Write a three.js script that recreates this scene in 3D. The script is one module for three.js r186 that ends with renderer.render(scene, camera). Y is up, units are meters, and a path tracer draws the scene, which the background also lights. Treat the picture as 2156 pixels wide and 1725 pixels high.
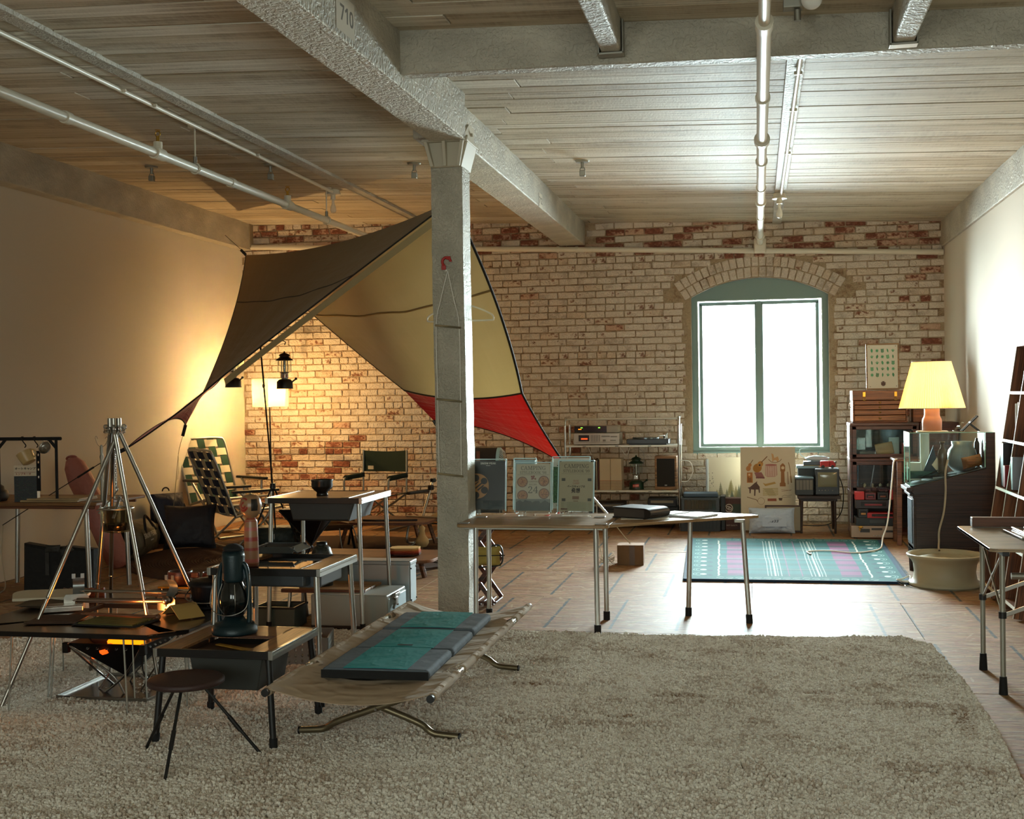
import * as THREE from 'three';
import { RoundedBoxGeometry } from 'three/addons/geometries/RoundedBoxGeometry.js';
import { mergeGeometries } from 'three/addons/utils/BufferGeometryUtils.js';
import { RectAreaLightUniformsLib } from 'three/addons/lights/RectAreaLightUniformsLib.js';

// ---------------------------------------------------------------- camera, sky, window light, exposure
const scene = new THREE.Scene();
const camera = new THREE.PerspectiveCamera(37.86, 2156 / 1725, 0.05, 200);
camera.position.set(0, 1.45, 0);
camera.up.set(0.012, 0.9998, -0.0158);
camera.lookAt(-0.2011, 1.45 - 0.0129, -0.9795);
const renderer = new THREE.WebGLRenderer({ antialias: true });
renderer.toneMapping = THREE.LinearToneMapping;
renderer.toneMappingExposure = 1.0;
renderer.shadowMap.enabled = true;
RectAreaLightUniformsLib.init();
// overcast sky, brighter towards the zenith
{
  const w = 64, h = 32, d = new Float32Array(w * h * 4);
  for (let y = 0; y < h; y++) for (let x = 0; x < w; x++) {
    const e = Math.max(0, (y / (h - 1) - 0.5) * 2), b = 3.2 * (1 + 0.6 * e);
    d.set([b * 0.88, b * 0.96, b, 1], (y * w + x) * 4);
  }
  const t = new THREE.DataTexture(d, w, h, THREE.RGBAFormat, THREE.FloatType);
  t.mapping = THREE.EquirectangularReflectionMapping; t.magFilter = THREE.LinearFilter; t.needsUpdate = true;
  scene.background = t;
}
// daylight that falls in through the big window (the bright hazy part of the sky straight ahead of it)
const daylight = new THREE.RectAreaLight(new THREE.Color().setRGB(0.90, 0.97, 1.0), 215, 7, 3.2);
daylight.position.set(0.03, 2.2, -17.7); daylight.lookAt(0.03, 2.2, 0); scene.add(daylight);

// ---------------------------------------------------------------- helpers
let seed = 7;
const rnd = () => { seed = (seed + 0x6d2b79f5) | 0; let t = Math.imul(seed ^ (seed >>> 15), 1 | seed); t = (t + Math.imul(t ^ (t >>> 7), 61 | t)) ^ t; return ((t ^ (t >>> 14)) >>> 0) / 4294967296; };
const rr = (a, b) => a + (b - a) * rnd();
const V3 = (x, y, z) => new THREE.Vector3(x, y, z);
const flat = (g) => { if (g.index) { const k = g.userData; g = g.toNonIndexed(); g.userData = k; } for (const n of Object.keys(g.attributes)) if (!['position', 'normal', 'uv'].includes(n)) g.deleteAttribute(n); return g; };
const keep = (g) => { g.userData = { keep: true }; return g; };
const mv = (g, x = 0, y = 0, z = 0, rx = 0, ry = 0, rz = 0) => { if (rx || ry || rz) g.applyMatrix4(new THREE.Matrix4().makeRotationFromEuler(new THREE.Euler(rx, ry, rz))); return g.translate(x, y, z); };
const B = (w, h, d, x = 0, y = 0, z = 0, r = 0.003) => { const g = r > 0 ? new RoundedBoxGeometry(w, h, d, 1, Math.min(r, w * 0.45, h * 0.45, d * 0.45)) : new THREE.BoxGeometry(w, h, d); return g.translate(x, y, z); };
const CY = (r0, r1, h, x = 0, y = 0, z = 0, s = 20) => new THREE.CylinderGeometry(r1, r0, h, s).translate(x, y, z);
const R = (a, b, r, s = 8, r2 = r) => {
  const p = V3(...a), q = V3(...b), d = q.clone().sub(p), l = d.length();
  const g = new THREE.CylinderGeometry(r2, r, l, s);
  g.applyMatrix4(new THREE.Matrix4().makeRotationFromQuaternion(new THREE.Quaternion().setFromUnitVectors(V3(0, 1, 0), d.normalize())));
  return g.translate((p.x + q.x) / 2, (p.y + q.y) / 2, (p.z + q.z) / 2);
};
// square bar between two points
const SQ = (a, b, w, h, r = 0.002, roll = 0) => {
  const p = V3(...a), q = V3(...b), d = q.clone().sub(p), l = d.length();
  const g = r > 0 ? new RoundedBoxGeometry(w, l, h, 1, r) : new THREE.BoxGeometry(w, l, h);
  if (roll) g.rotateY(roll);
  g.applyMatrix4(new THREE.Matrix4().makeRotationFromQuaternion(new THREE.Quaternion().setFromUnitVectors(V3(0, 1, 0), d.normalize())));
  return g.translate((p.x + q.x) / 2, (p.y + q.y) / 2, (p.z + q.z) / 2);
};
const T = (pts, r, n = 24, s = 7, closed = false, tension = 0.5) => new THREE.TubeGeometry(new THREE.CatmullRomCurve3(pts.map((p) => V3(...p)), closed, 'catmullrom', tension), n, r, s, closed);
const L = (prof, x = 0, y = 0, z = 0, s = 28) => new THREE.LatheGeometry(prof.map((p) => new THREE.Vector2(p[0], p[1])), s).translate(x, y, z);
const SH = (pts) => { const s = new THREE.Shape(); pts.forEach((p, i) => (i ? s.lineTo(p[0], p[1]) : s.moveTo(p[0], p[1]))); s.closePath(); return s; };
// prism: outline in x,y; depth along z, centred
const E = (pts, d, bev = 0.002, holes = []) => {
  const s = pts.getPoints ? pts : SH(pts); for (const h of holes) s.holes.push(h);
  return new THREE.ExtrudeGeometry(s, { depth: d - 2 * bev, bevelEnabled: bev > 0, bevelThickness: bev, bevelSize: bev, bevelOffset: -bev, bevelSegments: 1, curveSegments: 16 }).translate(0, 0, -d / 2 + bev);
};
const RRS = (w, h, r) => { const s = new THREE.Shape(), x = w / 2, y = h / 2; s.moveTo(-x + r, -y); s.lineTo(x - r, -y); s.absarc(x - r, -y + r, r, -Math.PI / 2, 0); s.lineTo(x, y - r); s.absarc(x - r, y - r, r, 0, Math.PI / 2); s.lineTo(-x + r, y); s.absarc(-x + r, y - r, r, Math.PI / 2, Math.PI); s.lineTo(-x, -y + r); s.absarc(-x + r, -y + r, r, Math.PI, Math.PI * 1.5); return s; };
const TO = (R0, r, x = 0, y = 0, z = 0, rx = 0, ry = 0, s = 24, arc = Math.PI * 2) => mv(new THREE.TorusGeometry(R0, r, 6, s, arc), x, y, z, rx, ry, 0);
const SP = (r, x = 0, y = 0, z = 0, sx = 1, sy = 1, sz = 1, s = 20) => new THREE.SphereGeometry(r, s, Math.ceil(s * 0.7)).scale(sx, sy, sz).translate(x, y, z);
// sheet with thickness over fn(u,v) -> [x,y,z]
const S = (fn, nu, nv, th = 0.002) => {
  const P = [], nn = [];
  for (let j = 0; j <= nv; j++) for (let i = 0; i <= nu; i++) {
    const u = i / nu, v = j / nv, e = 1e-3, p = V3(...fn(u, v));
    const du = V3(...fn(Math.min(1, u + e), v)).sub(V3(...fn(Math.max(0, u - e), v))), dv = V3(...fn(u, Math.min(1, v + e))).sub(V3(...fn(u, Math.max(0, v - e))));
    P.push(p); nn.push(du.cross(dv).normalize());
  }
  const pos = [], uv = [], W = nu + 1, top = (k) => P[k].clone().addScaledVector(nn[k], th / 2), bot = (k) => P[k].clone().addScaledVector(nn[k], -th / 2);
  const nor = [];
  const put = (k, side, n) => { const p = side > 0 ? top(k) : bot(k); pos.push(p.x, p.y, p.z); uv.push((k % W) / nu, Math.floor(k / W) / nv); const m = n || nn[k].clone().multiplyScalar(side); nor.push(m.x, m.y, m.z); };
  for (let j = 0; j < nv; j++) for (let i = 0; i < nu; i++) {
    const a = j * W + i, b = a + 1, c = a + W, d = c + 1;
    for (const k of [a, b, d, a, d, c]) put(k, 1);
    for (const k of [a, d, b, a, c, d]) put(k, -1);
  }
  const edge = (a, b) => { const n = P[b].clone().sub(P[a]).cross(nn[a]).normalize(); put(a, 1, n); put(a, -1, n); put(b, -1, n); put(a, 1, n); put(b, -1, n); put(b, 1, n); };
  for (let i = 0; i < nu; i++) { edge(i, i + 1); edge(nv * W + i + 1, nv * W + i); }
  for (let j = 0; j < nv; j++) { edge((j + 1) * W, j * W); edge(j * W + nu, (j + 1) * W + nu); }
  const g = new THREE.BufferGeometry();
  g.setAttribute('position', new THREE.Float32BufferAttribute(pos, 3)); g.setAttribute('normal', new THREE.Float32BufferAttribute(nor, 3)); g.setAttribute('uv', new THREE.Float32BufferAttribute(uv, 2));
  return g;
};
// uv in metres from the faces' main direction
const metric = (g) => {
  const p = g.attributes.position, uv = new Float32Array(p.count * 2), a = V3(), b = V3(), c = V3();
  for (let i = 0; i < p.count; i += 3) {
    a.fromBufferAttribute(p, i); b.fromBufferAttribute(p, i + 1); c.fromBufferAttribute(p, i + 2);
    const n = b.clone().sub(a).cross(c.clone().sub(a)); const x = Math.abs(n.x), y = Math.abs(n.y), z = Math.abs(n.z);
    [a, b, c].forEach((q, k) => uv.set(y >= x && y >= z ? [q.x, -q.z] : x > z ? [q.z, q.y] : [q.x, q.y], (i + k) * 2));
  }
  g.setAttribute('uv', new THREE.BufferAttribute(uv, 2)); return g;
};
const build = (gs) => { gs = [].concat(gs).flat(9).map((g) => { const k = g.userData.keep; g = flat(g); return k ? g : metric(g); }); return gs.length === 1 ? gs[0] : mergeGeometries(gs); };
const taken = {};
const numbered = (n) => { const k = (taken[n] = (taken[n] ?? -1) + 1); return k ? n + '_' + String(k).padStart(3, '0') : n; };
const part = (parent, name, gs, m, label) => { const o = new THREE.Mesh(gs.isBufferGeometry && gs.userData.ready ? gs : build(gs), m); o.name = name; if (label) o.userData.label = label; parent.add(o); return o; };
const ready = (gs) => { const g = build(gs); g.userData = { ready: true }; return g; };
const tag = (o, label, category, group) => { o.userData.label = label; if (category) o.userData.category = category; if (group) o.userData.group = group; return o; };
const thing = (name, label, category, at = [0, 0, 0], turn = 0, group) => { const o = new THREE.Group(); o.name = numbered(name); o.position.set(...at); o.rotation.y = turn; scene.add(o); return tag(o, label, category, group); };
const solo = (name, label, category, gs, m, at = [0, 0, 0], turn = 0, group) => { const o = new THREE.Mesh(build(gs), m); o.name = numbered(name); o.position.set(...at); o.rotation.y = turn; scene.add(o); return tag(o, label, category, group); };
const struct = (name, gs, m, parent) => { const o = gs ? new THREE.Mesh(build(gs), m) : new THREE.Group(); o.name = parent ? name : numbered(name); if (!parent) o.userData.kind = 'structure'; (parent || scene).add(o); return o; };
const copy = (o, at, turn, label, group) => { const c = o.clone(); c.name = numbered(o.name.replace(/_\d{3}$/, '')); scene.add(c); c.position.set(...at); if (turn !== undefined) c.rotation.y = turn; if (label) c.userData.label = label; if (group) c.userData.group = group; return c; };

// ---------------------------------------------------------------- textures
const hash = (x, y, s) => { let h = Math.imul(x, 374761393) ^ Math.imul(y, 668265263) ^ Math.imul(s, 2246822519); h = Math.imul(h ^ (h >>> 13), 1274126177); return ((h ^ (h >>> 16)) >>> 0) / 4294967296; };
const noise = (x, y, px, py, s) => { const X = Math.floor(x), Y = Math.floor(y), f = x - X, g = y - Y, a = f * f * (3 - 2 * f), b = g * g * (3 - 2 * g), m = (i, p) => ((i % p) + p) % p; const h = (i, j) => hash(m(i, px), m(j, py), s); const p = h(X, Y), q = h(X + 1, Y), r = h(X, Y + 1), t = h(X + 1, Y + 1); return p + (q - p) * a + (r - p) * b + (p - q - r + t) * a * b; };
const fbm = (u, v, px, py, o, s) => { let t = 0, a = 0.5, n = 0; for (let i = 0; i < o; i++) { t += a * noise(u * px, v * py, px, py, s + i); n += a; a *= 0.55; px *= 2; py *= 2; } return t / n; };
const data = (w, h, fn, color, sx = 1, sy = 1) => {
  const d = new Uint8Array(w * h * 4);
  for (let y = 0; y < h; y++) for (let x = 0; x < w; x++) { const c = fn(x / w, y / h), k = (y * w + x) * 4; if (c.length) d.set([c[0], c[1], c[2], 255].map((q) => Math.max(0, Math.min(255, q))), k); else { const q = Math.max(0, Math.min(255, c * 255)); d.set([q, q, q, 255], k); } }
  const t = new THREE.DataTexture(d, w, h); t.wrapS = t.wrapT = THREE.RepeatWrapping; t.magFilter = THREE.LinearFilter; if (color) t.colorSpace = THREE.SRGBColorSpace; t.repeat.set(1 / sx, 1 / sy); t.needsUpdate = true; return t;
};
const rep = (t, sx, sy, rot = 0) => { const c = t.clone(); c.repeat.set(1 / sx, 1 / sy); c.rotation = rot; c.needsUpdate = true; return c; };
const canvas = (w, h, draw) => { const c = document.createElement('canvas'); c.width = w; c.height = h; const g = c.getContext('2d'); draw(g, w, h); const t = new THREE.CanvasTexture(c); t.colorSpace = THREE.SRGBColorSpace; t.wrapS = t.wrapT = THREE.RepeatWrapping; return t; };
const mix3 = (a, b, t) => [a[0] + (b[0] - a[0]) * t, a[1] + (b[1] - a[1]) * t, a[2] + (b[2] - a[2]) * t];
const sst = (a, b, x) => { x = Math.max(0, Math.min(1, (x - a) / (b - a))); return x * x * (3 - 2 * x); };
const grain = data(512, 512, (u, v) => { const w = fbm(u, v, 2, 10, 3, 3); const l = fbm(u, v + w * 0.06, 3, 60, 3, 9); return 0.62 + 0.38 * sst(0.2, 0.75, l) - 0.12 * (fbm(u, v, 8, 200, 2, 5) > 0.62 ? 1 : 0); }, true, 1, 0.5);
const grainB = data(512, 512, (u, v) => fbm(u, v, 4, 90, 3, 21), false, 1, 0.5);
const fine = data(256, 256, (u, v) => 0.6 * fbm(u, v, 64, 64, 2, 31) + 0.4 * fbm(u, v, 9, 9, 3, 33), false, 0.25, 0.25);
const rough = data(512, 512, (u, v) => { const a = fbm(u, v, 30, 30, 4, 41); return sst(0.3, 0.7, a); }, false, 0.5, 0.5);
const cloud = data(256, 256, (u, v) => 0.78 + 0.3 * (fbm(u, v, 4, 4, 5, 51) - 0.3), true, 1.5, 1.5);
const weave = data(128, 128, (u, v) => { const a = Math.sin(u * Math.PI * 64), b = Math.sin(v * Math.PI * 64); return 0.5 + 0.25 * a * (b > 0 ? 1 : -1) * 0.9 + 0.15 * fbm(u, v, 16, 16, 2, 61); }, false, 0.12, 0.12);
const wrinkle = data(256, 256, (u, v) => { const a = fbm(u + 0.2 * fbm(u, v, 3, 3, 2, 71), v, 4, 4, 4, 73); return 1 - Math.abs(a - 0.5) * 4; }, false, 0.6, 0.6);

// ---------------------------------------------------------------- materials
const C = (h) => new THREE.Color(h);
const mat = (hex, roughness = 0.7, metalness = 0, x = {}) => new THREE.MeshStandardMaterial({ color: hex, roughness, metalness, ...x });
const wood = (hex, roughness = 0.5, sx = 1, sy = 0.35, rot = 0, x = {}) => mat(hex, roughness, 0, { map: rep(grain, sx, sy, rot), bumpMap: rep(grainB, sx, sy, rot), bumpScale: 0.0006, ...x });
const cloth = (hex, x = {}) => mat(hex, 0.95, 0, { bumpMap: weave, bumpScale: 0.0006, ...x });
const nylon = (hex, x = {}) => mat(hex, 0.6, 0, { bumpMap: wrinkle, bumpScale: 0.006, ...x });
const glass = (hex = 0xffffff, x = {}) => new THREE.MeshPhysicalMaterial({ color: hex, roughness: 0.02, transmission: 1, thickness: 0, ior: 1.5, ...x });
const M = {
  alu: mat(0xb9b9b4, 0.32, 1, { bumpMap: rep(grainB, 0.4, 0.2), bumpScale: 0.0001 }), aluDull: mat(0x9c9a90, 0.5, 0.9), steel: mat(0x96928a, 0.3, 1), chrome: mat(0xd2d2d0, 0.12, 1),
  black: mat(0x101010, 0.45), blackMatte: mat(0x0c0c0c, 0.85), rubber: mat(0x090909, 0.8), iron: mat(0x17161a, 0.5, 0.6, { bumpMap: fine, bumpScale: 0.0004 }), grey: mat(0x6d6d6a, 0.6), white: mat(0xe4e1d8, 0.5), cream: mat(0xcfc4ab, 0.6),
  oak: wood(0xb58a57), bamboo: wood(0xc79a62, 0.4, 0.7, 0.12), walnut: wood(0x5b3622, 0.5), brown: wood(0x7a4a2e, 0.45), darkwood: wood(0x3a2318, 0.5), cedar: wood(0xa35f33, 0.5), ply: wood(0xb78457, 0.6), mahog: wood(0x5e2a1a, 0.35),
  pane: glass(0xf4fbfa), paper: mat(0xd9d5c8, 0.8), rope: mat(0xb7ab93, 0.9), darkrope: mat(0x1b1916, 0.9), brass: mat(0xb08a3c, 0.3, 1), green: mat(0x16301f, 0.35), olive: cloth(0x1a2a20),
};

// Japanese characters as strokes in a unit square
const KANA = { 'オ': 'M.1 .35H.9 M.62 .08V.86L.5 .8 M.6 .38L.12 .78', 'ー': 'M.1 .5H.9', 'ト': 'M.35 .08V.92 M.35 .4L.78 .62', 'キ': 'M.15 .33L.85 .27 M.1 .6L.9 .54 M.42 .08L.58 .92', 'ャ': 'M.2 .52L.85 .42L.68 .66 M.38 .3L.55 .95', 'ン': 'M.15 .2L.38 .36 M.12 .86C.5 .8 .75 .6 .88 .28', 'プ': 'M.1 .24H.72C.7 .6 .5 .82 .2 .93 M.88 .1A.07 .07 0 1 1 .87 .1', 'ベ': 'M.06 .6L.34 .3L.92 .78 M.62 .2L.7 .34 M.76 .14L.84 .28', 'ス': 'M.16 .18H.78C.68 .5 .42 .78 .1 .9 M.52 .58L.9 .9', 'の': 'M.52 .16C.46 .5 .36 .76 .24 .8C.06 .78 .08 .3 .5 .22C.96 .24 1 .76 .56 .86', '発': 'M.2 .12H.44L.3 .34 M.12 .3L.28 .42 M.56 .06C.6 .2 .74 .36 .94 .42 M.74 .1L.62 .22 M.86 .2L.74 .3 M.5 .2C.42 .34 .26 .46 .06 .52 M.26 .5H.76 M.14 .66H.88 M.4 .5C.4 .74 .3 .9 .08 .96 M.6 .5V.86C.62 .96 .9 .94 .92 .82', '想': 'M.08 .2H.46 M.28 .06V.58 M.28 .24L.08 .48 M.3 .28L.46 .42 M.56 .1H.9V.56H.56Z M.56 .26H.9 M.56 .41H.9 M.16 .7L.1 .88 M.32 .66V.9C.36 .98 .66 .96 .68 .86 M.48 .64L.56 .76 M.8 .68L.92 .86' };
const kana = (g, txt, x, y, s, c, lw) => { g.save(); g.strokeStyle = c; g.lineCap = 'square'; [...txt].forEach((ch, i) => { g.save(); g.translate(x + i * s, y); g.scale(s * 0.92, s); g.lineWidth = lw / s; g.stroke(new Path2D(KANA[ch])); g.restore(); }); g.restore(); };
// ---------------------------------------------------------------- the room
const XL = -5.97, XR = 1.945, ZB = -13.274, ZF = 3.2;
const CH = (x) => 3.278 - 0.0385 * x;                       // the roof falls a little to one side
const plaster = mat(0xcfc6b6, 0.85, 0, { bumpMap: fine, bumpScale: 0.0005 });
const plank = data(1024, 256, (u, v) => {
  const streak = fbm(u, v, 3, 60, 4, 101), blot = fbm(u, v, 10, 6, 5, 103), saw = fbm(u, v, 200, 5, 2, 107), worn = sst(0.52, 0.74, 0.5 * streak + 0.5 * blot + 0.12 * (saw - 0.5));
  return mix3(mix3([212, 204, 186], [192, 182, 162], sst(0.35, 0.65, streak)), [128, 114, 94], worn * 0.5);
}, true, 2.4, 0.6);
const plankB = data(512, 256, (u, v) => 0.5 * fbm(u, v, 3, 70, 3, 111) + 0.5 * fbm(u, v, 120, 12, 3, 113), false, 1.2, 0.4);
const ceilM = [0xffffff, 0xf0ebe2, 0xe4ddd2].map((c) => mat(c, 0.68, 0, { map: plank, bumpMap: plankB, bumpScale: 0.003 }));
const beamM = mat(0xd3ccba, 0.6, 0, { map: rep(cloud, 1.2, 0.6), bumpMap: rough, bumpScale: 0.004 });
const beamRough = mat(0xcfc7b4, 0.62, 0, { bumpMap: rough, bumpScale: 0.012 });
const pipeM = mat(0xd6cfbc, 0.38);

// floor: oriented strand board sheets with printed nailing lines
const osb = (n) => canvas(1024, 512, (g, w, h) => {
  g.fillStyle = '#b78e63'; g.fillRect(0, 0, w, h);
  for (let i = 0; i < 15000; i++) {
    const a = (rnd() < 0.8 ? rr(-0.35, 0.35) : rr(-1.5, 1.5)), l = rr(12, 46), t = rr(2, 9), k = rnd();
    g.save(); g.translate(rnd() * w, rnd() * h); g.rotate(a);
    g.fillStyle = k < 0.06 ? `rgba(228,208,172,${rr(0.5, 0.9)})` : k < 0.5 ? `rgba(${rr(186, 214) | 0},${rr(146, 170) | 0},${rr(104, 126) | 0},0.55)` : `rgba(${rr(130, 168) | 0},${rr(92, 120) | 0},${rr(56, 80) | 0},0.42)`;
    g.beginPath(); g.moveTo(-l, 0); g.lineTo(-l * rr(0.3, 0.8), -t); g.lineTo(l, -t * rr(0, 0.6)); g.lineTo(l * rr(0.4, 0.9), t * 0.6); g.fill(); g.restore();
  }
  g.fillStyle = 'rgba(46,66,78,0.8)';
  for (let k = 0; k < 6; k++) { const x = (k + 0.5) * w / 6; for (let y = 34; y < h - 40; y += 4) if (rnd() < 0.93) g.fillRect(x - 4 + rr(-1, 1), y, rr(6, 9), 4.4); }
});
const osbB = data(512, 512, (u, v) => { const a = fbm(u, v, 14, 46, 3, 121); return Math.floor(a * 7) / 7 + 0.06 * fbm(u, v, 60, 200, 2, 123); }, false, 1.2, 0.6);
const osbM = [osb(0), osb(1)].map((t) => new THREE.MeshPhysicalMaterial({ color: 0xcdc6be, roughness: 0.62, specularIntensity: 0.6, map: t, bumpMap: (() => { const b = osbB.clone(); b.repeat.set(2, 2); b.needsUpdate = true; return b; })(), bumpScale: 0.0016 }));
const floor = struct('floor', [B(XR - XL + 0.5, 0.2, ZF - ZB + 0.5, (XL + XR) / 2, -0.115, (ZF + ZB) / 2, 0)], mat(0x6a4b30, 0.8));
{
  const top = (w, d) => { const g = new THREE.BoxGeometry(w, 0.013, d); return keep(g); };
  const geo = {}, get = (w) => (geo[w] ||= (() => { const g = top(+w, 1.214), p = g.attributes.position, uv = g.attributes.uv; for (let i = 0; i < p.count; i++) uv.setXY(i, (p.getX(i) + w / 2) / 2.44, (p.getZ(i) + 0.607) / 1.22); return ready(g); })());
  for (let j = 0; j < 14; j++) {
    const z = ZB + 0.61 + j * 1.22; let x = XL - (j % 2 ? 1.4 : 0.42);
    while (x < XR) {
      const a = Math.max(x, XL), b = Math.min(x + 2.436, XR);
      if (b - a > 0.05) { const o = part(floor, 'floor_panel', get((b - a).toFixed(3)), osbM[(j + Math.round(x * 3)) & 1]); o.position.set((a + b) / 2, -0.0065 + rr(-0.0006, 0.0006), z); if (rnd() < 0.5) o.rotation.y = Math.PI; }
      x += 2.44;
    }
  }
}
// ceiling boards
const ceiling = struct('ceiling', [mv(B(XR - XL + 0.6, 0.12, ZF - ZB + 0.6, 0, 0.09, 0, 0), (XL + XR) / 2, CH((XL + XR) / 2), (ZF + ZB) / 2, 0, 0, Math.atan(-0.0385))], mat(0x3a3128, 0.9));
{
  const gs = {};
  const slab = (x0, x1, z0, z1, y) => { const l = x1 - x0, k = l.toFixed(2) + '_' + (z1 - z0).toFixed(3) + '_' + (gs.n = ((gs.n || 0) + 1) % 7); const g = (gs[k] ||= (() => { const b = new RoundedBoxGeometry(l, 0.03, z1 - z0, 1, 0.003); const f = metric(flat(b)); const uv = f.attributes.uv, du = rnd() * 7, dv = rnd() * 5; for (let i = 0; i < uv.count; i++) uv.setXY(i, uv.getX(i) + du, uv.getY(i) + dv); f.userData = { ready: true }; return f; })()); return [g, (x0 + x1) / 2, CH((x0 + x1) / 2) + 0.015 + y, (z0 + z1) / 2]; };
  const widths = []; let z = ZB; while (z < -4.7) { const w = rr(0.13, 0.2); widths.push([z, z + w]); z += w; }
  widths.forEach(([a, b], j) => {
    const cut = [XL - 0.1, -2 + (j % 2 ? -0.4 : 0.3) + rr(-0.3, 0.3), XR + 0.1]; if (j % 3 === 0) cut.splice(1, 0, -4.2 + rr(-0.3, 0.3));
    for (let k = 0; k + 1 < cut.length; k++) { const [g, x, y, zz] = slab(+cut[k].toFixed(1) + 0.002, +cut[k + 1].toFixed(1) - 0.002, a + 0.003, b - 0.004, rr(-0.004, 0.004)); const o = part(ceiling, 'ceiling_board', g, ceilM[Math.floor(rnd() * 3)]); o.position.set(x, y, zz); o.rotation.z = Math.atan(-0.0385); }
  });
  const [g, x, y, zz] = slab(XL - 0.1, XR + 0.1, z, ZF + 0.1, 0); const o = part(ceiling, 'plain_boarding', g, ceilM[1]); o.position.set(x, y, zz); o.rotation.z = Math.atan(-0.0385);
}
// side and rear walls
struct('wall_left', [B(0.2, 4, ZF - ZB + 0.4, XL - 0.1, 1.9, (ZF + ZB) / 2, 0)], plaster);
struct('wall_right', [B(0.2, 4, ZF - ZB + 0.4, XR + 0.1, 1.9, (ZF + ZB) / 2, 0)], plaster);
// rear wall behind the camera, with two unseen windows added for fill light
struct('wall_front', [B(2.9, 4, 0.3, XL + 1.45, 1.9, ZF + 0.15, 0), B(1.2, 4, 0.3, -0.9, 1.9, ZF + 0.15, 0), B(0.7, 4, 0.3, 1.6, 1.9, ZF + 0.15, 0), ...[-2.3, 0.5].flatMap((x) => [B(1.6, 0.85, 0.3, x, 0.42, ZF + 0.15, 0), B(1.6, 1.3, 0.3, x, 3.25, ZF + 0.15, 0)])], plaster);

// brick wall with the arched window opening
const WX0 = -0.7, WX1 = 0.765, WC = 0.0325, WY0 = 0.752, WS = 2.478, AR = 1.44, AY = 2.682 - AR;
const outline = new THREE.Shape(); outline.moveTo(XL - 0.2, -0.2); outline.lineTo(XR + 0.2, -0.2); outline.lineTo(XR + 0.2, 3.6); outline.lineTo(XL - 0.2, 3.8); outline.closePath();
const a0 = Math.asin((WX1 - WC) / AR);
const openingPath = (P, m = 0) => { P.moveTo(WX0 - m, WY0 - m); P.lineTo(WX1 + m, WY0 - m); P.lineTo(WX1 + m, WS); P.absarc(WC, AY, AR + m, Math.PI / 2 - a0, Math.PI / 2 + a0, false); P.lineTo(WX0 - m, WY0 - m); return P; };
outline.holes.push(openingPath(new THREE.Path()));
const limewash = data(512, 512, (u, v) => { const a = fbm(u, v, 8, 8, 5, 131), b = fbm(u, v, 40, 40, 3, 133); return mix3([201, 187, 166], [150, 124, 100], sst(0.5, 0.8, a * 0.7 + b * 0.3)); }, true, 1.4, 1.4);
const wallB = struct('wall_back', [new THREE.ExtrudeGeometry(outline, { depth: 0.42, bevelEnabled: false, curveSegments: 24 }).translate(0, 0, ZB - 0.42 - 0.004)], mat(0xd6ccba, 0.9, 0, { map: limewash, bumpMap: rough, bumpScale: 0.006 }));
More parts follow.
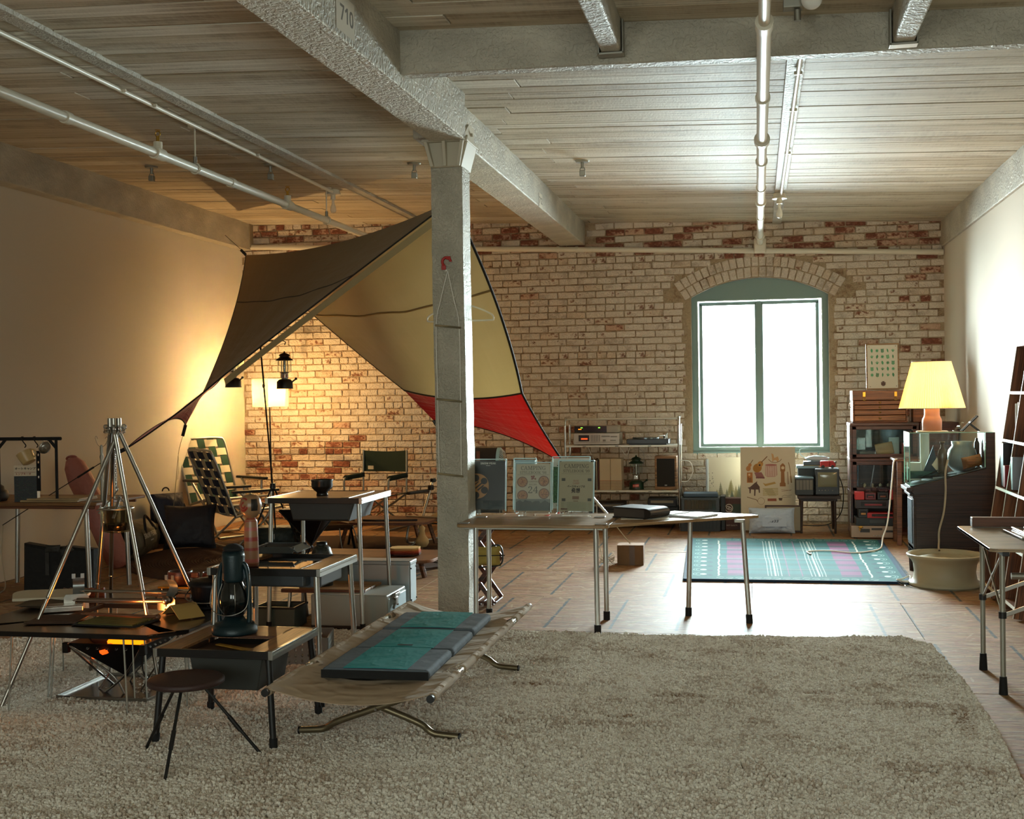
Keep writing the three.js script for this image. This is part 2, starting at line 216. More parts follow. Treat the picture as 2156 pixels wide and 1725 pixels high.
{
  const brickTex = (s, lo, hi, paint, bare) => data(512, 512, (u, v) => { const a = fbm(u, v, 10, 24, 5, s), b = fbm(u, v, 70, 90, 3, s + 7), e = sst(lo, hi, a * 0.68 + b * 0.32); return mix3(mix3(paint, mix3(paint, [120, 105, 88], 0.3), sst(0.55, 0.8, fbm(u, v, 16, 16, 4, s + 3))), mix3(bare, mix3(bare, [70, 40, 30], 0.6), b), e); }, true, 1.7, 1.7);
  const bm = [[brickTex(201, 0.66, 0.78, [208, 196, 180], [172, 136, 114]), 0xffffff], [brickTex(211, 0.58, 0.72, [204, 190, 172], [158, 112, 88]), 0xfffaf4], [brickTex(221, 0.4, 0.6, [192, 168, 148], [148, 94, 74]), 0xfff4ec]].map(([t, c]) => mat(c, 0.88, 0, { map: t, bumpMap: rough, bumpScale: 0.005 }));
  const course = 0.0755, long = 0.215;
  const shape = (w, h, v) => { // brick face with rounded, chipped edges
    const g = new RoundedBoxGeometry(w, h, 0.05, 1, 0.007), p = g.attributes.position; for (let i = 0; i < p.count; i++) { const k = hash(Math.round(p.getX(i) * 999), Math.round(p.getY(i) * 999), v); p.setXYZ(i, p.getX(i) + (k - 0.5) * 0.005, p.getY(i) + (hash(Math.round(p.getX(i) * 999), 5, v + 3) - 0.5) * 0.005, p.getZ(i)); }
    const f = metric(flat(g)), uv = f.attributes.uv, du = hash(v, 1, 9) * 9, dv = hash(v, 2, 9) * 9; for (let i = 0; i < uv.count; i++) uv.setXY(i, uv.getX(i) + du, uv.getY(i) + dv); return f;
  };
  const variants = { full: [], head: [], soldier: [] };
  for (let i = 0; i < 24; i++) variants.full.push(shape(0.204, 0.064, i));
  for (let i = 0; i < 8; i++) variants.head.push(shape(0.098, 0.064, 40 + i));
  for (let i = 0; i < 8; i++) variants.soldier.push(shape(0.068, 0.105, 60 + i));
  for (const k in variants) variants[k].forEach((g) => { g.userData = { ready: true }; });
  const list = [];
  const inHole = (x, y, m) => (x > WX0 - m && x < WX1 + m && y > WY0 - m && y < WS) || (y >= WS - 0.03 && Math.hypot(x - WC, y - AY) < AR + 0.235 && Math.abs(Math.atan2(x - WC, y - AY)) < a0 + 0.13);
  for (let j = 0; j < 46; j++) {
    const y = 0.02 + (j + 0.5) * course, header = j % 7 === 3; let x = XL + (header ? 0 : j % 2 ? -0.1 : 0) + hash(j, 3, 1) * 0.05;
    const step = header ? 0.108 : long;
    for (; x < XR + 0.1; x += step) {
      const w = step - 0.011, cx = x + w / 2;
      if (cx - w / 2 < XL - 0.14 || cx + w / 2 > XR + 0.14) continue;
      if (y > CH(cx) + 0.05) continue;
      if (cx > -2.2 && cx < -1.8 && y > 3.08) continue;
      let kind = header ? 'head' : 'full', bx = cx;
      if (inHole(cx - w / 2, y, 0.006) || inHole(cx + w / 2, y, 0.006)) {
        if (kind === 'full' && !inHole(cx - w / 2, y, 0.006) && !inHole(cx - w / 2 + 0.1, y, 0.006)) { kind = 'head'; bx = cx - w / 2 + 0.05; } else if (kind === 'full' && !inHole(cx + w / 2, y, 0.006) && !inHole(cx + w / 2 - 0.1, y, 0.006)) { kind = 'head'; bx = cx + w / 2 - 0.05; } else continue;
      }
      const top = y > 3.0 - 0.045 * (bx + 2), low = y < 1.15 && bx < -1.2, right = bx > 1.0 && y > 1.7;
      const k = hash(j, Math.round(bx * 50), 17), pr = top ? 0.42 : low ? 0.4 - 0.3 * y / 1.15 : right ? 0.1 : 0.012;
      list.push([kind, bx, y, 0, k < pr ? 2 : k < pr + (low ? 0.35 : top ? 0.3 : 0.1) ? 1 : 0, Math.floor(k * 997)]);
    }
  }
  for (const [rad, n] of [[AR + 0.06, 22], [AR + 0.175, 24]]) for (let i = 0; i < n; i++) { const a = -a0 - 0.05 + (i + 0.5) * (2 * a0 + 0.1) / n; list.push(['soldier', WC + Math.sin(a) * rad, AY + Math.cos(a) * rad, -a, hash(i, n, 3) < 0.15 ? 1 : 0, i * 7 + n]); }
  // the bricks that show largest and clearest are parts; the rest of the same courses is joined
  const clear = (b) => (b[1] > -1.3 && b[1] < 1.9 && b[2] > 1.2 ? 2 : b[1] > -5.4 && b[1] < -2.4 && b[2] > 0.9 && b[2] < 2.0 ? 1.5 : b[2] > 3.0 ? 1.4 : 0) + (b[0] === 'soldier' ? 2 : 0) + b[4] * 0.3 + hash(b[5], Math.round(b[1] * 100), 2) * 0.8;
  list.sort((p, q) => clear(q) - clear(p));
  const rest = [[], [], []];
  list.forEach((b, i) => {
    const g = variants[b[0]][b[5] % variants[b[0]].length], zz = ZB - 0.019 + hash(b[5], i, 8) * 0.005;
    if (i < 296) { const o = part(wallB, 'brick', g, bm[b[4]]); o.position.set(b[1], b[2], zz); o.rotation.z = b[3] + (hash(i, 2, 2) - 0.5) * 0.02; } else rest[b[4]].push(mv(g.clone(), b[1], b[2], zz, 0, 0, (hash(i, 2, 2) - 0.5) * 0.02));
  });
  rest.forEach((r, k) => { const o = new THREE.Mesh(mergeGeometries(r), bm[k]); o.name = 'brickwork'; o.userData.kind = 'stuff'; wallB.add(o); });
}
// window: frame, arched head panel, two sashes, panes, sill
{
  const teal = mat(0x7a938e, 0.5), w = struct('window_1'); w.position.set(0, 0, ZB - 0.09);
  const ring = openingPath(new THREE.Shape(), -0.002); const inner = new THREE.Path(); inner.moveTo(-0.63, 0.83); inner.lineTo(0.695, 0.83); inner.lineTo(0.695, 2.44); inner.lineTo(-0.63, 2.44); inner.closePath(); ring.holes.push(inner);
  part(w, 'window_frame', [new THREE.ExtrudeGeometry(ring, { depth: 0.09, bevelEnabled: false, curveSegments: 24 }).translate(0, 0, -0.09)], teal);
  const bead = (x0, x1, y0, y1, t, z, d) => [B(t, y1 - y0, d, x0, (y0 + y1) / 2, z, 0.003), B(t, y1 - y0, d, x1, (y0 + y1) / 2, z, 0.003), B(x1 - x0 + t, t, d, (x0 + x1) / 2, y0, z, 0.003), B(x1 - x0 + t, t, d, (x0 + x1) / 2, y1, z, 0.003)];
  for (const [x0, x1] of [[-0.605, 0.008], [0.048, 0.655]]) part(w, 'sash', bead(x0 + 0.005, x1 - 0.005, 0.85, 2.41, 0.036, -0.05, 0.05), teal);
  part(w, 'mullion', [B(0.05, 1.6, 0.06, 0.028, 1.63, -0.045, 0.004)], teal);
  part(w, 'window_stop', bead(-0.635, 0.7, 0.825, 2.445, 0.012, -0.005, 0.02), mat(0x9fb5b0, 0.4));
  for (const [x0, x1] of [[-0.59, -0.005], [0.06, 0.645]]) part(w, 'window_pane', [B(x1 - x0, 1.55, 0.004, (x0 + x1) / 2, 1.63, -0.055, 0)], M.pane);
  part(w, 'window_sill', [B(1.46, 0.03, 0.09, WC, WY0 + 0.015, 0.045, 0.004)], teal);
  for (const [n, x] of [['window_2', -2.3], ['window_3', 0.5]]) { const w2 = struct(n); w2.position.set(x, 0, ZF + 0.1);  // two unseen windows, added to carry the fill light
  part(w2, 'window_frame', bead(-0.77, 0.77, 0.88, 2.57, 0.06, 0, 0.08), teal); part(w2, 'mullion', [B(0.05, 1.7, 0.06, 0, 1.72, 0, 0.004)], teal);
  for (const s of [-1, 1]) part(w2, 'window_pane', [B(0.73, 1.66, 0.004, s * 0.385, 1.72, 0.01, 0)], M.pane); }
}
for (const x of [-2.3, 0.5]) { const l = new THREE.RectAreaLight(new THREE.Color().setRGB(1.0, 0.95, 0.86), 13, 1.45, 1.6); l.position.set(x, 1.72, ZF + 0.36); l.lookAt(x, 1.72, -5); scene.add(l); }  // warm fill lights added in the unseen openings behind the camera
const frontSill = struct('trim_1', [B(8, 0.09, 0.02, (XL + XR) / 2, 0.045, ZF - 0.01, 0)], plaster);

// beams and column
const beam = (n, x0, x1, y0, y1, z0, z1, m, tilt = 0) => { const o = struct(n, [B(x1 - x0, y1 - y0, z1 - z0, 0, 0, 0, 0.012)], m); o.position.set((x0 + x1) / 2, (y0 + y1) / 2, (z0 + z1) / 2); o.rotation.z = tilt; return o; };
beam('beam', XL, -5.83, 3.195, 3.55, ZB, ZF, beamM);
beam('beam', 1.918, XR + 0.05, 2.935, 3.3, ZB, ZF, beamM);
beam('beam', -2.15, -1.86, 3.1, 3.42, ZB, -7.42, beamM);
{ // the nearer main timber is rougher underneath
  const b = beam('beam', -2.075, -1.845, 3.06, 3.45, -7.36, ZF, beamM); b.rotation.y = -0.012;
  part(b, 'rough_underside', [B(0.232, 0.012, 10.5, 0, -0.192, 0, 0.004)], beamRough);
  part(b, 'bolt_plate', [B(0.01, 0.16, 0.06, 0.118, -0.05, -2.55, 0.002)], mat(0x6b6456, 0.7));
}
{ // header across the bay with two trimmers in steel hangers
  const h = beam('beam', -1.85, 1.92, 3.085, 3.32, -6.1, -6.0, beamM, -0.02);
  for (const x of [-0.69, 0.7]) {
    const j = beam('joist', x - 0.05, x + 0.05, CH(x) - 0.165, CH(x) + 0.02, -5.98, ZF, beamM);
    part(j, 'joist_hanger', [B(0.13, 0.012, 0.07, 0, -0.1, -4.56, 0.003), B(0.008, 0.17, 0.07, 0.06, -0.02, -4.56, 0.002), B(0.008, 0.17, 0.07, -0.06, -0.02, -4.56, 0.002)], M.aluDull);
  }
}
{
  const col = struct('column'); col.position.set(-1.92, 0, -7.5);
  const post = new THREE.BoxGeometry(0.205, 2.96, 0.2, 8, 40, 8).translate(0, 1.48, 0), p = post.attributes.position;
  for (let i = 0; i < p.count; i++) { const k = (hash(Math.round(p.getY(i) * 30), Math.round(p.getX(i) * 40), 3) - 0.5) * 0.004; p.setX(i, p.getX(i) + k * Math.sign(p.getX(i)) + 0.004 * Math.sin(p.getY(i) * 2)); }
  post.computeVertexNormals();
  part(col, 'post', [post], mat(0xcfc8b5, 0.6, 0, { map: rep(cloud, 0.8, 0.8), bumpMap: rep(rough, 0.35, 0.35), bumpScale: 0.005 }));
  const cap = mat(0xb9b09b, 0.55);
  part(col, 'capital', [E([[-0.1, 2.9], [0.1, 2.9], [0.145, 3.06], [-0.145, 3.06]], 0.26, 0.006), B(0.3, 0.02, 0.32, 0, 3.065, 0, 0.004)], cap);
  part(col, 'capital_rib', [-0.1, 0, 0.1].map((x) => SQ([x * 0.85, 2.905, 0.13], [x * 1.2, 3.06, 0.16], 0.022, 0.05, 0.003)), cap);
  part(col, 'capital_plate', [E([[-0.16, 3.06], [0.16, 3.06], [0.16, 3.2], [0.02, 3.2], [-0.1, 3.12]], 0.02, 0.003).rotateY(Math.PI / 2).translate(0.105, 0, -0.02)], cap);
  part(col, 'bolt', [[-0.09, 3.14], [0.05, 3.1]].map(([z, y]) => CY(0.012, 0.012, 0.02, 0, 0, 0, 6).rotateZ(Math.PI / 2).translate(0.12, y, z)), cap);
}
// ---------------------------------------------------------------- pipes, conduits and fittings under the ceiling
const stencil = (txt, bg, bar) => canvas(128, 96, (g, w, h) => { g.fillStyle = bg; g.fillRect(0, 0, w, h); g.fillStyle = '#5b5140'; g.font = 'bold 58px sans-serif'; g.fillText(txt, 26, 66); if (bar) { g.fillStyle = '#4a4235'; g.fillRect(2, 4, 14, 88); } });
const decal = (parent, name, w, h, t, at, ry, m = {}) => { const o = part(parent, name, keep(new THREE.PlaneGeometry(w, h)), mat(0xffffff, 0.7, 0, { map: t, ...m })); o.position.set(...at); o.rotation.y = ry; return o; };
{
  const t = thing('sprinkler_main', 'thick white pipe with ring couplings hung straight below the ceiling towards the arched window', 'pipe', [0.05, 3.04, 0]);
  part(t, 'pipe_run', [R([0, 0, 1.5], [0, 0, -5.33], 0.025, 16), R([0, 0, -5.33], [0, 0, -13.2], 0.033, 16)], pipeM);
  for (const [z, r, l] of [[-5.33, 0.04, 0.09], [-6.66, 0.041, 0.03], [-7.78, 0.05, 0.07], [-8.5, 0.042, 0.03], [-9.6, 0.04, 0.03], [-10.3, 0.047, 0.06], [-11.2, 0.04, 0.03], [-12.6, 0.044, 0.05]]) part(t, 'coupling', [R([0, 0, z - l / 2], [0, 0, z + l / 2], r, 18)], pipeM);
  part(t, 'end_tee', [B(0.13, 0.16, 0.12, 0, -0.03, -13.17, 0.02), CY(0.055, 0.055, 0.05, 0, 0.05, -13.17)], pipeM);
}
{
  const y = (x) => 3.237 - (x + 6.05) * 0.0453, t = thing('wall_pipe', 'white pipe running along the whole brick wall above the window arch', 'pipe', [0, 0, ZB + 0.05]);
  part(t, 'pipe_run', [R([XL + 0.02, y(XL), 0], [XR - 0.01, y(XR), 0], 0.03, 14)], pipeM);
  for (const x of [-2.16, -1.95, -1.8, 1.9]) part(t, 'collar', [R([x - 0.015, y(x), 0], [x + 0.015, y(x), 0], 0.036, 14)], pipeM);
}
{
  const t = thing('sprinkler_branch', 'white pipe on three rod hangers running along the plain wall side of the ceiling', 'pipe', [-3.97, 3.12, 0]);
  part(t, 'pipe_run', [R([0, 0, 1.5], [0, 0, -13.22], 0.031, 16)], pipeM);
  for (const z of [-5.68, -8.05, -10.75]) { const h = CH(-3.97) - 3.12; const o = part(t, 'hanger', [R([0.0, 0.03, z], [0, h - 0.01, z], 0.006, 6), TO(0.038, 0.006, 0, 0, z), CY(0.05, 0.05, 0.012, 0, h - 0.008, z)], pipeM); part(o, 'hanger_nut', [CY(0.014, 0.014, 0.05, 0, 0.06, z, 6)], M.aluDull); }
  for (const z of [-7.5, -9.79]) { const o = part(t, 'tee_fitting', [R([0, 0, z - 0.06], [0, 0, z + 0.06], 0.043, 16), CY(0.03, 0.03, 0.06, 0, 0.05, z)], pipeM); part(o, 'upright_head', [CY(0.012, 0.012, 0.04, 0, 0.1, z, 8), TO(0.018, 0.004, 0, 0.135, z), CY(0.02, 0.02, 0.004, 0, 0.16, z, 10)], M.brass); }
  for (const z of [-8.66, -6.4]) part(t, 'coupling', [R([0, 0, z - 0.03], [0, 0, z + 0.03], 0.038, 16)], pipeM);
}
const lampHolder = (t, x, y, z, s = 1) => { part(t, 'lampholder', [CY(0.06 * s, 0.045 * s, 0.05, x, y - 0.025, z), CY(0.025, 0.022, 0.05, x, y - 0.07, z)], pipeM); const b = part(t, 'light_bulb', [L([[0.001, -0.135], [0.022, -0.128], [0.03, -0.105], [0.026, -0.075], [0.014, -0.045], [0.013, 0]], x, y - 0.09, z, 16)], glass(0xf4efe2, { roughness: 0.25, transmission: 0.6 })); return b; };
{
  const t = thing('conduit_run', 'white cable conduit beside a wooden strip, ending at a lampholder near the tan tarp', 'conduit', [0, 0, 0]);
  part(t, 'wood_strip', [SQ([-3.69, CH(-3.69) - 0.012, 1.5], [-3.69, CH(-3.69) - 0.012, -13.2], 0.1, 0.03, 0.003)], beamM);
  part(t, 'conduit', [R([-3.83, CH(-3.83) - 0.025, 1.5], [-3.93, CH(-3.9) - 0.03, -10.8], 0.015, 10)], pipeM);
  for (const z of [-5.6, -6.9, -7.3, -9]) part(t, 'conduit_clip', [B(0.05, 0.02, 0.02, -3.83 - 0.01 * (-z / 1.2), CH(-3.85) - 0.03, z, 0.004)], pipeM);
  lampHolder(t, -3.95, CH(-3.95), -10.88, 1.3);
}
{
  const t = thing('conduit_run', 'thin conduit on a narrow painted board, ending at a bare bulb before the arched window', 'conduit', [0, 0, 0]);
  part(t, 'wood_strip', [SQ([0.23, CH(0.23) - 0.012, -6.12], [0.23, CH(0.23) - 0.012, -12.2], 0.1, 0.03, 0.003), SQ([0.23, CH(0.23) - 0.012, -12.22], [0.23, CH(0.23) - 0.012, -13.25], 0.095, 0.028, 0.003)], beamM);
  part(t, 'conduit', [R([0.25, CH(0.25) - 0.045, -6.12], [0.235, CH(0.25) - 0.045, -11.1], 0.013, 10)], pipeM);
  for (const z of [-6.9, -7.8, -9.2]) part(t, 'conduit_clip', [B(0.045, 0.02, 0.02, 0.247, CH(0.25) - 0.045, z, 0.004)], pipeM);
  lampHolder(t, 0.22, CH(0.22) - 0.03, -11.16, 1.1);
}
const headAt = (x, z, label) => { const t = thing('ceiling_sprinkler', label, 'sprinkler', [x, CH(x), z]); part(t, 'escutcheon', [CY(0.052, 0.06, 0.016, 0, -0.008, 0)], M.aluDull); part(t, 'nozzle', [CY(0.012, 0.014, 0.05, 0, -0.04, 0, 10), TO(0.02, 0.004, 0, -0.075, 0), B(0.045, 0.05, 0.045, 0, -0.105, 0, 0.006)], M.aluDull); };
headAt(-1.36, -9.6, 'pendant sprinkler head in the bay between the main timber and the window');
headAt(-2.77, -9.6, 'pendant sprinkler head just beside the top of the white column');
headAt(-4.03, -9.57, 'pendant sprinkler head beside the conduit above the brown side of the tarp');
headAt(-5.13, -9.57, 'pendant sprinkler head between the hung pipe and the plain wall');
{
  const t = thing('ceiling_lamp', 'round white glass globe lamp hanging before the timber header', 'lamp', [0.264, 3.2, -5.6]);
  part(t, 'globe', [SP(0.048, 0, 0.02, 0)], mat(0xf2f0ea, 0.2)); part(t, 'fitting', [CY(0.025, 0.03, 0.05, 0, 0.085, 0)], pipeM);
  part(t, 'junction_box', [B(0.09, 0.04, 0.07, -0.08, 0.03, -0.1, 0.004), CY(0.018, 0.018, 0.05, -0.06, -0.02, -0.1, 6)], M.aluDull);
}
decal(scene.getObjectByName('beam_002'), 'stencil_mark', 0.19, 0.13, stencil('712', '#cbc3b0', true), [0.1465, -0.1, -0.1], Math.PI / 2);
decal(scene.getObjectByName('beam_003'), 'stencil_mark', 0.24, 0.17, stencil('710', '#c6bda9', false), [0.1165, -0.08, -3.1], Math.PI / 2);
for (const [b, x, z, lab] of [['beam', 0.075, -8.2, 0]]) part(scene.getObjectByName(b), 'angle_plate', [B(0.012, 0.3, 0.1, x, 0, z + 0.02, 0.002)], mat(0x8d826c, 0.6));
// ---------------------------------------------------------------- tarp, its ropes, lanterns and floor lamp
const bez = (a, m, b) => (t) => [0, 1, 2].map((k) => (1 - t) * (1 - t) * a[k] + 2 * t * (1 - t) * (2 * m[k] - (a[k] + b[k]) / 2) + t * t * b[k]);   // passes through m at t = 1/2
const mid = (a, b, d = [0, 0, 0]) => [0, 1, 2].map((k) => (a[k] + b[k]) / 2 + d[k]);
const coons = (c0, c1, d0, d1) => (u, v) => { const a = c0(u), b = c1(u), c = d0(v), d = d1(v), p = c0(0), q = c0(1), r = c1(0), s = c1(1); return [0, 1, 2].map((k) => (1 - v) * a[k] + v * b[k] + (1 - u) * c[k] + u * d[k] - ((1 - u) * (1 - v) * p[k] + u * (1 - v) * q[k] + (1 - u) * v * r[k] + u * v * s[k])); };
const oneSided = (fn, nu, nv) => { const g = S(fn, nu, nv, 0.0016); return keep(g); };
{
  const S1 = [-5.44, 3.01, -12.2], PK = [-1.99, 2.75, -7.78], A1 = [-3.962, 1.609, -8.4], A2 = [-4.694, 1.511, -9.6], E1 = [-4.758, 1.075, -8.4], S3 = [-4.971, 1.22, -9.8];
  const B1 = [-1.847, 1.456, -9.4], B4 = [-3.19, 1.5, -10.6], S4 = [-2.941, 1.219, -10.7], E2 = [-1.613, 0.833, -10.1];
  const t = thing('tarp', 'large tan camping tarp with red wing ends stretched between column, ceiling and floor ropes', 'tarp');
  const folds = data(256, 256, (u, v) => { const r = fbm(u, v, 2, 14, 4, 301), w = fbm(u, v, 20, 3, 3, 303); return 0.5 * r + 0.3 * w + 0.2 * fbm(u, v, 6, 6, 3, 305); }, false);
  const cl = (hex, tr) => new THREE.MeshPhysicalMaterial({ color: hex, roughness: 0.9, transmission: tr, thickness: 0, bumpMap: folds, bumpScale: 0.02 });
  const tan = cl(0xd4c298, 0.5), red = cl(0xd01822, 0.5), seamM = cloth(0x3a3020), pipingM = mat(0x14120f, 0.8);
  const ridge = bez(S1, mid(S1, PK, [0, -0.07, -0.15]), PK);
  const eA = bez(PK, [-2.97, 2.195, -8.1], A1), eS = bez(S1, mid(S1, A2, [0.06, 0.0, 0]), A2), sA = bez(A2, mid(A2, A1, [0, -0.02, 0]), A1);
  const pA = coons(ridge, sA, eS, eA);
  const eB = bez(PK, [-1.86, 2.1, -8.58], B1), eL = bez(S1, [-4.22, 2.16, -11.35], B4), sB = bez(B4, mid(B4, B1, [0, -0.06, 0]), B1);
  const fold = (f, amp) => (u, v) => { const p = f(u, v), w = Math.sin(u * 23 + v * 9) * Math.sin(v * Math.PI) * amp * u * (1 - u) * 3; return [p[0] + w * 0.4, p[1] + w, p[2] + w * 0.6]; };
  const pB = fold(coons(ridge, sB, eL, eB), 0.012), pA2 = fold(pA, 0.008);
  part(t, 'brown_panel', [oneSided(pA2, 40, 28)], cl(0x86693f, 0.12)); part(t, 'tan_panel', [oneSided(pB, 40, 28)], tan);  // first panel: its shade is put into a darker colour of the tarp cloth
  const rB = coons(sB, bez(S4, mid(S4, E2, [0.06, 0.07, 0.05]), E2), bez(B4, mid(B4, S4), S4), bez(B1, mid(B1, E2, [-0.02, 0.01, 0]), E2));
  const rA = coons(sA, bez(S3, mid(S3, E1, [0.09, 0.13, 0]), E1), bez(A2, mid(A2, S3), S3), bez(A1, mid(A1, E1, [0, -0.02, 0]), E1));
  part(t, 'red_wing', [oneSided(rB, 24, 14)], red); part(t, 'red_wing', [oneSided(rA, 24, 14)], red);
  const along = (f, r, n = 30, off = 0) => T(Array.from({ length: 13 }, (_, i) => { const p = f(i / 12); return [p[0], p[1] - off, p[2] + off * 0.5]; }), r, n, 6);
  part(t, 'edge_piping', [along(eA, 0.006), along(eS, 0.006), along(eB, 0.011), along((v) => rB(1, v), 0.01), along((u) => rB(u, 1), 0.006), along((u) => rA(u, 1), 0.006), along((v) => rA(1, v), 0.006), along(eL, 0.005)], pipingM);
  part(t, 'seam', [along((u) => pA2(u, 0.4), 0.006)], seamM); part(t, 'seam', [along((u) => pB(u, 0.42), 0.009)], cloth(0x9c8252)); part(t, 'seam', [along(sA, 0.006)], seamM); part(t, 'seam', [along(sB, 0.008)], seamM);
  part(t, 'hem', [keep(S((u, v) => { const p = eA(u); return [p[0] + 0.02, p[1] - 0.012 - v * 0.045, p[2] - 0.03 * v]; }, 24, 1, 0.002))], cloth(0x9a8760));
  for (const [p, d] of [[S1, [-0.06, 0.06, 0]], [S3, [-0.03, -0.1, 0]], [S4, [0.03, -0.05, 0]], [E1, [-0.12, -0.05, 0]]]) part(t, 'corner_loop', [SQ(p, [p[0] + d[0], p[1] + d[1], p[2] + d[2]], 0.03, 0.006, 0.001)], pipingM);
  solo('guy_rope', 'dark rope from the dark red wing tip down to the plain wall', 'rope', [T([E1, [-5.06, 0.924, -8.42], [-5.935, 0.46, -8.54]], 0.0035, 12, 5), R([-5.05, 0.93, -8.42], [-5.2, 0.85, -8.44], 0.008)], M.darkrope);
  solo('loose_rope', 'thin pale rope hanging down the plain wall to the floor beside the black tote bag', 'rope', [T([[-5.93, 0.46, -8.54], [-5.92, 0.25, -8.5], [-5.87, 0.1, -8.45], [-5.72, 0.012, -8.25], [-5.6, 0.006, -8.0]], 0.0045, 30, 6)], M.rope);
  solo('ridge_cord', 'thin cord from the hung ceiling pipe to the top of the tarp', 'cord', [R([-3.97, 3.09, -10.72], [-3.75, 2.86, -10.32], 0.002, 5)], M.rope);
  solo('corner_cord', 'short dark cord tying the upper tarp corner to the timber', 'cord', [R([-5.5, 3.07, -12.22], [-5.82, 3.28, -12.5], 0.003, 5)], M.darkrope);
  solo('wing_cord', 'knotted grey cord dropping from the red wing strap towards the navy backpack', 'cord', [T([[-5.0, 1.12, -9.8], [-5.147, 0.958, -10], [-5.5, 0.55, -10.6], [-5.83, 0.16, -11.15], [-5.85, 0.01, -11.2]], 0.003, 20, 5), ...[0, 1, 2].map((k) => TO(0.035, 0.003, -5.8 + 0.02 * k, 0.14 + 0.05 * k, -11.1, 0.3 * k, 0.5)), T([[-5.15, 0.955, -10], [-5.16, 0.8, -10.02], [-5.17, 0.72, -10.02]], 0.002, 8, 5)], M.rope);
  solo('peak_cord', 'dark cord tying the tarp peak behind the white column', 'cord', [R([PK[0], PK[1], PK[2]], [-1.95, 2.95, -7.64], 0.004, 6)], M.darkrope);
  solo('white_tie', 'frayed white string tied to the small red tarp corner beside the column', 'string', [T([S4, [-2.92, 1.17, -10.7], [-2.9, 1.12, -10.69], [-2.87, 1.07, -10.7]], 0.004, 10, 5), T([[-2.91, 1.15, -10.7], [-2.86, 1.12, -10.68], [-2.88, 1.06, -10.68]], 0.003, 8, 5)], M.white);
  { // guy line with tensioner down to the weighted carton
    const g = thing('guy_line', 'pale guy line with tensioner from the bright red wing tip to the carton', 'rope');
    part(g, 'line', [T([E2, [-1.35, 0.53, -10.08], [-1.12, 0.24, -10.07], [-1.065, 0.172, -10.07]], 0.004, 16, 5), T([[-1.35, 0.53, -10.08], [-1.33, 0.3, -10.0], [-1.3, 0.12, -9.95], [-1.25, 0.01, -9.9]], 0.003, 14, 5)], M.rope);
    part(g, 'tensioner', [R([-1.38, 0.56, -10.08], [-1.26, 0.42, -10.08], 0.012, 8)], M.alu);
  }
}
// hanging pressure lanterns on a pole
const lanternProto = (t, body, mm) => {
  part(t, 'fount', [L([[0.001, 0], [0.085, 0], [0.088, 0.006], [0.084, 0.012], [0.083, 0.075], [0.06, 0.098], [0.03, 0.105], [0.001, 0.105]])], body);
  part(t, 'pump_knob', [R([0.075, 0.07, 0], [0.115, 0.1, 0], 0.008), SP(0.014, 0.118, 0.103, 0, 1, 1, 1, 10)], mm);
  part(t, 'collar', [L([[0.03, 0.1], [0.04, 0.12], [0.036, 0.16], [0.05, 0.17], [0.05, 0.175], [0.001, 0.175]])], M.chrome);
  part(t, 'globe', [L([[0.066, 0.178], [0.07, 0.2], [0.07, 0.275], [0.066, 0.3]], 0, 0, 0, 24)], M.pane);
  part(t, 'mantle_frame', [R([0, 0.175, 0], [0, 0.3, 0], 0.014), R([0.03, 0.175, 0], [0.03, 0.3, 0], 0.004), R([-0.03, 0.175, 0], [-0.03, 0.3, 0], 0.004), R([0.068, 0.175, 0], [0.068, 0.3, 0], 0.003), R([-0.068, 0.175, 0], [-0.068, 0.3, 0], 0.003)], M.steel);
  part(t, 'ventilator', [L([[0.088, 0.298], [0.09, 0.303], [0.062, 0.325], [0.05, 0.33], [0.05, 0.345], [0.065, 0.347], [0.04, 0.368], [0.012, 0.378], [0.006, 0.395], [0.001, 0.395]])], mm);
  part(t, 'bail', [T([[0.085, 0.28, 0], [0.092, 0.36, 0], [0.075, 0.44, 0], [0, 0.475, 0], [-0.075, 0.44, 0], [-0.092, 0.36, 0], [-0.085, 0.28, 0]], 0.0025, 28, 5)], M.steel);
};
{
  const a = thing('hanging_lantern', 'black pressure lantern hanging whole before the lit brick wall beside the drum lamp', 'lantern', [-4.235, 1.53, -10.3], 0.2, 'black lanterns hung from the pole'); a.scale.setScalar(0.87);
  lanternProto(a, mat(0x14100d, 0.35), mat(0x120e0b, 0.4));
  copy(a, [-4.74, 1.55, -10.3], -0.2, 'black pressure lantern with only its fount showing under the tarp edge');
  const p = thing('lantern_pole', 'thin black lantern pole on a small tripod beside the drum floor lamp', 'lantern stand', [-4.37, 0, -10.3]);
  part(p, 'pole', [R([0.0, 0.62, 0], [-0.1, 1.97, 0], 0.008, 8)], M.blackMatte);
  part(p, 'arm', [T([[0.14, 1.93, 0], [0.13, 1.97, 0], [-0.1, 1.97, 0], [-0.36, 1.98, 0], [-0.37, 1.94, 0]], 0.005, 20, 6)], M.blackMatte);
  part(p, 'clamp', [SP(0.017, -0.068, 1.56, 0.01, 0.8, 1.3, 0.8, 10)], M.black);
  const h = part(p, 'tripod_hub', [CY(0.028, 0.024, 0.05, 0, 0.64, 0, 12)], M.black);
  for (const [x, z] of [[0.2, -0.2], [-0.24, 0.1], [-0.1, -0.3]]) part(p, 'leg', [R([0, 0.65, 0], [x, 0.01, z], 0.008, 8)], M.blackMatte);
}
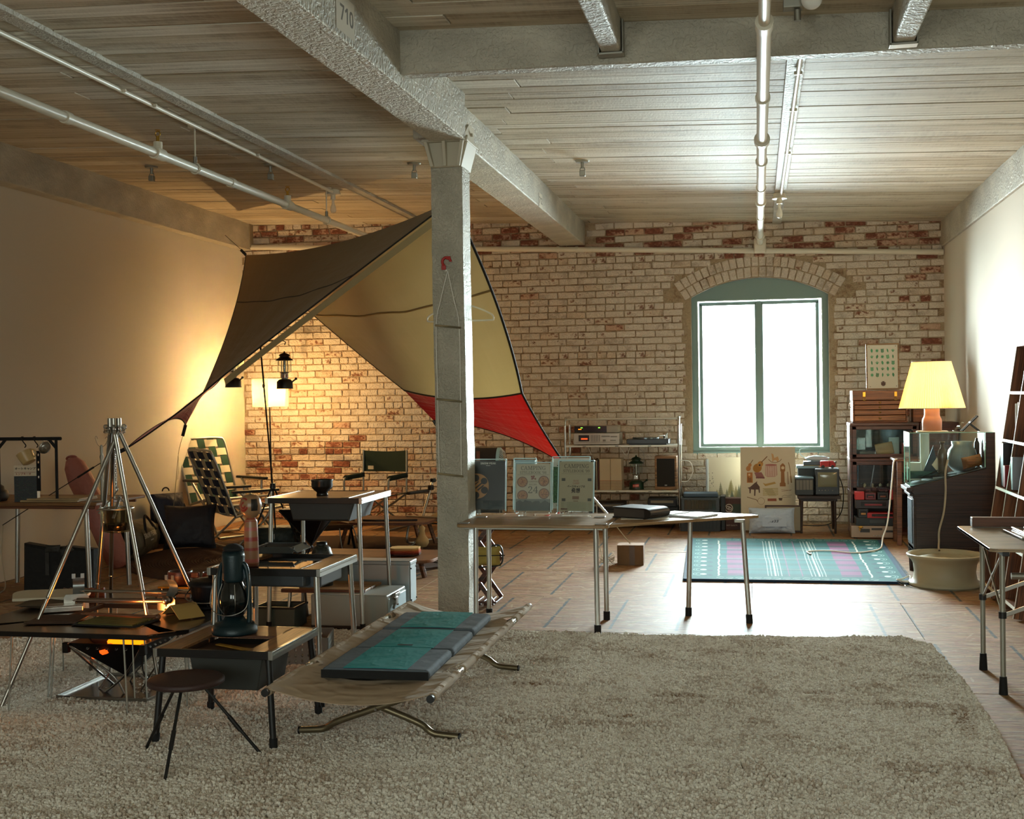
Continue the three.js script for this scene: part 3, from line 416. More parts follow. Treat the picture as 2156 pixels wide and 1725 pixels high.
{ // drum floor lamp
  const t = thing('floor_lamp', 'lit cream drum-shade floor lamp on a slim dark pole in the brick corner', 'floor lamp', [-5.25, 0, -12.35]);
  part(t, 'base', [L([[0.001, 0.03], [0.03, 0.028], [0.14, 0.012], [0.15, 0], [0.001, 0]])], M.black);
  part(t, 'pole', [R([0, 0.02, 0], [-0.01, 1.42, 0], 0.008, 10)], M.black);
  const shade = new THREE.MeshPhysicalMaterial({ color: 0xffe69a, roughness: 1, transmission: 0.3, thickness: 0, emissive: 0xffd060, emissiveIntensity: 0.12 });
  const sh = part(t, 'lamp_shade', [L([[0.198, 0], [0.2, 0.31]], 0, 1.35, 0, 40)], shade);
  part(sh, 'shade_rim', [TO(0.199, 0.003, 0, 1.35, 0, Math.PI / 2, 0, 40), TO(0.2, 0.003, 0, 1.66, 0, Math.PI / 2, 0, 40), R([-0.199, 1.6, 0], [0.199, 1.6, 0], 0.002), R([0, 1.6, -0.199], [0, 1.6, 0.199], 0.002)], M.white);
  part(t, 'light_bulb', [SP(0.034, -0.01, 1.5, 0), CY(0.016, 0.016, 0.05, -0.01, 1.455, 0)], mat(0xffffff, 0.4, 0, { emissive: 0xffc070, emissiveIntensity: 6 }));
  const l = new THREE.PointLight(new THREE.Color().setRGB(1, 0.6, 0.23), 7); l.position.set(-0.01, 1.5, 0); l.shadow.radius = 0.5; t.add(l);
}
// ---------------------------------------------------------------- lounge corner: rug, chairs, bags, low tables
const cushion = (w, h, t, n = 18, pinch = 0.1, wob = 0.01, s = 1) => {
  const g = new THREE.BoxGeometry(w, h, t, n, n, 2), p = g.attributes.position;
  for (let i = 0; i < p.count; i++) {
    const x = p.getX(i), y = p.getY(i), a = (2 * x) / w, b = (2 * y) / h, zz = Math.sign(Math.round(p.getZ(i) * 2 / t)), m = Math.pow(Math.max(0, (1 - a * a) * (1 - b * b)), 0.38);
    const k = fbm(a * 0.5 + 0.5, b * 0.5 + 0.5, 5, 5, 3, s) - 0.5;
    p.setXYZ(i, x * (1 - pinch * (1 - b * b) * a * a), y * (1 - pinch * (1 - a * a) * b * b), zz * (t / 2) * (0.04 + m) + wob * k * 2 * m);
  }
  g.computeVertexNormals(); return g;
};
const lump = (prof, seg = 26, amp = 0.01, s = 1, sz = 1) => { const g = L(prof, 0, 0, 0, seg), p = g.attributes.position; for (let i = 0; i < p.count; i++) { const x = p.getX(i), y = p.getY(i), z = p.getZ(i), a = Math.atan2(z, x) / (2 * Math.PI) + 0.5, k = 1 + (fbm(a, y * 0.5 + 0.5, 5, 8, 3, s) - 0.5) * amp / 0.1; p.setXYZ(i, x * k, y, z * k * sz); } g.computeVertexNormals(); return g; };
{
  const prof = [[0.001, 0.006]]; for (let k = 0; k < 58; k++) { const r = 0.02 + k * 0.026; prof.push([r, 0.008], [r + 0.007, 0.015], [r + 0.019, 0.015], [r + 0.025, 0.008]); } prof.push([1.53, 0.001]);
  solo('round_rug', 'round dark brown braided rug under the chairs and low tables', 'rug', [L(prof, 0, 0, 0, 72)], mat(0x4a3222, 0.95, 0, { bumpMap: weave, bumpScale: 0.003 }), [-4.05, 0, -10.2]);
}
const lawnChair = (label, at, turn, vc, hc, k = 1) => {
  const t = thing('lawn_chair', label, 'chair', at, turn, 'webbed lawn chairs by the lamp'); t.scale.setScalar(k);
  const rec = 0.36, W = 0.27, U = [0, Math.cos(rec), -Math.sin(rec)], N = [0, Math.sin(rec), Math.cos(rec)], O = [0, 0.3, -0.2];
  const bp = (s, u, n = 0) => [s, O[1] + U[1] * u + N[1] * n, O[2] + U[2] * u + N[2] * n];
  part(t, 'back_frame', [T([bp(-W, 0), bp(-W, 0.3), bp(-W, 0.6), bp(-W + 0.05, 0.65), bp(0, 0.655), bp(W - 0.05, 0.65), bp(W, 0.6), bp(W, 0.3), bp(W, 0)], 0.0125, 50, 8)], M.alu);
  part(t, 'seat_frame', [T([[-W, 0.3, -0.2], [-W, 0.35, 0.0], [-W, 0.37, 0.26], [W, 0.37, 0.26], [W, 0.35, 0], [W, 0.3, -0.2]], 0.0125, 50, 8, false, 0.1)], M.alu);
  const web = (fn) => [keep(S(fn, 24, 1, 0.002))];
  for (let i = 0; i < 5; i++) { const s = (i - 2) * 0.112; part(t, 'vertical_strap', web((u, v) => bp(s + (v - 0.5) * 0.078, 0.01 + u * 0.645, 0.004 * Math.sin(u * Math.PI * 7 + i * Math.PI))), vc); }
  for (let j = 0; j < 7; j++) { const u0 = 0.06 + j * 0.09; part(t, 'cross_strap', web((u, v) => bp(-W + u * 2 * W, u0 + (0.5 - v) * 0.07, -0.004 * Math.sin(u * Math.PI * 5 + j * Math.PI))), hc); }
  for (let j = 0; j < 5; j++) part(t, 'seat_strap', web((u, v) => [-W + u * 2 * W, 0.31 + 0.06 * (j / 4) - 0.02 * Math.sin(u * Math.PI), -0.14 + j * 0.09 + (v - 0.5) * 0.06]), hc);
  for (const s of [-1, 1]) {
    part(t, 'armrest', [B(0.045, 0.025, 0.46, s * (W + 0.03), 0.53, -0.02, 0.008)], M.black);
    part(t, 'leg', [T([[s * (W + 0.025), 0.52, 0.14], [s * (W + 0.025), 0.3, 0.1], [s * (W + 0.025), 0.02, -0.22]], 0.012, 12, 8)], M.alu);
    part(t, 'leg', [T([[s * (W + 0.012), 0.52, -0.16], [s * (W + 0.012), 0.3, 0.05], [s * (W + 0.012), 0.02, 0.26]], 0.012, 12, 8)], M.alu);
  }
  part(t, 'foot_bar', [R([-W - 0.02, 0.015, -0.22], [W + 0.02, 0.015, -0.22], 0.012), R([-W - 0.01, 0.015, 0.26], [W + 0.01, 0.015, 0.26], 0.012)], M.alu);
};
const webM = (h) => cloth(h);
lawnChair('green and white webbed lawn chair standing against the plain wall by the lamp', [-5.5, 0, -11.75], 1.05, webM(0x1f4034), webM(0xc4bda6), 1.12);
lawnChair('navy and cream webbed lawn chair turned to show its back, before the green one', [-4.95, 0, -10.95], 2.42, webM(0xb3a586), webM(0x20293c), 1.05);
{ // director's chair
  const t = thing('director_chair', 'dark green canvas director chair with padded arms before the brick wall', 'chair', [-4.1, 0, -12.5], -0.18);
  const W = 0.27;
  part(t, 'back_canvas', [keep(S((u, v) => [(u - 0.5) * 0.56, 0.61 + 0.235 * v - 0.012 * Math.sin(u * Math.PI) * v, -0.22 - 0.03 * Math.sin(u * Math.PI)], 20, 4, 0.012))], M.olive);
  const lb = part(t, 'sewn_label', [keep(new THREE.PlaneGeometry(0.07, 0.04))], mat(0xb9b2a0, 0.8)); lb.position.set(-0.17, 0.655, -0.2);
  for (const s of [-1, 1]) {
    part(t, 'back_post', [R([s * W, 0.38, -0.2], [s * W, 0.85, -0.22], 0.011)], M.aluDull);
    part(t, 'arm_frame', [T([[s * W, 0.36, -0.2], [s * W, 0.57, -0.2], [s * W, 0.57, -0.1], [s * W, 0.565, 0.18], [s * W, 0.52, 0.22], [s * W, 0.36, 0.22]], 0.011, 30, 8)], M.aluDull);
    part(t, 'arm_pad', [R([s * W, 0.572, -0.16], [s * W, 0.565, 0.19], 0.028, 12)], M.olive);
    part(t, 'joint', [CY(0.02, 0.02, 0.05, s * W, 0.575, -0.2, 10)], M.black);
    for (const z of [-0.2, 0.22]) part(t, 'leg', [R([s * W, 0.37, z], [-s * W, 0.015, z], 0.011)], M.aluDull);
    part(t, 'floor_bar', [R([s * W, 0.015, -0.24], [s * W, 0.015, 0.26], 0.011)], M.aluDull);
  }
  part(t, 'seat_canvas', [keep(S((u, v) => [(u - 0.5) * 0.54, 0.375 - 0.03 * Math.sin(u * Math.PI), -0.22 + v * 0.46], 16, 4, 0.008))], M.olive);
}
{ // low sling chair with flat wooden arms
  const t = thing('sling_chair', 'low brown canvas sling chair with flat wooden arms behind the tall camp table', 'chair', [-4.05, 0, -10.7], 0.5);
  for (const s of [-1, 1]) {
    part(t, 'armrest', [B(0.07, 0.02, 0.5, s * 0.29, 0.4, 0.03, 0.006)], M.bamboo);
    part(t, 'leg', [SQ([s * 0.28, 0.39, 0.22], [s * 0.28, 0.01, -0.22], 0.022, 0.03, 0.003)], M.black); part(t, 'leg', [SQ([s * 0.265, 0.39, -0.18], [s * 0.265, 0.01, 0.26], 0.022, 0.03, 0.003)], M.black);
  }
  part(t, 'sling', [keep(S((u, v) => [(u - 0.5) * 0.5, 0.3 - 0.12 * Math.sin(v * Math.PI * 0.9) + (v < 0.5 ? 0.16 * Math.pow(1 - v * 2, 1.2) : 0), -0.42 + v * 0.68], 12, 16, 0.006))], cloth(0x7d5a36));
  part(t, 'cross_bar', [R([-0.27, 0.46, -0.42], [0.27, 0.46, -0.42], 0.012), R([-0.27, 0.3, 0.25], [0.27, 0.3, 0.25], 0.012)], M.bamboo);
}
{ // low folding chair partly behind the column
  const t = thing('low_chair', 'low aluminium folding chair with beige seat and black joints peeking out behind the column', 'chair', [-3.0, 0, -11.3], -0.35);
  for (const s of [-1, 1]) {
    part(t, 'back_post', [R([s * 0.25, 0.1, 0.12], [s * 0.25, 0.62, -0.16], 0.013)], M.alu);
    part(t, 'joint', [B(0.05, 0.05, 0.05, s * 0.25, 0.53, -0.11, 0.01), B(0.045, 0.04, 0.045, s * 0.25, 0.6, -0.15, 0.008)], M.black);
    part(t, 'arm', [B(0.05, 0.03, 0.34, s * 0.27, 0.5, 0.08, 0.01)], M.black);
    part(t, 'foot', [T([[s * 0.25, 0.25, 0.24], [s * 0.25, 0.06, 0.3], [s * 0.25, 0.015, 0.2], [s * 0.25, 0.015, -0.26]], 0.013, 24, 8)], M.alu);
  }
  part(t, 'seat', [keep(S((u, v) => [(u - 0.5) * 0.5, 0.27 - 0.04 * Math.sin(v * Math.PI), -0.2 + v * 0.45], 8, 10, 0.008))], cloth(0x9a8560));
  part(t, 'seat_tube', [0, 1, 2].map((k) => R([-0.27, 0.22 + 0.03 * k, 0.25 + 0.012 * k], [0.27, 0.22 + 0.03 * k, 0.25 + 0.012 * k], 0.009)), M.alu);
  solo('gourd', 'pale gourd-shaped pouch hanging beside the brown coffee table', 'pouch', [lump([[0.001, 0], [0.04, 0.006], [0.062, 0.04], [0.06, 0.07], [0.034, 0.11], [0.024, 0.15], [0.03, 0.18], [0.012, 0.2], [0.001, 0.2]], 20, 0.008, 5), R([0, 0.19, 0], [0.0, 0.212, 0], 0.003)], cloth(0xb79a68), [-3.04, 0.05, -10.6]);
}
{ // brown coffee table
  const t = thing('coffee_table', 'brown wooden coffee table with splayed legs behind the tall camp table', 'table', [-3.46, 0, -10.9]);
  part(t, 'tabletop', [E([[-0.38, -0.32], [0.36, -0.32], [0.45, -0.2], [0.45, 0.2], [0.36, 0.3], [-0.28, 0.32], [-0.45, 0.16], [-0.45, -0.2]], 0.026, 0.004).rotateX(Math.PI / 2).translate(0, 0.262, 0)], wood(0x7a4a30, 0.45, 0.9, 0.3));
  for (const [x, z] of [[-0.33, -0.22], [0.33, -0.22], [-0.33, 0.22], [0.33, 0.22]]) part(t, 'leg', [SQ([x, 0.25, z], [x * 1.22, 0.0, z * 1.15], 0.035, 0.024, 0.004)], M.brown);
  part(t, 'under_wire', [T([[-0.4, 0.24, 0.25], [-0.38, 0.1, 0.27], [-0.36, 0.01, 0.28]], 0.006, 10, 6), T([[-0.25, 0.24, 0.3], [-0.2, 0.1, 0.3], [-0.18, 0.01, 0.3]], 0.006, 10, 6), T([[0.02, 0.1, 0.1], [0.12, 0.02, 0.2], [0.3, 0.06, 0.2], [0.34, 0.14, 0.15]], 0.009, 20, 6)], M.aluDull);
  solo('leather_sheath', 'flat dark leather sheath lying on the brown coffee table', 'sheath', [E([[-0.26, -0.01], [-0.12, -0.055], [0.05, -0.03], [0.26, -0.012], [0.27, 0.01], [0.05, 0.03], [-0.12, 0.05], [-0.25, 0.02]], 0.016, 0.005).rotateX(Math.PI / 2)], mat(0x1d1614, 0.5), [-3.4, 0.283, -10.75], 0.1);
}
{ // long low table with plates
  const t = thing('low_table', 'long low oak table with rounded corners carrying the plate stack', 'table', [-3.12, 0, -9.4]);
  part(t, 'tabletop', [new THREE.ExtrudeGeometry(RRS(1.16, 0.66, 0.12), { depth: 0.018, bevelEnabled: true, bevelThickness: 0.003, bevelSize: 0.003, bevelSegments: 1, curveSegments: 8 }).rotateX(-Math.PI / 2).translate(0, 0.125, 0)], wood(0x8a5a38, 0.4, 1.2, 0.35));
  for (const [x, z] of [[-0.5, -0.25], [0.5, -0.25], [-0.5, 0.25], [0.5, 0.25]]) part(t, 'leg', [SQ([x * 0.96, 0.125, z], [x * 1.03, 0, z * 1.04], 0.036, 0.03, 0.005)], M.brown);
  part(t, 'end_handle', [T([[0.56, 0.12, 0.2], [0.62, 0.1, 0.15], [0.63, 0.06, 0], [0.62, 0.1, -0.15], [0.56, 0.12, -0.2]], 0.006, 20, 6)], M.black);
  const oct = (r) => [[-r, -r * 0.42], [-r * 0.62, -r * 0.72], [r * 0.62, -r * 0.72], [r, -r * 0.42], [r, r * 0.42], [r * 0.62, r * 0.72], [-r * 0.62, r * 0.72], [-r, r * 0.42]];
  ['3a1d17', '6d2418', 'a0391f', 'b9572c', 'c98b4c', 'd8b77c'].forEach((c, i) => solo('plate', ['darkest maroon plate at the bottom of the stack', 'deep red plate second from the bottom of the stack', 'brick red plate in the middle of the stack', 'orange plate above the brick red one', 'ochre plate just under the top of the stack', 'pale yellow octagonal plate topping the stack on the low table'][i], 'plate', [E(oct(0.125 - 0.001 * i), 0.009, 0.003).rotateX(Math.PI / 2), E(oct(0.09), 0.006, 0.002).rotateX(Math.PI / 2).translate(0, -0.005, 0)], mat(parseInt(c, 16), 0.35), [-2.83, 0.157 + i * 0.0105, -9.36], 0.12, 'coloured plates on the low table'));
}
// bags along the plain wall
{
  const t = thing('sleeping_bag', 'long crumpled pink storage bag leaning on the plain wall behind the wooden table', 'bag', [-5.4, 0, -9.42]);
  const prof = [[0.001, 0], [0.07, 0.01], [0.1, 0.08], [0.108, 0.3], [0.1, 0.6], [0.105, 0.85], [0.085, 0.98], [0.05, 1.04], [0.03, 1.05], [0.001, 1.02]];
  part(t, 'bag_body', [lump(prof, 36, 0.028, 11).rotateZ(0.44).rotateX(0.03)], nylon(0xa3665c)); part(t, 'drawn_neck', [TO(0.04, 0.01, -0.44, 0.95, 0.03, 1.2, 0.3)], nylon(0x8a4a44));
}
{
  const t = thing('duffel', 'grey olive duffel roll with printed lettering lying behind the pink bag', 'bag', [-5.63, 0.0, -10.05], 0.25);
  const body = lump([[0.001, -0.36], [0.13, -0.36], [0.165, -0.3], [0.17, 0], [0.165, 0.3], [0.12, 0.36], [0.001, 0.36]], 30, 0.012, 23).rotateX(Math.PI / 2).translate(0, 0.165, 0);
  part(t, 'bag_body', [body], nylon(0x5b5240));
  const lt = canvas(256, 96, (g) => { g.fillStyle = '#5b5240'; g.fillRect(0, 0, 256, 96); g.fillStyle = '#c9c6b8'; g.font = 'bold 44px sans-serif'; g.fillText('SNOW PEAK', 4, 50, 248); g.fillRect(120, 66, 60, 8); });
  part(t, 'printed_panel', [keep(S((u, v) => { const a = -0.2 + v * 0.8; return [0.178 * Math.cos(a), 0.165 + 0.178 * Math.sin(a), 0.3 - u * 0.42]; }, 8, 6, 0.002))], mat(0xffffff, 0.7, 0, { map: lt }));
  part(t, 'carry_strap', [T([[0.16, 0.24, 0.2], [0.12, 0.36, 0.1], [0.1, 0.37, -0.05], [0.16, 0.24, -0.15]], 0.012, 20, 6)], M.blackMatte);
  part(t, 'end_patch', [CY(0.12, 0.12, 0.02, 0, 0, 0, 24).rotateX(Math.PI / 2).translate(0, 0.165, 0.365)], M.blackMatte);
}
{
  const t = thing('backpack', 'navy rounded backpack with top loop leaning on the plain wall', 'backpack', [-5.78, 0, -10.98], 0.9);
  part(t, 'pack_body', [cushion(0.34, 0.5, 0.26, 16, 0.0, 0.02, 31).rotateX(-0.1).translate(0, 0.26, 0), cushion(0.28, 0.26, 0.2, 12, 0, 0.015, 33).translate(0, 0.16, 0.1)], nylon(0x17223a));
  part(t, 'haul_loop', [TO(0.035, 0.007, 0, 0.53, -0.04, 0, 0, 18, Math.PI)], M.blackMatte);
  part(t, 'side_strap', [T([[0.14, 0.4, 0.06], [0.18, 0.25, 0.1], [0.14, 0.08, 0.06]], 0.012, 16, 6), T([[-0.14, 0.4, 0.06], [-0.18, 0.25, 0.1], [-0.14, 0.08, 0.06]], 0.012, 16, 6)], M.black);
}
solo('floor_cushion', 'dark charcoal square cushion propped before the navy backpack', 'cushion', [cushion(0.5, 0.44, 0.2, 22, 0.1, 0.016, 41).rotateX(-0.3).translate(0, 0.22, 0)], nylon(0x23222a), [-5.36, 0.0, -10.62], 0.35);
solo('brown_box', 'small brown fabric cube beside the duffel under the backpack', 'box', [B(0.2, 0.24, 0.2, 0, 0.12, 0, 0.02)], cloth(0x4b3f31), [-5.82, 0, -10.62], 0.3);
{
  const t = thing('gear_bag', 'small dark green zipped gear bag on the round rug behind the doll', 'bag', [-4.45, 0, -10.62], 0.1);
  part(t, 'bag_body', [cushion(0.42, 0.24, 0.3, 14, 0.02, 0.02, 51).rotateX(-0.08).translate(0, 0.125, 0)], nylon(0x1f2b28)); part(t, 'zip_flap', [B(0.36, 0.012, 0.16, 0, 0.225, 0.02, 0.005)], nylon(0x6d6450)); part(t, 'buckle', [B(0.012, 0.05, 0.01, 0, 0.15, 0.155, 0.002)], M.aluDull);
}
{
  const t = thing('tote_bag', 'black flat tote bag with a ribbon bow standing by the plain wall', 'bag', [-5.18, 0, -8.15], 0.12);
  part(t, 'bag_body', [E([[-0.27, 0], [0.27, 0], [0.28, 0.33], [0.1, 0.35], [-0.05, 0.345], [-0.26, 0.38]], 0.12, 0.02)], mat(0x121212, 0.8, 0, { bumpMap: wrinkle, bumpScale: 0.006 }));
  part(t, 'ribbon', [cushion(0.12, 0.06, 0.03, 8, 0.1).translate(-0.02, 0.34, 0.075), cushion(0.12, 0.06, 0.03, 8, 0.1).rotateZ(0.5).translate(0.08, 0.33, 0.075), B(0.03, 0.2, 0.006, -0.07, 0.24, 0.068, 0.002)], nylon(0x2d2c28));
}
// wooden table by the plain wall with a hanging rack
{
  const t = thing('side_table', 'bamboo-topped table on a slim metal leg beside the plain wall', 'table', [-5.33, 0, -8.27]);
  part(t, 'tabletop', [B(1.2, 0.022, 0.72, 0, 0.689, 0, 0.006)], wood(0x9c6c3e, 0.45, 0.9, 0.2));
  part(t, 'frame_rail', [B(1.1, 0.03, 0.02, 0, 0.665, 0.3, 0.004), B(1.1, 0.03, 0.02, 0, 0.665, -0.3, 0.004)], M.brown);
  for (const [x, z] of [[0.47, 0.28], [0.47, -0.28], [-0.47, 0.28], [-0.47, -0.28]]) part(t, 'leg', [R([x, 0.68, z], [x + 0.02 * Math.sign(x), 0, z], 0.018, 12)], M.alu);
  const r = thing('hanging_rack', 'black iron bar rack standing on the bamboo-topped table', 'rack', [-5.4, 0.7, -8.0]);
  part(r, 'upright', [R([0.3, 0, 0], [0.3, 0.46, 0], 0.011)], M.blackMatte); part(r, 'upright', [R([-0.18, 0, 0], [-0.18, 0.46, 0], 0.011)], M.blackMatte);
  part(r, 'top_bar', [R([-0.22, 0.47, 0], [0.34, 0.47, 0], 0.013), R([0.3, 0.4, 0], [0.24, 0.465, 0], 0.012), R([-0.18, 0.4, 0], [-0.12, 0.465, 0], 0.012)], M.blackMatte);
  const hook = (x) => part(r, 'hook', [T([[x, 0.485, -0.012], [x, 0.48, 0.015], [x + 0.015, 0.45, 0.012], [x + 0.03, 0.42, 0.0], [x + 0.025, 0.405, 0.01]], 0.004, 16, 6)], M.blackMatte);
  hook(0.02); hook(0.12);
  const mug = thing('mug', 'cream enamel mug hanging tilted from the black rack', 'mug', [-5.345, 1.03, -8.0]); mug.rotation.z = 0.5;
  part(mug, 'cup', [L([[0.001, -0.045], [0.045, -0.045], [0.05, -0.035], [0.062, 0.045], [0.058, 0.045], [0.045, -0.036], [0.001, -0.04]])], mat(0xb59a68, 0.35)); part(mug, 'handle', [TO(0.028, 0.006, 0.06, 0.005, 0)], mat(0xb59a68, 0.35));
  solo('perforated_strap', 'black perforated steel strap hanging from the rack beside the mug', 'strap', [E([[-0.017, 0], [0.017, 0], [0.017, -0.3], [-0.017, -0.3]], 0.004, 0.001, [0, 1, 2, 3].map((k) => new THREE.Path().absellipse(0, -0.03 - k * 0.055, 0.006, 0.009, 0, Math.PI * 2)))], M.iron, [-5.25, 1.08, -8.0]);
  const sv = thing('sierra_cup', 'small round steel cup hanging at the end of the rack', 'cup', [-5.19, 1.1, -8.0]);
  part(sv, 'bowl', [L([[0.001, -0.02], [0.03, -0.018], [0.045, 0.0], [0.048, 0.012], [0.044, 0.0], [0.029, -0.014], [0.001, -0.016]]).rotateX(1.2)], M.steel); part(sv, 'handle', [TO(0.02, 0.0025, 0.0, 0.06, 0), TO(0.015, 0.002, 0, 0, 0.015)], M.steel);
  const kb = (g, s, x, y, c) => { g.fillStyle = c; g.fillRect(x, y, s, s * 0.16); };
  const cover = canvas(128, 240, (g, w, h) => { g.fillStyle = '#c9b9a0'; g.fillRect(0, 0, w, 70); g.fillStyle = '#20262a'; g.fillRect(0, 70, w, h); for (let i = 0; i < 500; i++) { g.fillStyle = `rgba(${rr(20, 90) | 0},${rr(30, 90) | 0},${rr(30, 80) | 0},0.5)`; g.fillRect(rnd() * w, 70 + rnd() * 170, rr(2, 9), rr(1, 4)); } g.fillStyle = '#7a2e22'; g.fillRect(4, 44, 118, 2); kana(g, 'オートキャンプ', 5, 12, 17, '#1a1512', 2.2); kana(g, 'トンプキーオ', 8, 48, 15, '#7a2e22', 2); });
  const bk = thing('book', 'thick white book with a dark photo cover standing under the mug', 'book', [-5.36, 0.7, -8.02], 0.22);
  part(bk, 'pages', [B(0.16, 0.262, 0.05, 0, 0.135, 0, 0.002)], M.paper); part(bk, 'spine', [B(0.004, 0.27, 0.06, 0.082, 0.135, 0, 0.001)], M.white);
  const fc = part(bk, 'front_cover', [keep(new THREE.BoxGeometry(0.168, 0.272, 0.004))], mat(0xffffff, 0.45, 0, { map: cover })); fc.position.set(0, 0.136, 0.029);
  solo('cutting_board', 'thin pale wooden tray board lying under the standing book', 'board', [B(0.46, 0.014, 0.3, 0, 0.007, 0, 0.004), B(0.42, 0.012, 0.27, 0.03, 0.02, 0.01, 0.004)], wood(0xc6a778, 0.5), [-5.16, 0.7, -8.12], 0.05);
  solo('black_clay_pot', 'squat black lidded pot at the edge of the bamboo-topped table', 'pot', [L([[0.001, 0], [0.09, 0], [0.105, 0.03], [0.1, 0.075], [0.075, 0.085], [0.07, 0.11], [0.04, 0.13], [0.001, 0.135]])], mat(0x1a1310, 0.55), [-5.66, 0.7, -8.05]);
  const lp = thing('lantern_hook', 'clamp-on iron hook post rising from the end of the bamboo-topped table', 'lantern stand', [-4.76, 0.7, -8.05]);
  part(lp, 'post', [L([[0.014, 0], [0.012, 0.1], [0.01, 0.3], [0.016, 0.33], [0.01, 0.35], [0.012, 0.4], [0.006, 0.42]], 0, 0, 0, 12)], M.aluDull);
  part(lp, 'base_plate', [B(0.13, 0.006, 0.07, -0.01, 0.003, 0, 0.002), B(0.006, 0.07, 0.03, 0.05, -0.03, 0, 0.002), B(0.1, 0.006, 0.03, 0.005, -0.065, 0, 0.002), CY(0.006, 0.006, 0.07, -0.02, -0.05, 0, 8), CY(0.016, 0.016, 0.012, -0.02, -0.085, 0, 10)], M.aluDull);
  part(lp, 'wire_hook', [T([[0, 0.4, 0], [0.03, 0.42, 0], [0.05, 0.46, 0], [0.045, 0.48, 0], [0.03, 0.465, 0]], 0.002, 16, 5), T([[0, 0.4, 0], [-0.03, 0.42, 0], [-0.05, 0.47, 0], [-0.04, 0.485, 0], [-0.03, 0.465, 0]], 0.002, 16, 5)], M.steel);
}
// ---------------------------------------------------------------- shag carpet
{
  const pts = [[-5.9, 0], [-5.9, -5.0], [-5.0, -6.05], [-3.6, -6.75], [-2.0, -7.02], [-0.96, -6.98], [0.54, -7.1], [0.8, -7.1], [0.93, -6.95], [0.96, -6.2], [0.965, -5.3], [0.92, -4.6], [0.9, -3.2], [0.9, 0]];
  const sh = new THREE.Shape(pts.map(([x, z]) => new THREE.Vector2(x, -z)));
  const inside = (x, z) => { let c = false; for (let i = 0, j = pts.length - 1; i < pts.length; j = i++) { const [xi, zi] = pts[i], [xj, zj] = pts[j]; if ((zi > z) !== (zj > z) && x < ((xj - xi) * (z - zi)) / (zj - zi) + xi) c = !c; } return c; };
  const t = thing('shag_carpet', 'large cream shag carpet with brown scuffed patches over the foreground floor', 'carpet');
  part(t, 'backing', [new THREE.ExtrudeGeometry(sh, { depth: 0.008, bevelEnabled: false }).rotateX(-Math.PI / 2)], mat(0x77664c, 1));
  const tuft = new THREE.IcosahedronGeometry(0.5, 1); { const p = tuft.attributes.position; for (let i = 0; i < p.count; i++) { const k = 0.8 + 0.5 * hash(Math.round(p.getX(i) * 99), Math.round(p.getY(i) * 99), Math.round(p.getZ(i) * 99)); p.setXYZ(i, p.getX(i) * k, p.getY(i) * k, p.getZ(i) * k); } tuft.computeVertexNormals(); }
  const spots = []; const step = 0.0112;
  for (let z = -7.2; z < -2.95; z += step) { const far = (-z - 2.9) / 4.3, half = 0.56 * -z, x0 = Math.max(-6, -0.205 * -z - half), x1 = Math.min(1, -0.2 * -z + half + 0.1); for (let x = x0; x < x1; x += step) { const a = x + (rnd() - 0.5) * step * 1.1, b = z + (rnd() - 0.5) * step * 1.1; if (inside(a, b)) spots.push([a, b]); } }
  const im = new THREE.InstancedMesh(tuft, mat(0xffffff, 1), spots.length), m4 = new THREE.Matrix4(), q = new THREE.Quaternion(), eu = new THREE.Euler(), col = new THREE.Color();
  const scuffs = [[-1.12, -5.72, 0.13, 0.06], [-0.36, -5.62, 0.17, 0.07], [0.24, -5.78, 0.12, 0.05], [-0.6, -5.2, 0.1, 0.05], [-0.2, -6.6, 0.3, 0.05], [0.85, -5.35, 0.05, 0.25]];
  spots.forEach(([x, z], i) => {
    const u = x / 8 + 0.9, v = -z / 8, sw = fbm(u, v, 9, 13, 4, 401), lay = fbm(u, v, 30, 60, 3, 403), r = rnd();
    let d = 0; for (const [sx, sz, a, b] of scuffs) d = Math.max(d, 1 - ((x - sx) / a) ** 2 - ((z - sz) / b) ** 2); d = Math.max(0, d) * (0.4 + 0.6 * r);
    const h = 0.008 + 0.02 * (0.35 + 0.65 * sst(0.3, 0.65, 0.5 * sw + 0.5 * lay)) * (0.7 + 0.6 * rnd()) * (1 - 0.6 * d), w = 0.0115 + 0.007 * rnd();
    eu.set((rnd() - 0.5) * 0.9, rnd() * 6.3, (rnd() - 0.5) * 0.9); q.setFromEuler(eu);
    m4.compose(V3(x, 0.008 + h * 0.5, z), q, V3(w, h * 1.25, w)); im.setMatrixAt(i, m4);
    const s = sst(0.62, 0.8, lay + 0.15 * (r - 0.5)) * 0.2 + d * 0.8; col.setRGB(0.7 + 0.08 * r, 0.655 + 0.075 * r, 0.57 + 0.07 * r).lerp(new THREE.Color(0.26, 0.16, 0.09), Math.min(1, s + 0.5 * sst(0.42, 0.72, 0.55 * fbm(u, v, 420, 560, 2, 407) + 0.45 * r + 0.22 * (lay - 0.5)))); im.setColorAt(i, col);  // tuft-scale brown puts shadow between tufts into the colour, besides scuffs
  });
  im.name = 'pile'; im.userData.kind = 'stuff'; t.add(im);
}
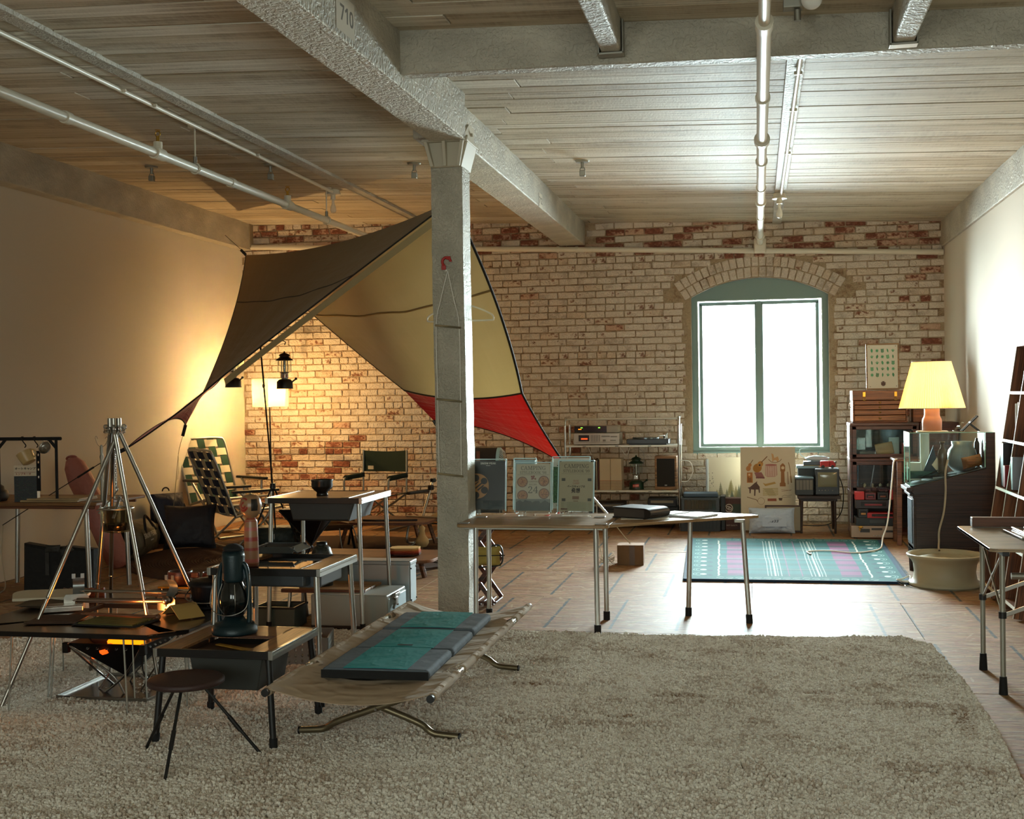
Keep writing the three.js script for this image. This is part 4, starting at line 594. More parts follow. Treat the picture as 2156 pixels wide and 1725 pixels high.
// ---------------------------------------------------------------- fire corner
{
  const fx = -3.05, fz = -5.35;
  const t = thing('fire_pit', 'black inverted-pyramid fire pit glowing under the steel hearth table', 'fire pit', [fx, 0.02, fz]);
  const tri = (k) => { const g = new THREE.BufferGeometry(); g.setAttribute('position', new THREE.Float32BufferAttribute([-0.2, 0.27, 0.2, 0.2, 0.27, 0.2, 0, 0.07, 0, 0.2, 0.272, 0.195, -0.2, 0.272, 0.195, 0, 0.078, 0, -0.2, 0.27, 0.2, -0.2, 0.272, 0.195, 0.2, 0.272, 0.195, -0.2, 0.27, 0.2, 0.2, 0.272, 0.195, 0.2, 0.27, 0.2], 3)); g.setAttribute('uv', new THREE.Float32BufferAttribute(new Float32Array(24), 2)); g.computeVertexNormals(); return g.rotateY(k * Math.PI / 2); };
  const soot = mat(0x1a1411, 0.55, 0.7);
  for (let k = 0; k < 4; k++) { const s = part(t, 'pit_side', [tri(k)], soot); part(s, 'rim_holes', [-0.1, -0.05, 0, 0.05, 0.1].map((x) => TO(0.006, 0.002, x, 0.245, 0.18, -0.75, 0).rotateY(k * Math.PI / 2)), M.steel); }
  for (let k = 0; k < 4; k++) part(t, 'leg', [T([[0.19, 0.26, 0.2], [0.05, 0.1, 0.12], [-0.1, -0.012, 0.1], [-0.13, -0.015, 0.04]], 0.0055, 18, 6).rotateY(k * Math.PI / 2), T([[-0.19, 0.26, 0.2], [-0.02, 0.1, 0.1], [0.08, -0.012, 0.13], [0.13, -0.015, 0.08]], 0.0045, 18, 6).rotateY(k * Math.PI / 2)], M.steel);
  part(t, 'corner_bracket', [B(0.03, 0.05, 0.03, -0.2, 0.25, 0.2, 0.004), B(0.03, 0.05, 0.03, 0.2, 0.25, 0.2, 0.004)], soot);
  const log = (x, y, z, ry, e) => part(t, 'log', [R([-0.12, 0, 0], [0.12, 0, 0], 0.024, 8).rotateY(ry).translate(x, y, z)], e ? mat(0x2a0f05, 0.9, 0, { emissive: 0xff5a10, emissiveIntensity: 1.6 }) : mat(0x1d120b, 0.95));
  log(-0.03, 0.19, 0.03, 0.3, true); log(0.02, 0.22, -0.04, -0.7, false); log(0.0, 0.235, 0.05, 1.3, true); log(-0.05, 0.255, 0.0, 0.1, false);
  part(t, 'ember_flame', [B(0.16, 0.04, 0.03, 0.1, 0.285, 0.16, 0.008), lump([[0.001, 0.2], [0.05, 0.22], [0.06, 0.26], [0.03, 0.3], [0.001, 0.34]], 12, 0.03, 3).translate(0, 0, 0.06), lump([[0.001, 0.2], [0.04, 0.22], [0.04, 0.27], [0.001, 0.31]], 12, 0.03, 8).translate(0.08, 0, 0.04)], mat(0xff7a10, 1, 0, { emissive: 0xff8a08, emissiveIntensity: 2.0 }));
  const l = new THREE.PointLight(new THREE.Color().setRGB(1, 0.33, 0.07), 0.75); l.position.set(0.06, 0.36, 0.05); l.shadow.radius = 3; t.add(l);
  const bp = thing('base_plate', 'dark polished steel plate lying on the carpet under the fire pit', 'plate', [fx, 0.036, fz]);
  part(bp, 'plate_sheet', [B(0.47, 0.004, 0.47, 0, 0, 0, 0.001)], mat(0x55535a, 0.18, 1)); part(bp, 'folded_edge', [B(0.47, 0.014, 0.006, 0, 0.005, 0.235, 0.001), B(0.47, 0.014, 0.006, 0, 0.005, -0.235, 0.001), B(0.006, 0.014, 0.47, -0.235, 0.005, 0, 0.001), B(0.006, 0.014, 0.47, 0.235, 0.005, 0, 0.001)], M.steel);
}
{ // hearth table of four trapezoid trays
  const t = thing('hearth_table', 'low steel hearth table of four trapezoid trays surrounding the fire pit', 'table', [-3.1, 0, -5.38]), y = 0.4;
  const top = mat(0x6f675f, 0.24, 1, { bumpMap: fine, bumpScale: 0.0002 }), lip = mat(0x2c2826, 0.4, 0.8);
  for (let k = 0; k < 4; k++) {
    const a = k * Math.PI / 2, wide = k % 2 ? 0.5 : 0.56, out = k % 2 ? 0.555 : 0.52;
    const pts = [[-0.23, 0.215], [0.23, 0.215], [wide - 0.04, out - 0.1], [wide - 0.13, out], [-wide + 0.13, out], [-wide + 0.04, out - 0.1]];
    const p = part(t, 'tray', [E(pts.map(([x, z]) => [x, -z]), 0.004, 0.001).rotateX(-Math.PI / 2).translate(0, y, 0).rotateY(a)], top);
    part(p, 'folded_lip', pts.map((q, i) => { const r = pts[(i + 1) % 6]; return SQ([q[0], y - 0.01, q[1]], [r[0], y - 0.01, r[1]], 0.022, 0.004, 0.0005, Math.abs(q[1] - r[1]) < 0.02 ? Math.PI / 2 * 0 : 0).applyMatrix4(new THREE.Matrix4()); }).map((g) => g.rotateY(a)), lip);
    for (const s of [-1, 1]) part(t, 'leg', [T([[s * 0.28, y - 0.01, out - 0.06], [s * 0.3, 0.02, out - 0.05], [s * 0.2, 0.012, out - 0.06]], 0.0045, 24, 6, false, 0.05).rotateY(a)], M.aluDull), part(t, 'leg', [R([s * 0.2, y - 0.01, 0.24], [s * 0.22, 0.01, 0.26], 0.0045, 6).rotateY(a)], M.aluDull);
  }
}
{ // pot tripod: five poles, chain, hook
  const t = thing('pot_tripod', 'tall steel pole tripod lashed with chain above the fire pit', 'tripod', [0, 0, 0]), A = [-3.13, 1.3, -5.42];
  [[-3.486, -4.98], [-2.894, -5.387], [-3.459, -5.7], [-3.58, -6.1], [-2.68, -5.72]].forEach(([x, z], i) => {
    const a = i * 1.256, o = [A[0] + 0.022 * Math.cos(a) * 1, A[1], A[2] + 0.022 * Math.sin(a)], b = [x, 0.02, z], m = [0, 1, 2].map((k) => o[k] + (b[k] - o[k]) * 0.62);
    const p = part(t, 'pole', [R(m, o, 0.0105, 12), R(b, m, 0.009, 12)], M.steel); part(p, 'pole_head', [R(o, [o[0], o[1] + 0.06, o[2]], 0.0125, 12)], M.steel);
    part(p, 'ferrule', [R([m[0], m[1] - 0.004, m[2]], [m[0], m[1] + 0.004, m[2]], 0.0115, 12)], M.chrome);
  });
  part(t, 'lashing_chain', Array.from({ length: 22 }, (_, i) => { const a = i * 0.57; return TO(0.011, 0.003, A[0] + 0.043 * Math.cos(a), A[1] + 0.005 + 0.014 * Math.sin(i * 2.1), A[2] + 0.043 * Math.sin(a), i % 2 ? 1.2 : 0.2, -a, 10); }), M.steel);
  part(t, 'hanging_chain', Array.from({ length: 24 }, (_, i) => mv(new THREE.TorusGeometry(0.0052, 0.0016, 5, 10).scale(1, 1.6, 1), A[0], A[1] - 0.025 - i * 0.0116, A[2], 0, i % 2 ? Math.PI / 2 : 0)), M.steel);
  part(t, 'pot_hook', [T([[-3.13, 1.02, -5.42], [-3.12, 1.005, -5.42], [-3.135, 0.985, -5.42], [-3.14, 0.965, -5.42], [-3.125, 0.955, -5.42], [-3.11, 0.975, -5.42]], 0.0035, 24, 6)], M.steel);
  const p = thing('glass_pot', 'clear glass pot with a dark brew hanging from the tripod chain', 'pot', [-3.13, 0.79, -5.42]);
  part(p, 'vessel', [L([[0.001, 0.004], [0.062, 0.004], [0.07, 0.012], [0.076, 0.06], [0.08, 0.118], [0.084, 0.122], [0.08, 0.124], [0.074, 0.118], [0.07, 0.06], [0.064, 0.016], [0.001, 0.01]])], glass(0xcfc8b4, { roughness: 0.06 }));
  part(p, 'brew', [L([[0.001, 0.012], [0.06, 0.014], [0.067, 0.045], [0.001, 0.045]])], mat(0x17110b, 0.15));
  part(p, 'rim_band', [TO(0.082, 0.004, 0, 0.122, 0, Math.PI / 2)], M.steel);
  part(p, 'bail', [T([[0.08, 0.11, 0], [0.05, 0.15, 0.01], [0.012, 0.18, 0], [0, 0.185, 0], [-0.012, 0.18, 0], [-0.05, 0.15, -0.01], [-0.08, 0.11, 0]], 0.003, 26, 6), SQ([0.02, 0.18, 0.0], [0.03, 0.08, 0.083], 0.014, 0.003, 0.001)], M.steel);
}
{ // what lies on the hearth table
  const y = 0.404;
  solo('chopping_board', 'white chopping board with a hand hole on the hearth table', 'board', [E((() => { const s = new THREE.Shape(); s.moveTo(-0.17, -0.1); s.lineTo(0.15, -0.11); s.quadraticCurveTo(0.2, -0.08, 0.19, 0.02); s.quadraticCurveTo(0.16, 0.09, 0.1, 0.1); s.lineTo(-0.14, 0.11); s.quadraticCurveTo(-0.2, 0.1, -0.2, 0.03); s.closePath(); s.holes.push(new THREE.Path().absellipse(-0.02, 0.06, 0.03, 0.014, 0, 6.283)); return s; })(), 0.016, 0.003).rotateX(-Math.PI / 2 + 0.05)], mat(0xb7ab92, 0.5), [-3.58, y + 0.045, -5.55], 0.35);
  solo('leather_pouch', 'tan leather pouch under the white chopping board', 'pouch', [cushion(0.26, 0.2, 0.04, 10, 0.05).rotateX(-Math.PI / 2).translate(0, 0.02, 0)], mat(0x4c3d2a, 0.8), [-3.55, y, -5.47], 0.2);
  solo('steel_tin', 'flat polished tin tray beside the chopping board', 'tin', [B(0.2, 0.03, 0.1, 0, 0.015, 0, 0.006), B(0.19, 0.004, 0.09, 0, 0.031, 0, 0.001)], M.steel, [-3.4, y, -5.36], 0.5);
  solo('brown_mat', 'small brown leather mat on the hearth table tray nearest the camera', 'mat', [B(0.24, 0.005, 0.22, 0, 0.003, 0, 0.002)], wood(0x4a2e1a, 0.8, 0.2, 0.1), [-3.28, y + 0.001, -5.13], 0.2);
  { const m = thing('bamboo_mat', 'olive bamboo slat mat rolled out on the hearth table beside the brown one', 'mat', [-2.96, y + 0.001, -5.1], -0.08); part(m, 'cloth_border', [B(0.34, 0.004, 0.2, 0, 0.002, 0, 0.001)], M.blackMatte); part(m, 'slat', Array.from({ length: 13 }, (_, i) => R([-0.145, 0.006, -0.078 + i * 0.013], [0.145, 0.006, -0.078 + i * 0.013], 0.0058, 6)), wood(0x6a6226, 0.6)).userData.kind = 'stuff'; }
  const bracket = (x, z, r, lab) => {
    const t = thing('grill_bracket', lab, 'bracket', [x, y, z], r);
    part(t, 'plate', [E([[-0.06, 0], [0.06, 0], [0.06, 0.06], [0.045, 0.075], [-0.05, 0.075], [-0.06, 0.06]], 0.004, 0.001, [new THREE.Path().absellipse(0, 0.035, 0.006, 0.014, 0, 6.283)])], M.steel);
    part(t, 'tongue', [keep(S((u, v) => [(u - 0.5) * 0.055 + 0.01, 0.07 + v * 0.085, -0.012 - 0.03 * Math.sin(v * 3)], 4, 10, 0.003))], mat(0x7e8688, 0.35, 0.9));
    part(t, 'prong', [B(0.018, 0.025, 0.004, -0.012, 0.163, -0.015, 0.001), B(0.018, 0.025, 0.004, 0.03, 0.163, -0.015, 0.001)], mat(0x7e8688, 0.35, 0.9));
    return t;
  };
  bracket(-3.36, -5.42, 0.5, 'steel grill bracket with notched tongue beside the chopping board'); bracket(-2.87, -5.42, -0.3, 'steel grill bracket with notched tongue beside the wooden cups');
  const rod = (a, b, r, lab, m = M.steel) => solo('skewer_rod', lab, 'rod', [R(a, b, r, 8), SP(r * 1.8, ...b, 1, 1, 1, 8), TO(0.012, 0.003, a[0] - 0.01, a[1], a[2], Math.PI / 2)], m);
  rod([-3.34, y + 0.085, -5.46], [-2.84, y + 0.085, -5.46], 0.008, 'steel skewer rod laid high across both grill brackets', M.steel);
  rod([-3.33, y + 0.05, -5.38], [-2.86, y + 0.055, -5.4], 0.012, 'thick steel rod laid low across both grill brackets', mat(0x8d8078, 0.3, 1));
  rod([-3.2, y + 0.012, -5.24], [-2.8, y + 0.012, -5.2], 0.009, 'brown wooden fire poker with a ring lying before the brackets', M.brown);
  const saw = solo('folding_saw', 'brown notched wooden saw handle standing behind the chopping board', 'saw', [E([...Array.from({ length: 13 }, (_, i) => [-0.11 + i * 0.0183, i % 2 ? 0.05 : 0.056]), [0.115, 0], [-0.1, 0]], 0.022, 0.003)], wood(0x5a2f20, 0.6), [-3.5, y, -5.72], 0.15);
  const cups = [[-3.02, -5.86, 1, 'large turned wooden cup with a handle on the grill shelf'], [-2.87, -5.93, 0.82, 'smaller turned wooden cup beside the large one']];
  const sh = thing('grill_shelf', 'small wooden shelf tray holding the two wooden cups', 'tray', [-2.94, y, -5.88]);
  part(sh, 'shelf_board', [B(0.36, 0.012, 0.16, 0, 0.05, 0, 0.003)], M.brass); part(sh, 'rail', [R([-0.17, 0.03, 0.08], [0.17, 0.03, 0.08], 0.006), R([-0.17, 0.03, -0.08], [0.17, 0.03, -0.08], 0.006)], M.steel); part(sh, 'foot', [[-0.16, 0.07], [0.16, 0.07], [-0.16, -0.07], [0.16, -0.07]].map(([x, z]) => R([x, 0, z], [x, 0.05, z], 0.005)), M.steel);
  for (const [x, z, k, lab] of cups) { const c = thing('wooden_cup', lab, 'cup', [x, y + 0.056, z], 0, 'wooden cups on the hearth table'); c.scale.setScalar(k); part(c, 'bowl', [L([[0.001, 0], [0.04, 0], [0.062, 0.02], [0.068, 0.05], [0.064, 0.075], [0.058, 0.075], [0.061, 0.05], [0.054, 0.02], [0.001, 0.01]])], wood(0x5a2f22, 0.3, 0.3, 0.1)); part(c, 'handle', [E(RRS(0.05, 0.02, 0.009), 0.03, 0.004).rotateX(Math.PI / 2).translate(0.085, 0.055, 0)], wood(0x5a2f22, 0.3, 0.3, 0.1)); }
  const ov = thing('dutch_oven', 'black cast-iron dutch oven with lid on the hearth table behind the blue lantern', 'pot', [-2.72, y, -5.62]);
  part(ov, 'pot_body', [L([[0.001, 0.01], [0.08, 0.01], [0.1, 0.03], [0.108, 0.1], [0.115, 0.105], [0.001, 0.105]])], M.iron); part(ov, 'lid', [L([[0.118, 0.105], [0.118, 0.118], [0.1, 0.13], [0.02, 0.138], [0.02, 0.15], [0.001, 0.152]])], M.iron); part(ov, 'handle', [T([[0.11, 0.09, 0], [0.12, 0.05, 0.06], [0.05, 0.03, 0.12], [-0.05, 0.03, 0.12], [-0.12, 0.05, 0.06], [-0.11, 0.09, 0]], 0.004, 24, 6)], M.steel);
  solo('folded_card', 'folded tan card standing like a tent before the dutch oven', 'card', [keep(S((u, v) => [(u - 0.5) * 0.13, Math.abs(v - 0.5) * -0.11 + 0.06, (v - 0.5) * 0.2], 1, 6, 0.002))], mat(0xa98a4c, 0.7), [-2.72, y, -5.3], 0.9);
  solo('grill_plate', 'black ribbed grill pan beside the folded card', 'grill', [B(0.24, 0.012, 0.16, 0, 0.006, 0, 0.003), ...[-0.08, -0.04, 0, 0.04, 0.08].map((x) => B(0.006, 0.01, 0.15, x, 0.016, 0, 0.002)), SQ([0.12, 0.012, 0], [0.22, 0.05, 0], 0.02, 0.006)], M.iron, [-2.79, y, -5.5], 0.6);
  solo('leather_glove', 'worn grey glove lying flat behind the grill brackets', 'glove', [cushion(0.2, 0.12, 0.03, 8, 0.06).rotateX(-Math.PI / 2).translate(0, 0.018, 0), ...[-0.04, -0.013, 0.014, 0.04].map((z) => R([0.09, 0.012, z], [0.17, 0.01, z * 1.2], 0.012, 6))], cloth(0x6f5d4e), [-3.1, y, -5.82], 0.1);
}
// ---------------------------------------------------------------- camp tables
const igt = (name, label, x0, x1, z0, z1, h, opt) => {
  const w = x1 - x0, d = z1 - z0, cx = (x0 + x1) / 2, cz = (z0 + z1) / 2, t = thing(name, label, 'table', [cx, 0, cz], 0, opt.group);
  const y = h - 0.018, rail = M.alu;
  for (const s of [-1, 1]) { const r = part(t, 'side_rail', [B(0.016, 0.036, d, s * (w / 2 - 0.008), y, 0, 0.002)], rail); part(r, 'rail_groove', [B(0.003, 0.006, d * 0.98, s * (w / 2 + 0.0006), y + 0.004, 0, 0)], M.aluDull); }
  for (const s of [-1, 1]) part(t, 'end_board', [B(w - 0.034, 0.034, 0.014, 0, y, s * (d / 2 - 0.008), 0.002)], mat(0x151210, 0.35));
  for (const sx of [-1, 1]) for (const sz of [-1, 1]) { part(t, 'corner_block', [B(0.022, 0.038, 0.022, sx * (w / 2 - 0.012), y, sz * (d / 2 - 0.012), 0.004)], M.alu); const sp = opt.splay || 0.02; const l = part(t, 'leg', [R([sx * (w / 2 - 0.03), h - 0.03, sz * (d / 2 - 0.03)], [sx * (w / 2 - 0.03 + sp), 0.05, sz * (d / 2 - 0.03 + sp)], 0.0135, 12)], opt.leg || M.alu); part(l, 'foot', [R([sx * (w / 2 - 0.03 + sp), 0.06, sz * (d / 2 - 0.03 + sp)], [sx * (w / 2 - 0.03 + sp * 1.1), 0.0, sz * (d / 2 - 0.03 + sp * 1.1)], 0.017, 12)], M.rubber); }
  for (const s of [-1, 1]) part(t, 'side_board', [B(0.1, 0.012, d - 0.03, s * (w / 2 - 0.066), h - 0.008, 0, 0.002)], wood(0x9c6a3c, 0.4, 0.5, 0.12, Math.PI / 2));
  return { t, cx, cz, w, d, h };
};
{
  const T1 = igt('camp_table', 'low framed camp table with bamboo boards and black legs under the blue lantern', -2.475, -1.945, -5.07, -4.55, 0.415, { leg: M.black, splay: 0.025, group: 'framed camp tables' });
  part(T1.t, 'rear_board', [B(0.32, 0.012, 0.2, 0, 0.407, -0.15, 0.002)], wood(0x6b3f22, 0.45, 0.6, 0.2)); part(T1.t, 'sunken_tray', [B(0.32, 0.005, 0.26, 0, 0.375, 0.09, 0.001), B(0.32, 0.035, 0.004, 0, 0.39, 0.222, 0.001), B(0.004, 0.035, 0.26, -0.16, 0.39, 0.09, 0.001), B(0.004, 0.035, 0.26, 0.16, 0.39, 0.09, 0.001)], wood(0x4d3320, 0.5, 0.6, 0.2));
  part(T1.t, 'hanging_bin', [E([[-0.17, 0.375], [0.17, 0.375], [0.14, 0.22], [-0.14, 0.22]], 0.3, 0.004).translate(0.0, 0, -0.02)], mat(0x2a2b26, 0.6));
  solo('wooden_spatula', 'yellow wooden spatula lying in the sunken tray of the low camp table', 'spatula', [E([[-0.13, -0.012], [-0.03, -0.016], [0.02, -0.02], [0.11, -0.026], [0.125, -0.012], [0.125, 0.016], [0.11, 0.026], [0.02, 0.014], [-0.03, 0.014], [-0.13, 0.014]], 0.006, 0.002).rotateX(-Math.PI / 2)], wood(0xb98a34, 0.5), [-2.19, 0.383, -4.75], -0.45);
}
{
  const T2 = igt('camp_table', 'middle-height framed camp table with glossy black burner plate and silver legs', -2.53, -1.97, -5.69, -5.17, 0.66, { group: 'framed camp tables', splay: 0.02 });
  part(T2.t, 'glossy_plate', [B(0.36, 0.008, 0.27, 0.0, 0.654, 0.11, 0.002)], mat(0x1b1714, 0.05)); part(T2.t, 'plate_trim', [B(0.006, 0.012, 0.27, 0.18, 0.654, 0.11, 0.001), B(0.006, 0.012, 0.27, -0.18, 0.654, 0.11, 0.001)], M.steel);
  part(T2.t, 'burner_well', [B(0.36, 0.09, 0.2, 0.02, 0.6, -0.12, 0.004)], M.blackMatte);
  part(T2.t, 'hanging_bin', [B(0.34, 0.06, 0.26, 0.02, 0.6, 0.1, 0.01)], mat(0x33373a, 0.45)); part(T2.t, 'gas_box', [B(0.12, 0.07, 0.3, 0.18, 0.59, 0.0, 0.012)], mat(0x474d52, 0.4));
  const tr = thing('steel_tray', 'dark square tray with flared rim on the middle-height camp table', 'tray', [-2.37, 0.665, -5.66], 0.06);
  part(tr, 'tray_floor', [B(0.18, 0.004, 0.18, 0, 0.012, 0, 0.001)], mat(0x1c1814, 0.4)); part(tr, 'tray_wall', [0, 1, 2, 3].map((k) => SQ([-0.11, 0.028, 0.11], [0.11, 0.028, 0.11], 0.006, 0.045, 0.001, 0.6).rotateY(k * Math.PI / 2)), mat(0x4b5154, 0.4, 0.5));
  const face = canvas(256, 128, (g) => { g.fillStyle = '#94704f'; g.fillRect(0, 0, 256, 128); g.strokeStyle = '#8e2a22'; g.lineWidth = 7; g.beginPath(); g.arc(150, 58, 22, 0.4, 5.6); g.stroke(); g.beginPath(); g.arc(152, 62, 9, 0, 5); g.stroke(); g.fillStyle = '#17110e'; g.fillRect(0, 0, 256, 12); g.fillRect(185, 40, 26, 40); g.fillRect(60, 40, 20, 40); });
  const bands = canvas(64, 256, (g) => { g.fillStyle = '#96694a'; g.fillRect(0, 0, 64, 256); for (let y = 10; y < 250; y += 22) { g.fillStyle = ['#94382c', '#a8584a', '#8e2f26'][(y / 22 | 0) % 3]; g.fillRect(0, y, 64, rr(5, 13)); } });
  const k = thing('wooden_doll', 'turned wooden doll with round head and red banded body on the middle camp table', 'doll', [-2.335, 0.661, -5.24]);
  part(k, 'doll_body', [keep(L([[0.001, 0], [0.032, 0], [0.034, 0.02], [0.033, 0.12], [0.03, 0.21], [0.018, 0.23], [0.001, 0.232]]))], mat(0xffffff, 0.35, 0, { map: bands })); part(k, 'doll_head', [keep(L([[0.001, 0.225], [0.028, 0.23], [0.047, 0.255], [0.052, 0.285], [0.046, 0.315], [0.03, 0.333], [0.001, 0.338]]).rotateY(2.2))], mat(0xffffff, 0.3, 0, { map: face }));
}
{
  const T3 = igt('camp_table', 'tallest framed camp table carrying the black pedestal bowl', -2.995, -2.365, -7.52, -6.93, 0.83, { group: 'framed camp tables', splay: 0.02 });
  part(T3.t, 'centre_board', [B(0.4, 0.01, 0.5, -0.02, 0.824, 0.02, 0.002)], wood(0x8a6136, 0.3, 0.7, 0.2)); part(T3.t, 'steel_strip', [B(0.05, 0.012, 0.5, 0.2, 0.826, 0.02, 0.002)], M.steel);
  part(T3.t, 'hanging_bin', [E([[-0.2, 0.8], [0.24, 0.8], [0.2, 0.68], [-0.17, 0.68]], 0.42, 0.01)], mat(0x2b2825, 0.5));
  const b = thing('pedestal_bowl', 'black flared pedestal bowl on the tallest camp table', 'bowl', [-2.69, 0.83, -7.12]);
  part(b, 'bowl_body', [L([[0.001, 0], [0.036, 0], [0.036, 0.008], [0.034, 0.02], [0.062, 0.045], [0.068, 0.06], [0.066, 0.085], [0.072, 0.1], [0.066, 0.1], [0.06, 0.085], [0.06, 0.06], [0.03, 0.03], [0.001, 0.028]])], mat(0x14110f, 0.28));
  const p = thing('folding_fire_pit', 'black folding pyramid fire pit on wire legs behind the tallest camp table', 'fire pit', [-3.5, 0, -9.0]);
  const py = new THREE.ConeGeometry(0.27, 0.3, 4, 1, false).rotateY(Math.PI / 4).rotateX(Math.PI).translate(0, 0.42, 0); part(p, 'pit_side', [py], mat(0x1e1512, 0.6, 0.4)); part(p, 'leg', [[1, 1], [-1, 1], [1, -1], [-1, -1]].map(([a, c]) => R([a * 0.19, 0.56, c * 0.19], [-a * 0.17, 0.005, -c * 0.17], 0.006, 6)), M.black);
}
{ // round stool
  const t = thing('round_stool', 'small round dark red stool on three thin black legs', 'stool', [-2.235, 0, -4.37]);
  part(t, 'seat', [L([[0.001, 0.318], [0.14, 0.318], [0.15, 0.324], [0.15, 0.338], [0.14, 0.345], [0.001, 0.346]], 0, 0, 0, 40)], mat(0x35201d, 0.6, 0, { bumpMap: fine, bumpScale: 0.0005 }));
  part(t, 'hub', [CY(0.04, 0.05, 0.02, 0, 0.31, 0)], M.black);
  for (const [x, z] of [[-0.235, -0.08], [0.055, 0.3], [0.275, -0.11]]) { const l = part(t, 'leg', [R([x * 0.2, 0.315, z * 0.2], [x, 0.005, z], 0.0065, 8)], M.black); part(l, 'leg_sleeve', [R([x * 0.55, 0.315 - 0.31 * 0.44, z * 0.55], [x * 0.7, 0.315 - 0.31 * 0.63, z * 0.7], 0.009, 8)], M.black); }
}
{ // storm lantern
  const t = thing('storm_lantern', 'weathered dark teal storm lantern standing on the low camp table', 'lantern', [-2.27, 0.415, -4.9]), p = mat(0x11272c, 0.4, 0.2, { bumpMap: fine, bumpScale: 0.0006 });
  part(t, 'fuel_tank', [L([[0.001, 0], [0.096, 0], [0.1, 0.008], [0.098, 0.028], [0.088, 0.034], [0.086, 0.044], [0.05, 0.058], [0.04, 0.075], [0.001, 0.078]], 0, 0, 0, 40)], p);
  part(t, 'globe', [L([[0.042, 0.085], [0.058, 0.11], [0.062, 0.15], [0.055, 0.19], [0.04, 0.225], [0.036, 0.228]])], new THREE.MeshPhysicalMaterial({ color: 0x2b2f2c, roughness: 0.08, transmission: 0.75, thickness: 0 }));
  part(t, 'burner', [L([[0.04, 0.076], [0.046, 0.085], [0.02, 0.1], [0.012, 0.12], [0.001, 0.12]])], M.iron);
  part(t, 'side_tube', [T([[0.07, 0.05, 0], [0.072, 0.12, 0], [0.068, 0.24, 0], [0.055, 0.3, 0], [0.03, 0.31, 0]], 0.011, 24, 10)], p); part(t, 'side_tube', [T([[-0.07, 0.05, 0], [-0.072, 0.12, 0], [-0.068, 0.24, 0], [-0.055, 0.3, 0], [-0.03, 0.31, 0]], 0.011, 24, 10)], p);
  part(t, 'chimney', [L([[0.04, 0.228], [0.05, 0.24], [0.048, 0.3], [0.05, 0.34], [0.046, 0.362], [0.001, 0.365]])], p);
  part(t, 'chimney_cap', [L([[0.001, 0.395], [0.02, 0.392], [0.042, 0.38], [0.046, 0.368], [0.036, 0.36], [0.001, 0.36]])], M.blackMatte);
  part(t, 'globe_guard', [0, 1, 2, 3].map((k) => T([[0.045, 0.085, 0], [0.066, 0.12, 0], [0.068, 0.16, 0], [0.05, 0.22, 0]], 0.0018, 14, 5).rotateY(k * 1.57 + 0.5)), M.steel);
  part(t, 'lift_handle', [T([[0.072, 0.27, 0.0], [0.085, 0.22, 0.03], [0.08, 0.12, 0.06], [0.0, 0.09, 0.085], [-0.08, 0.12, 0.06], [-0.085, 0.22, 0.03], [-0.072, 0.27, 0]], 0.0022, 36, 5)], M.steel);
}
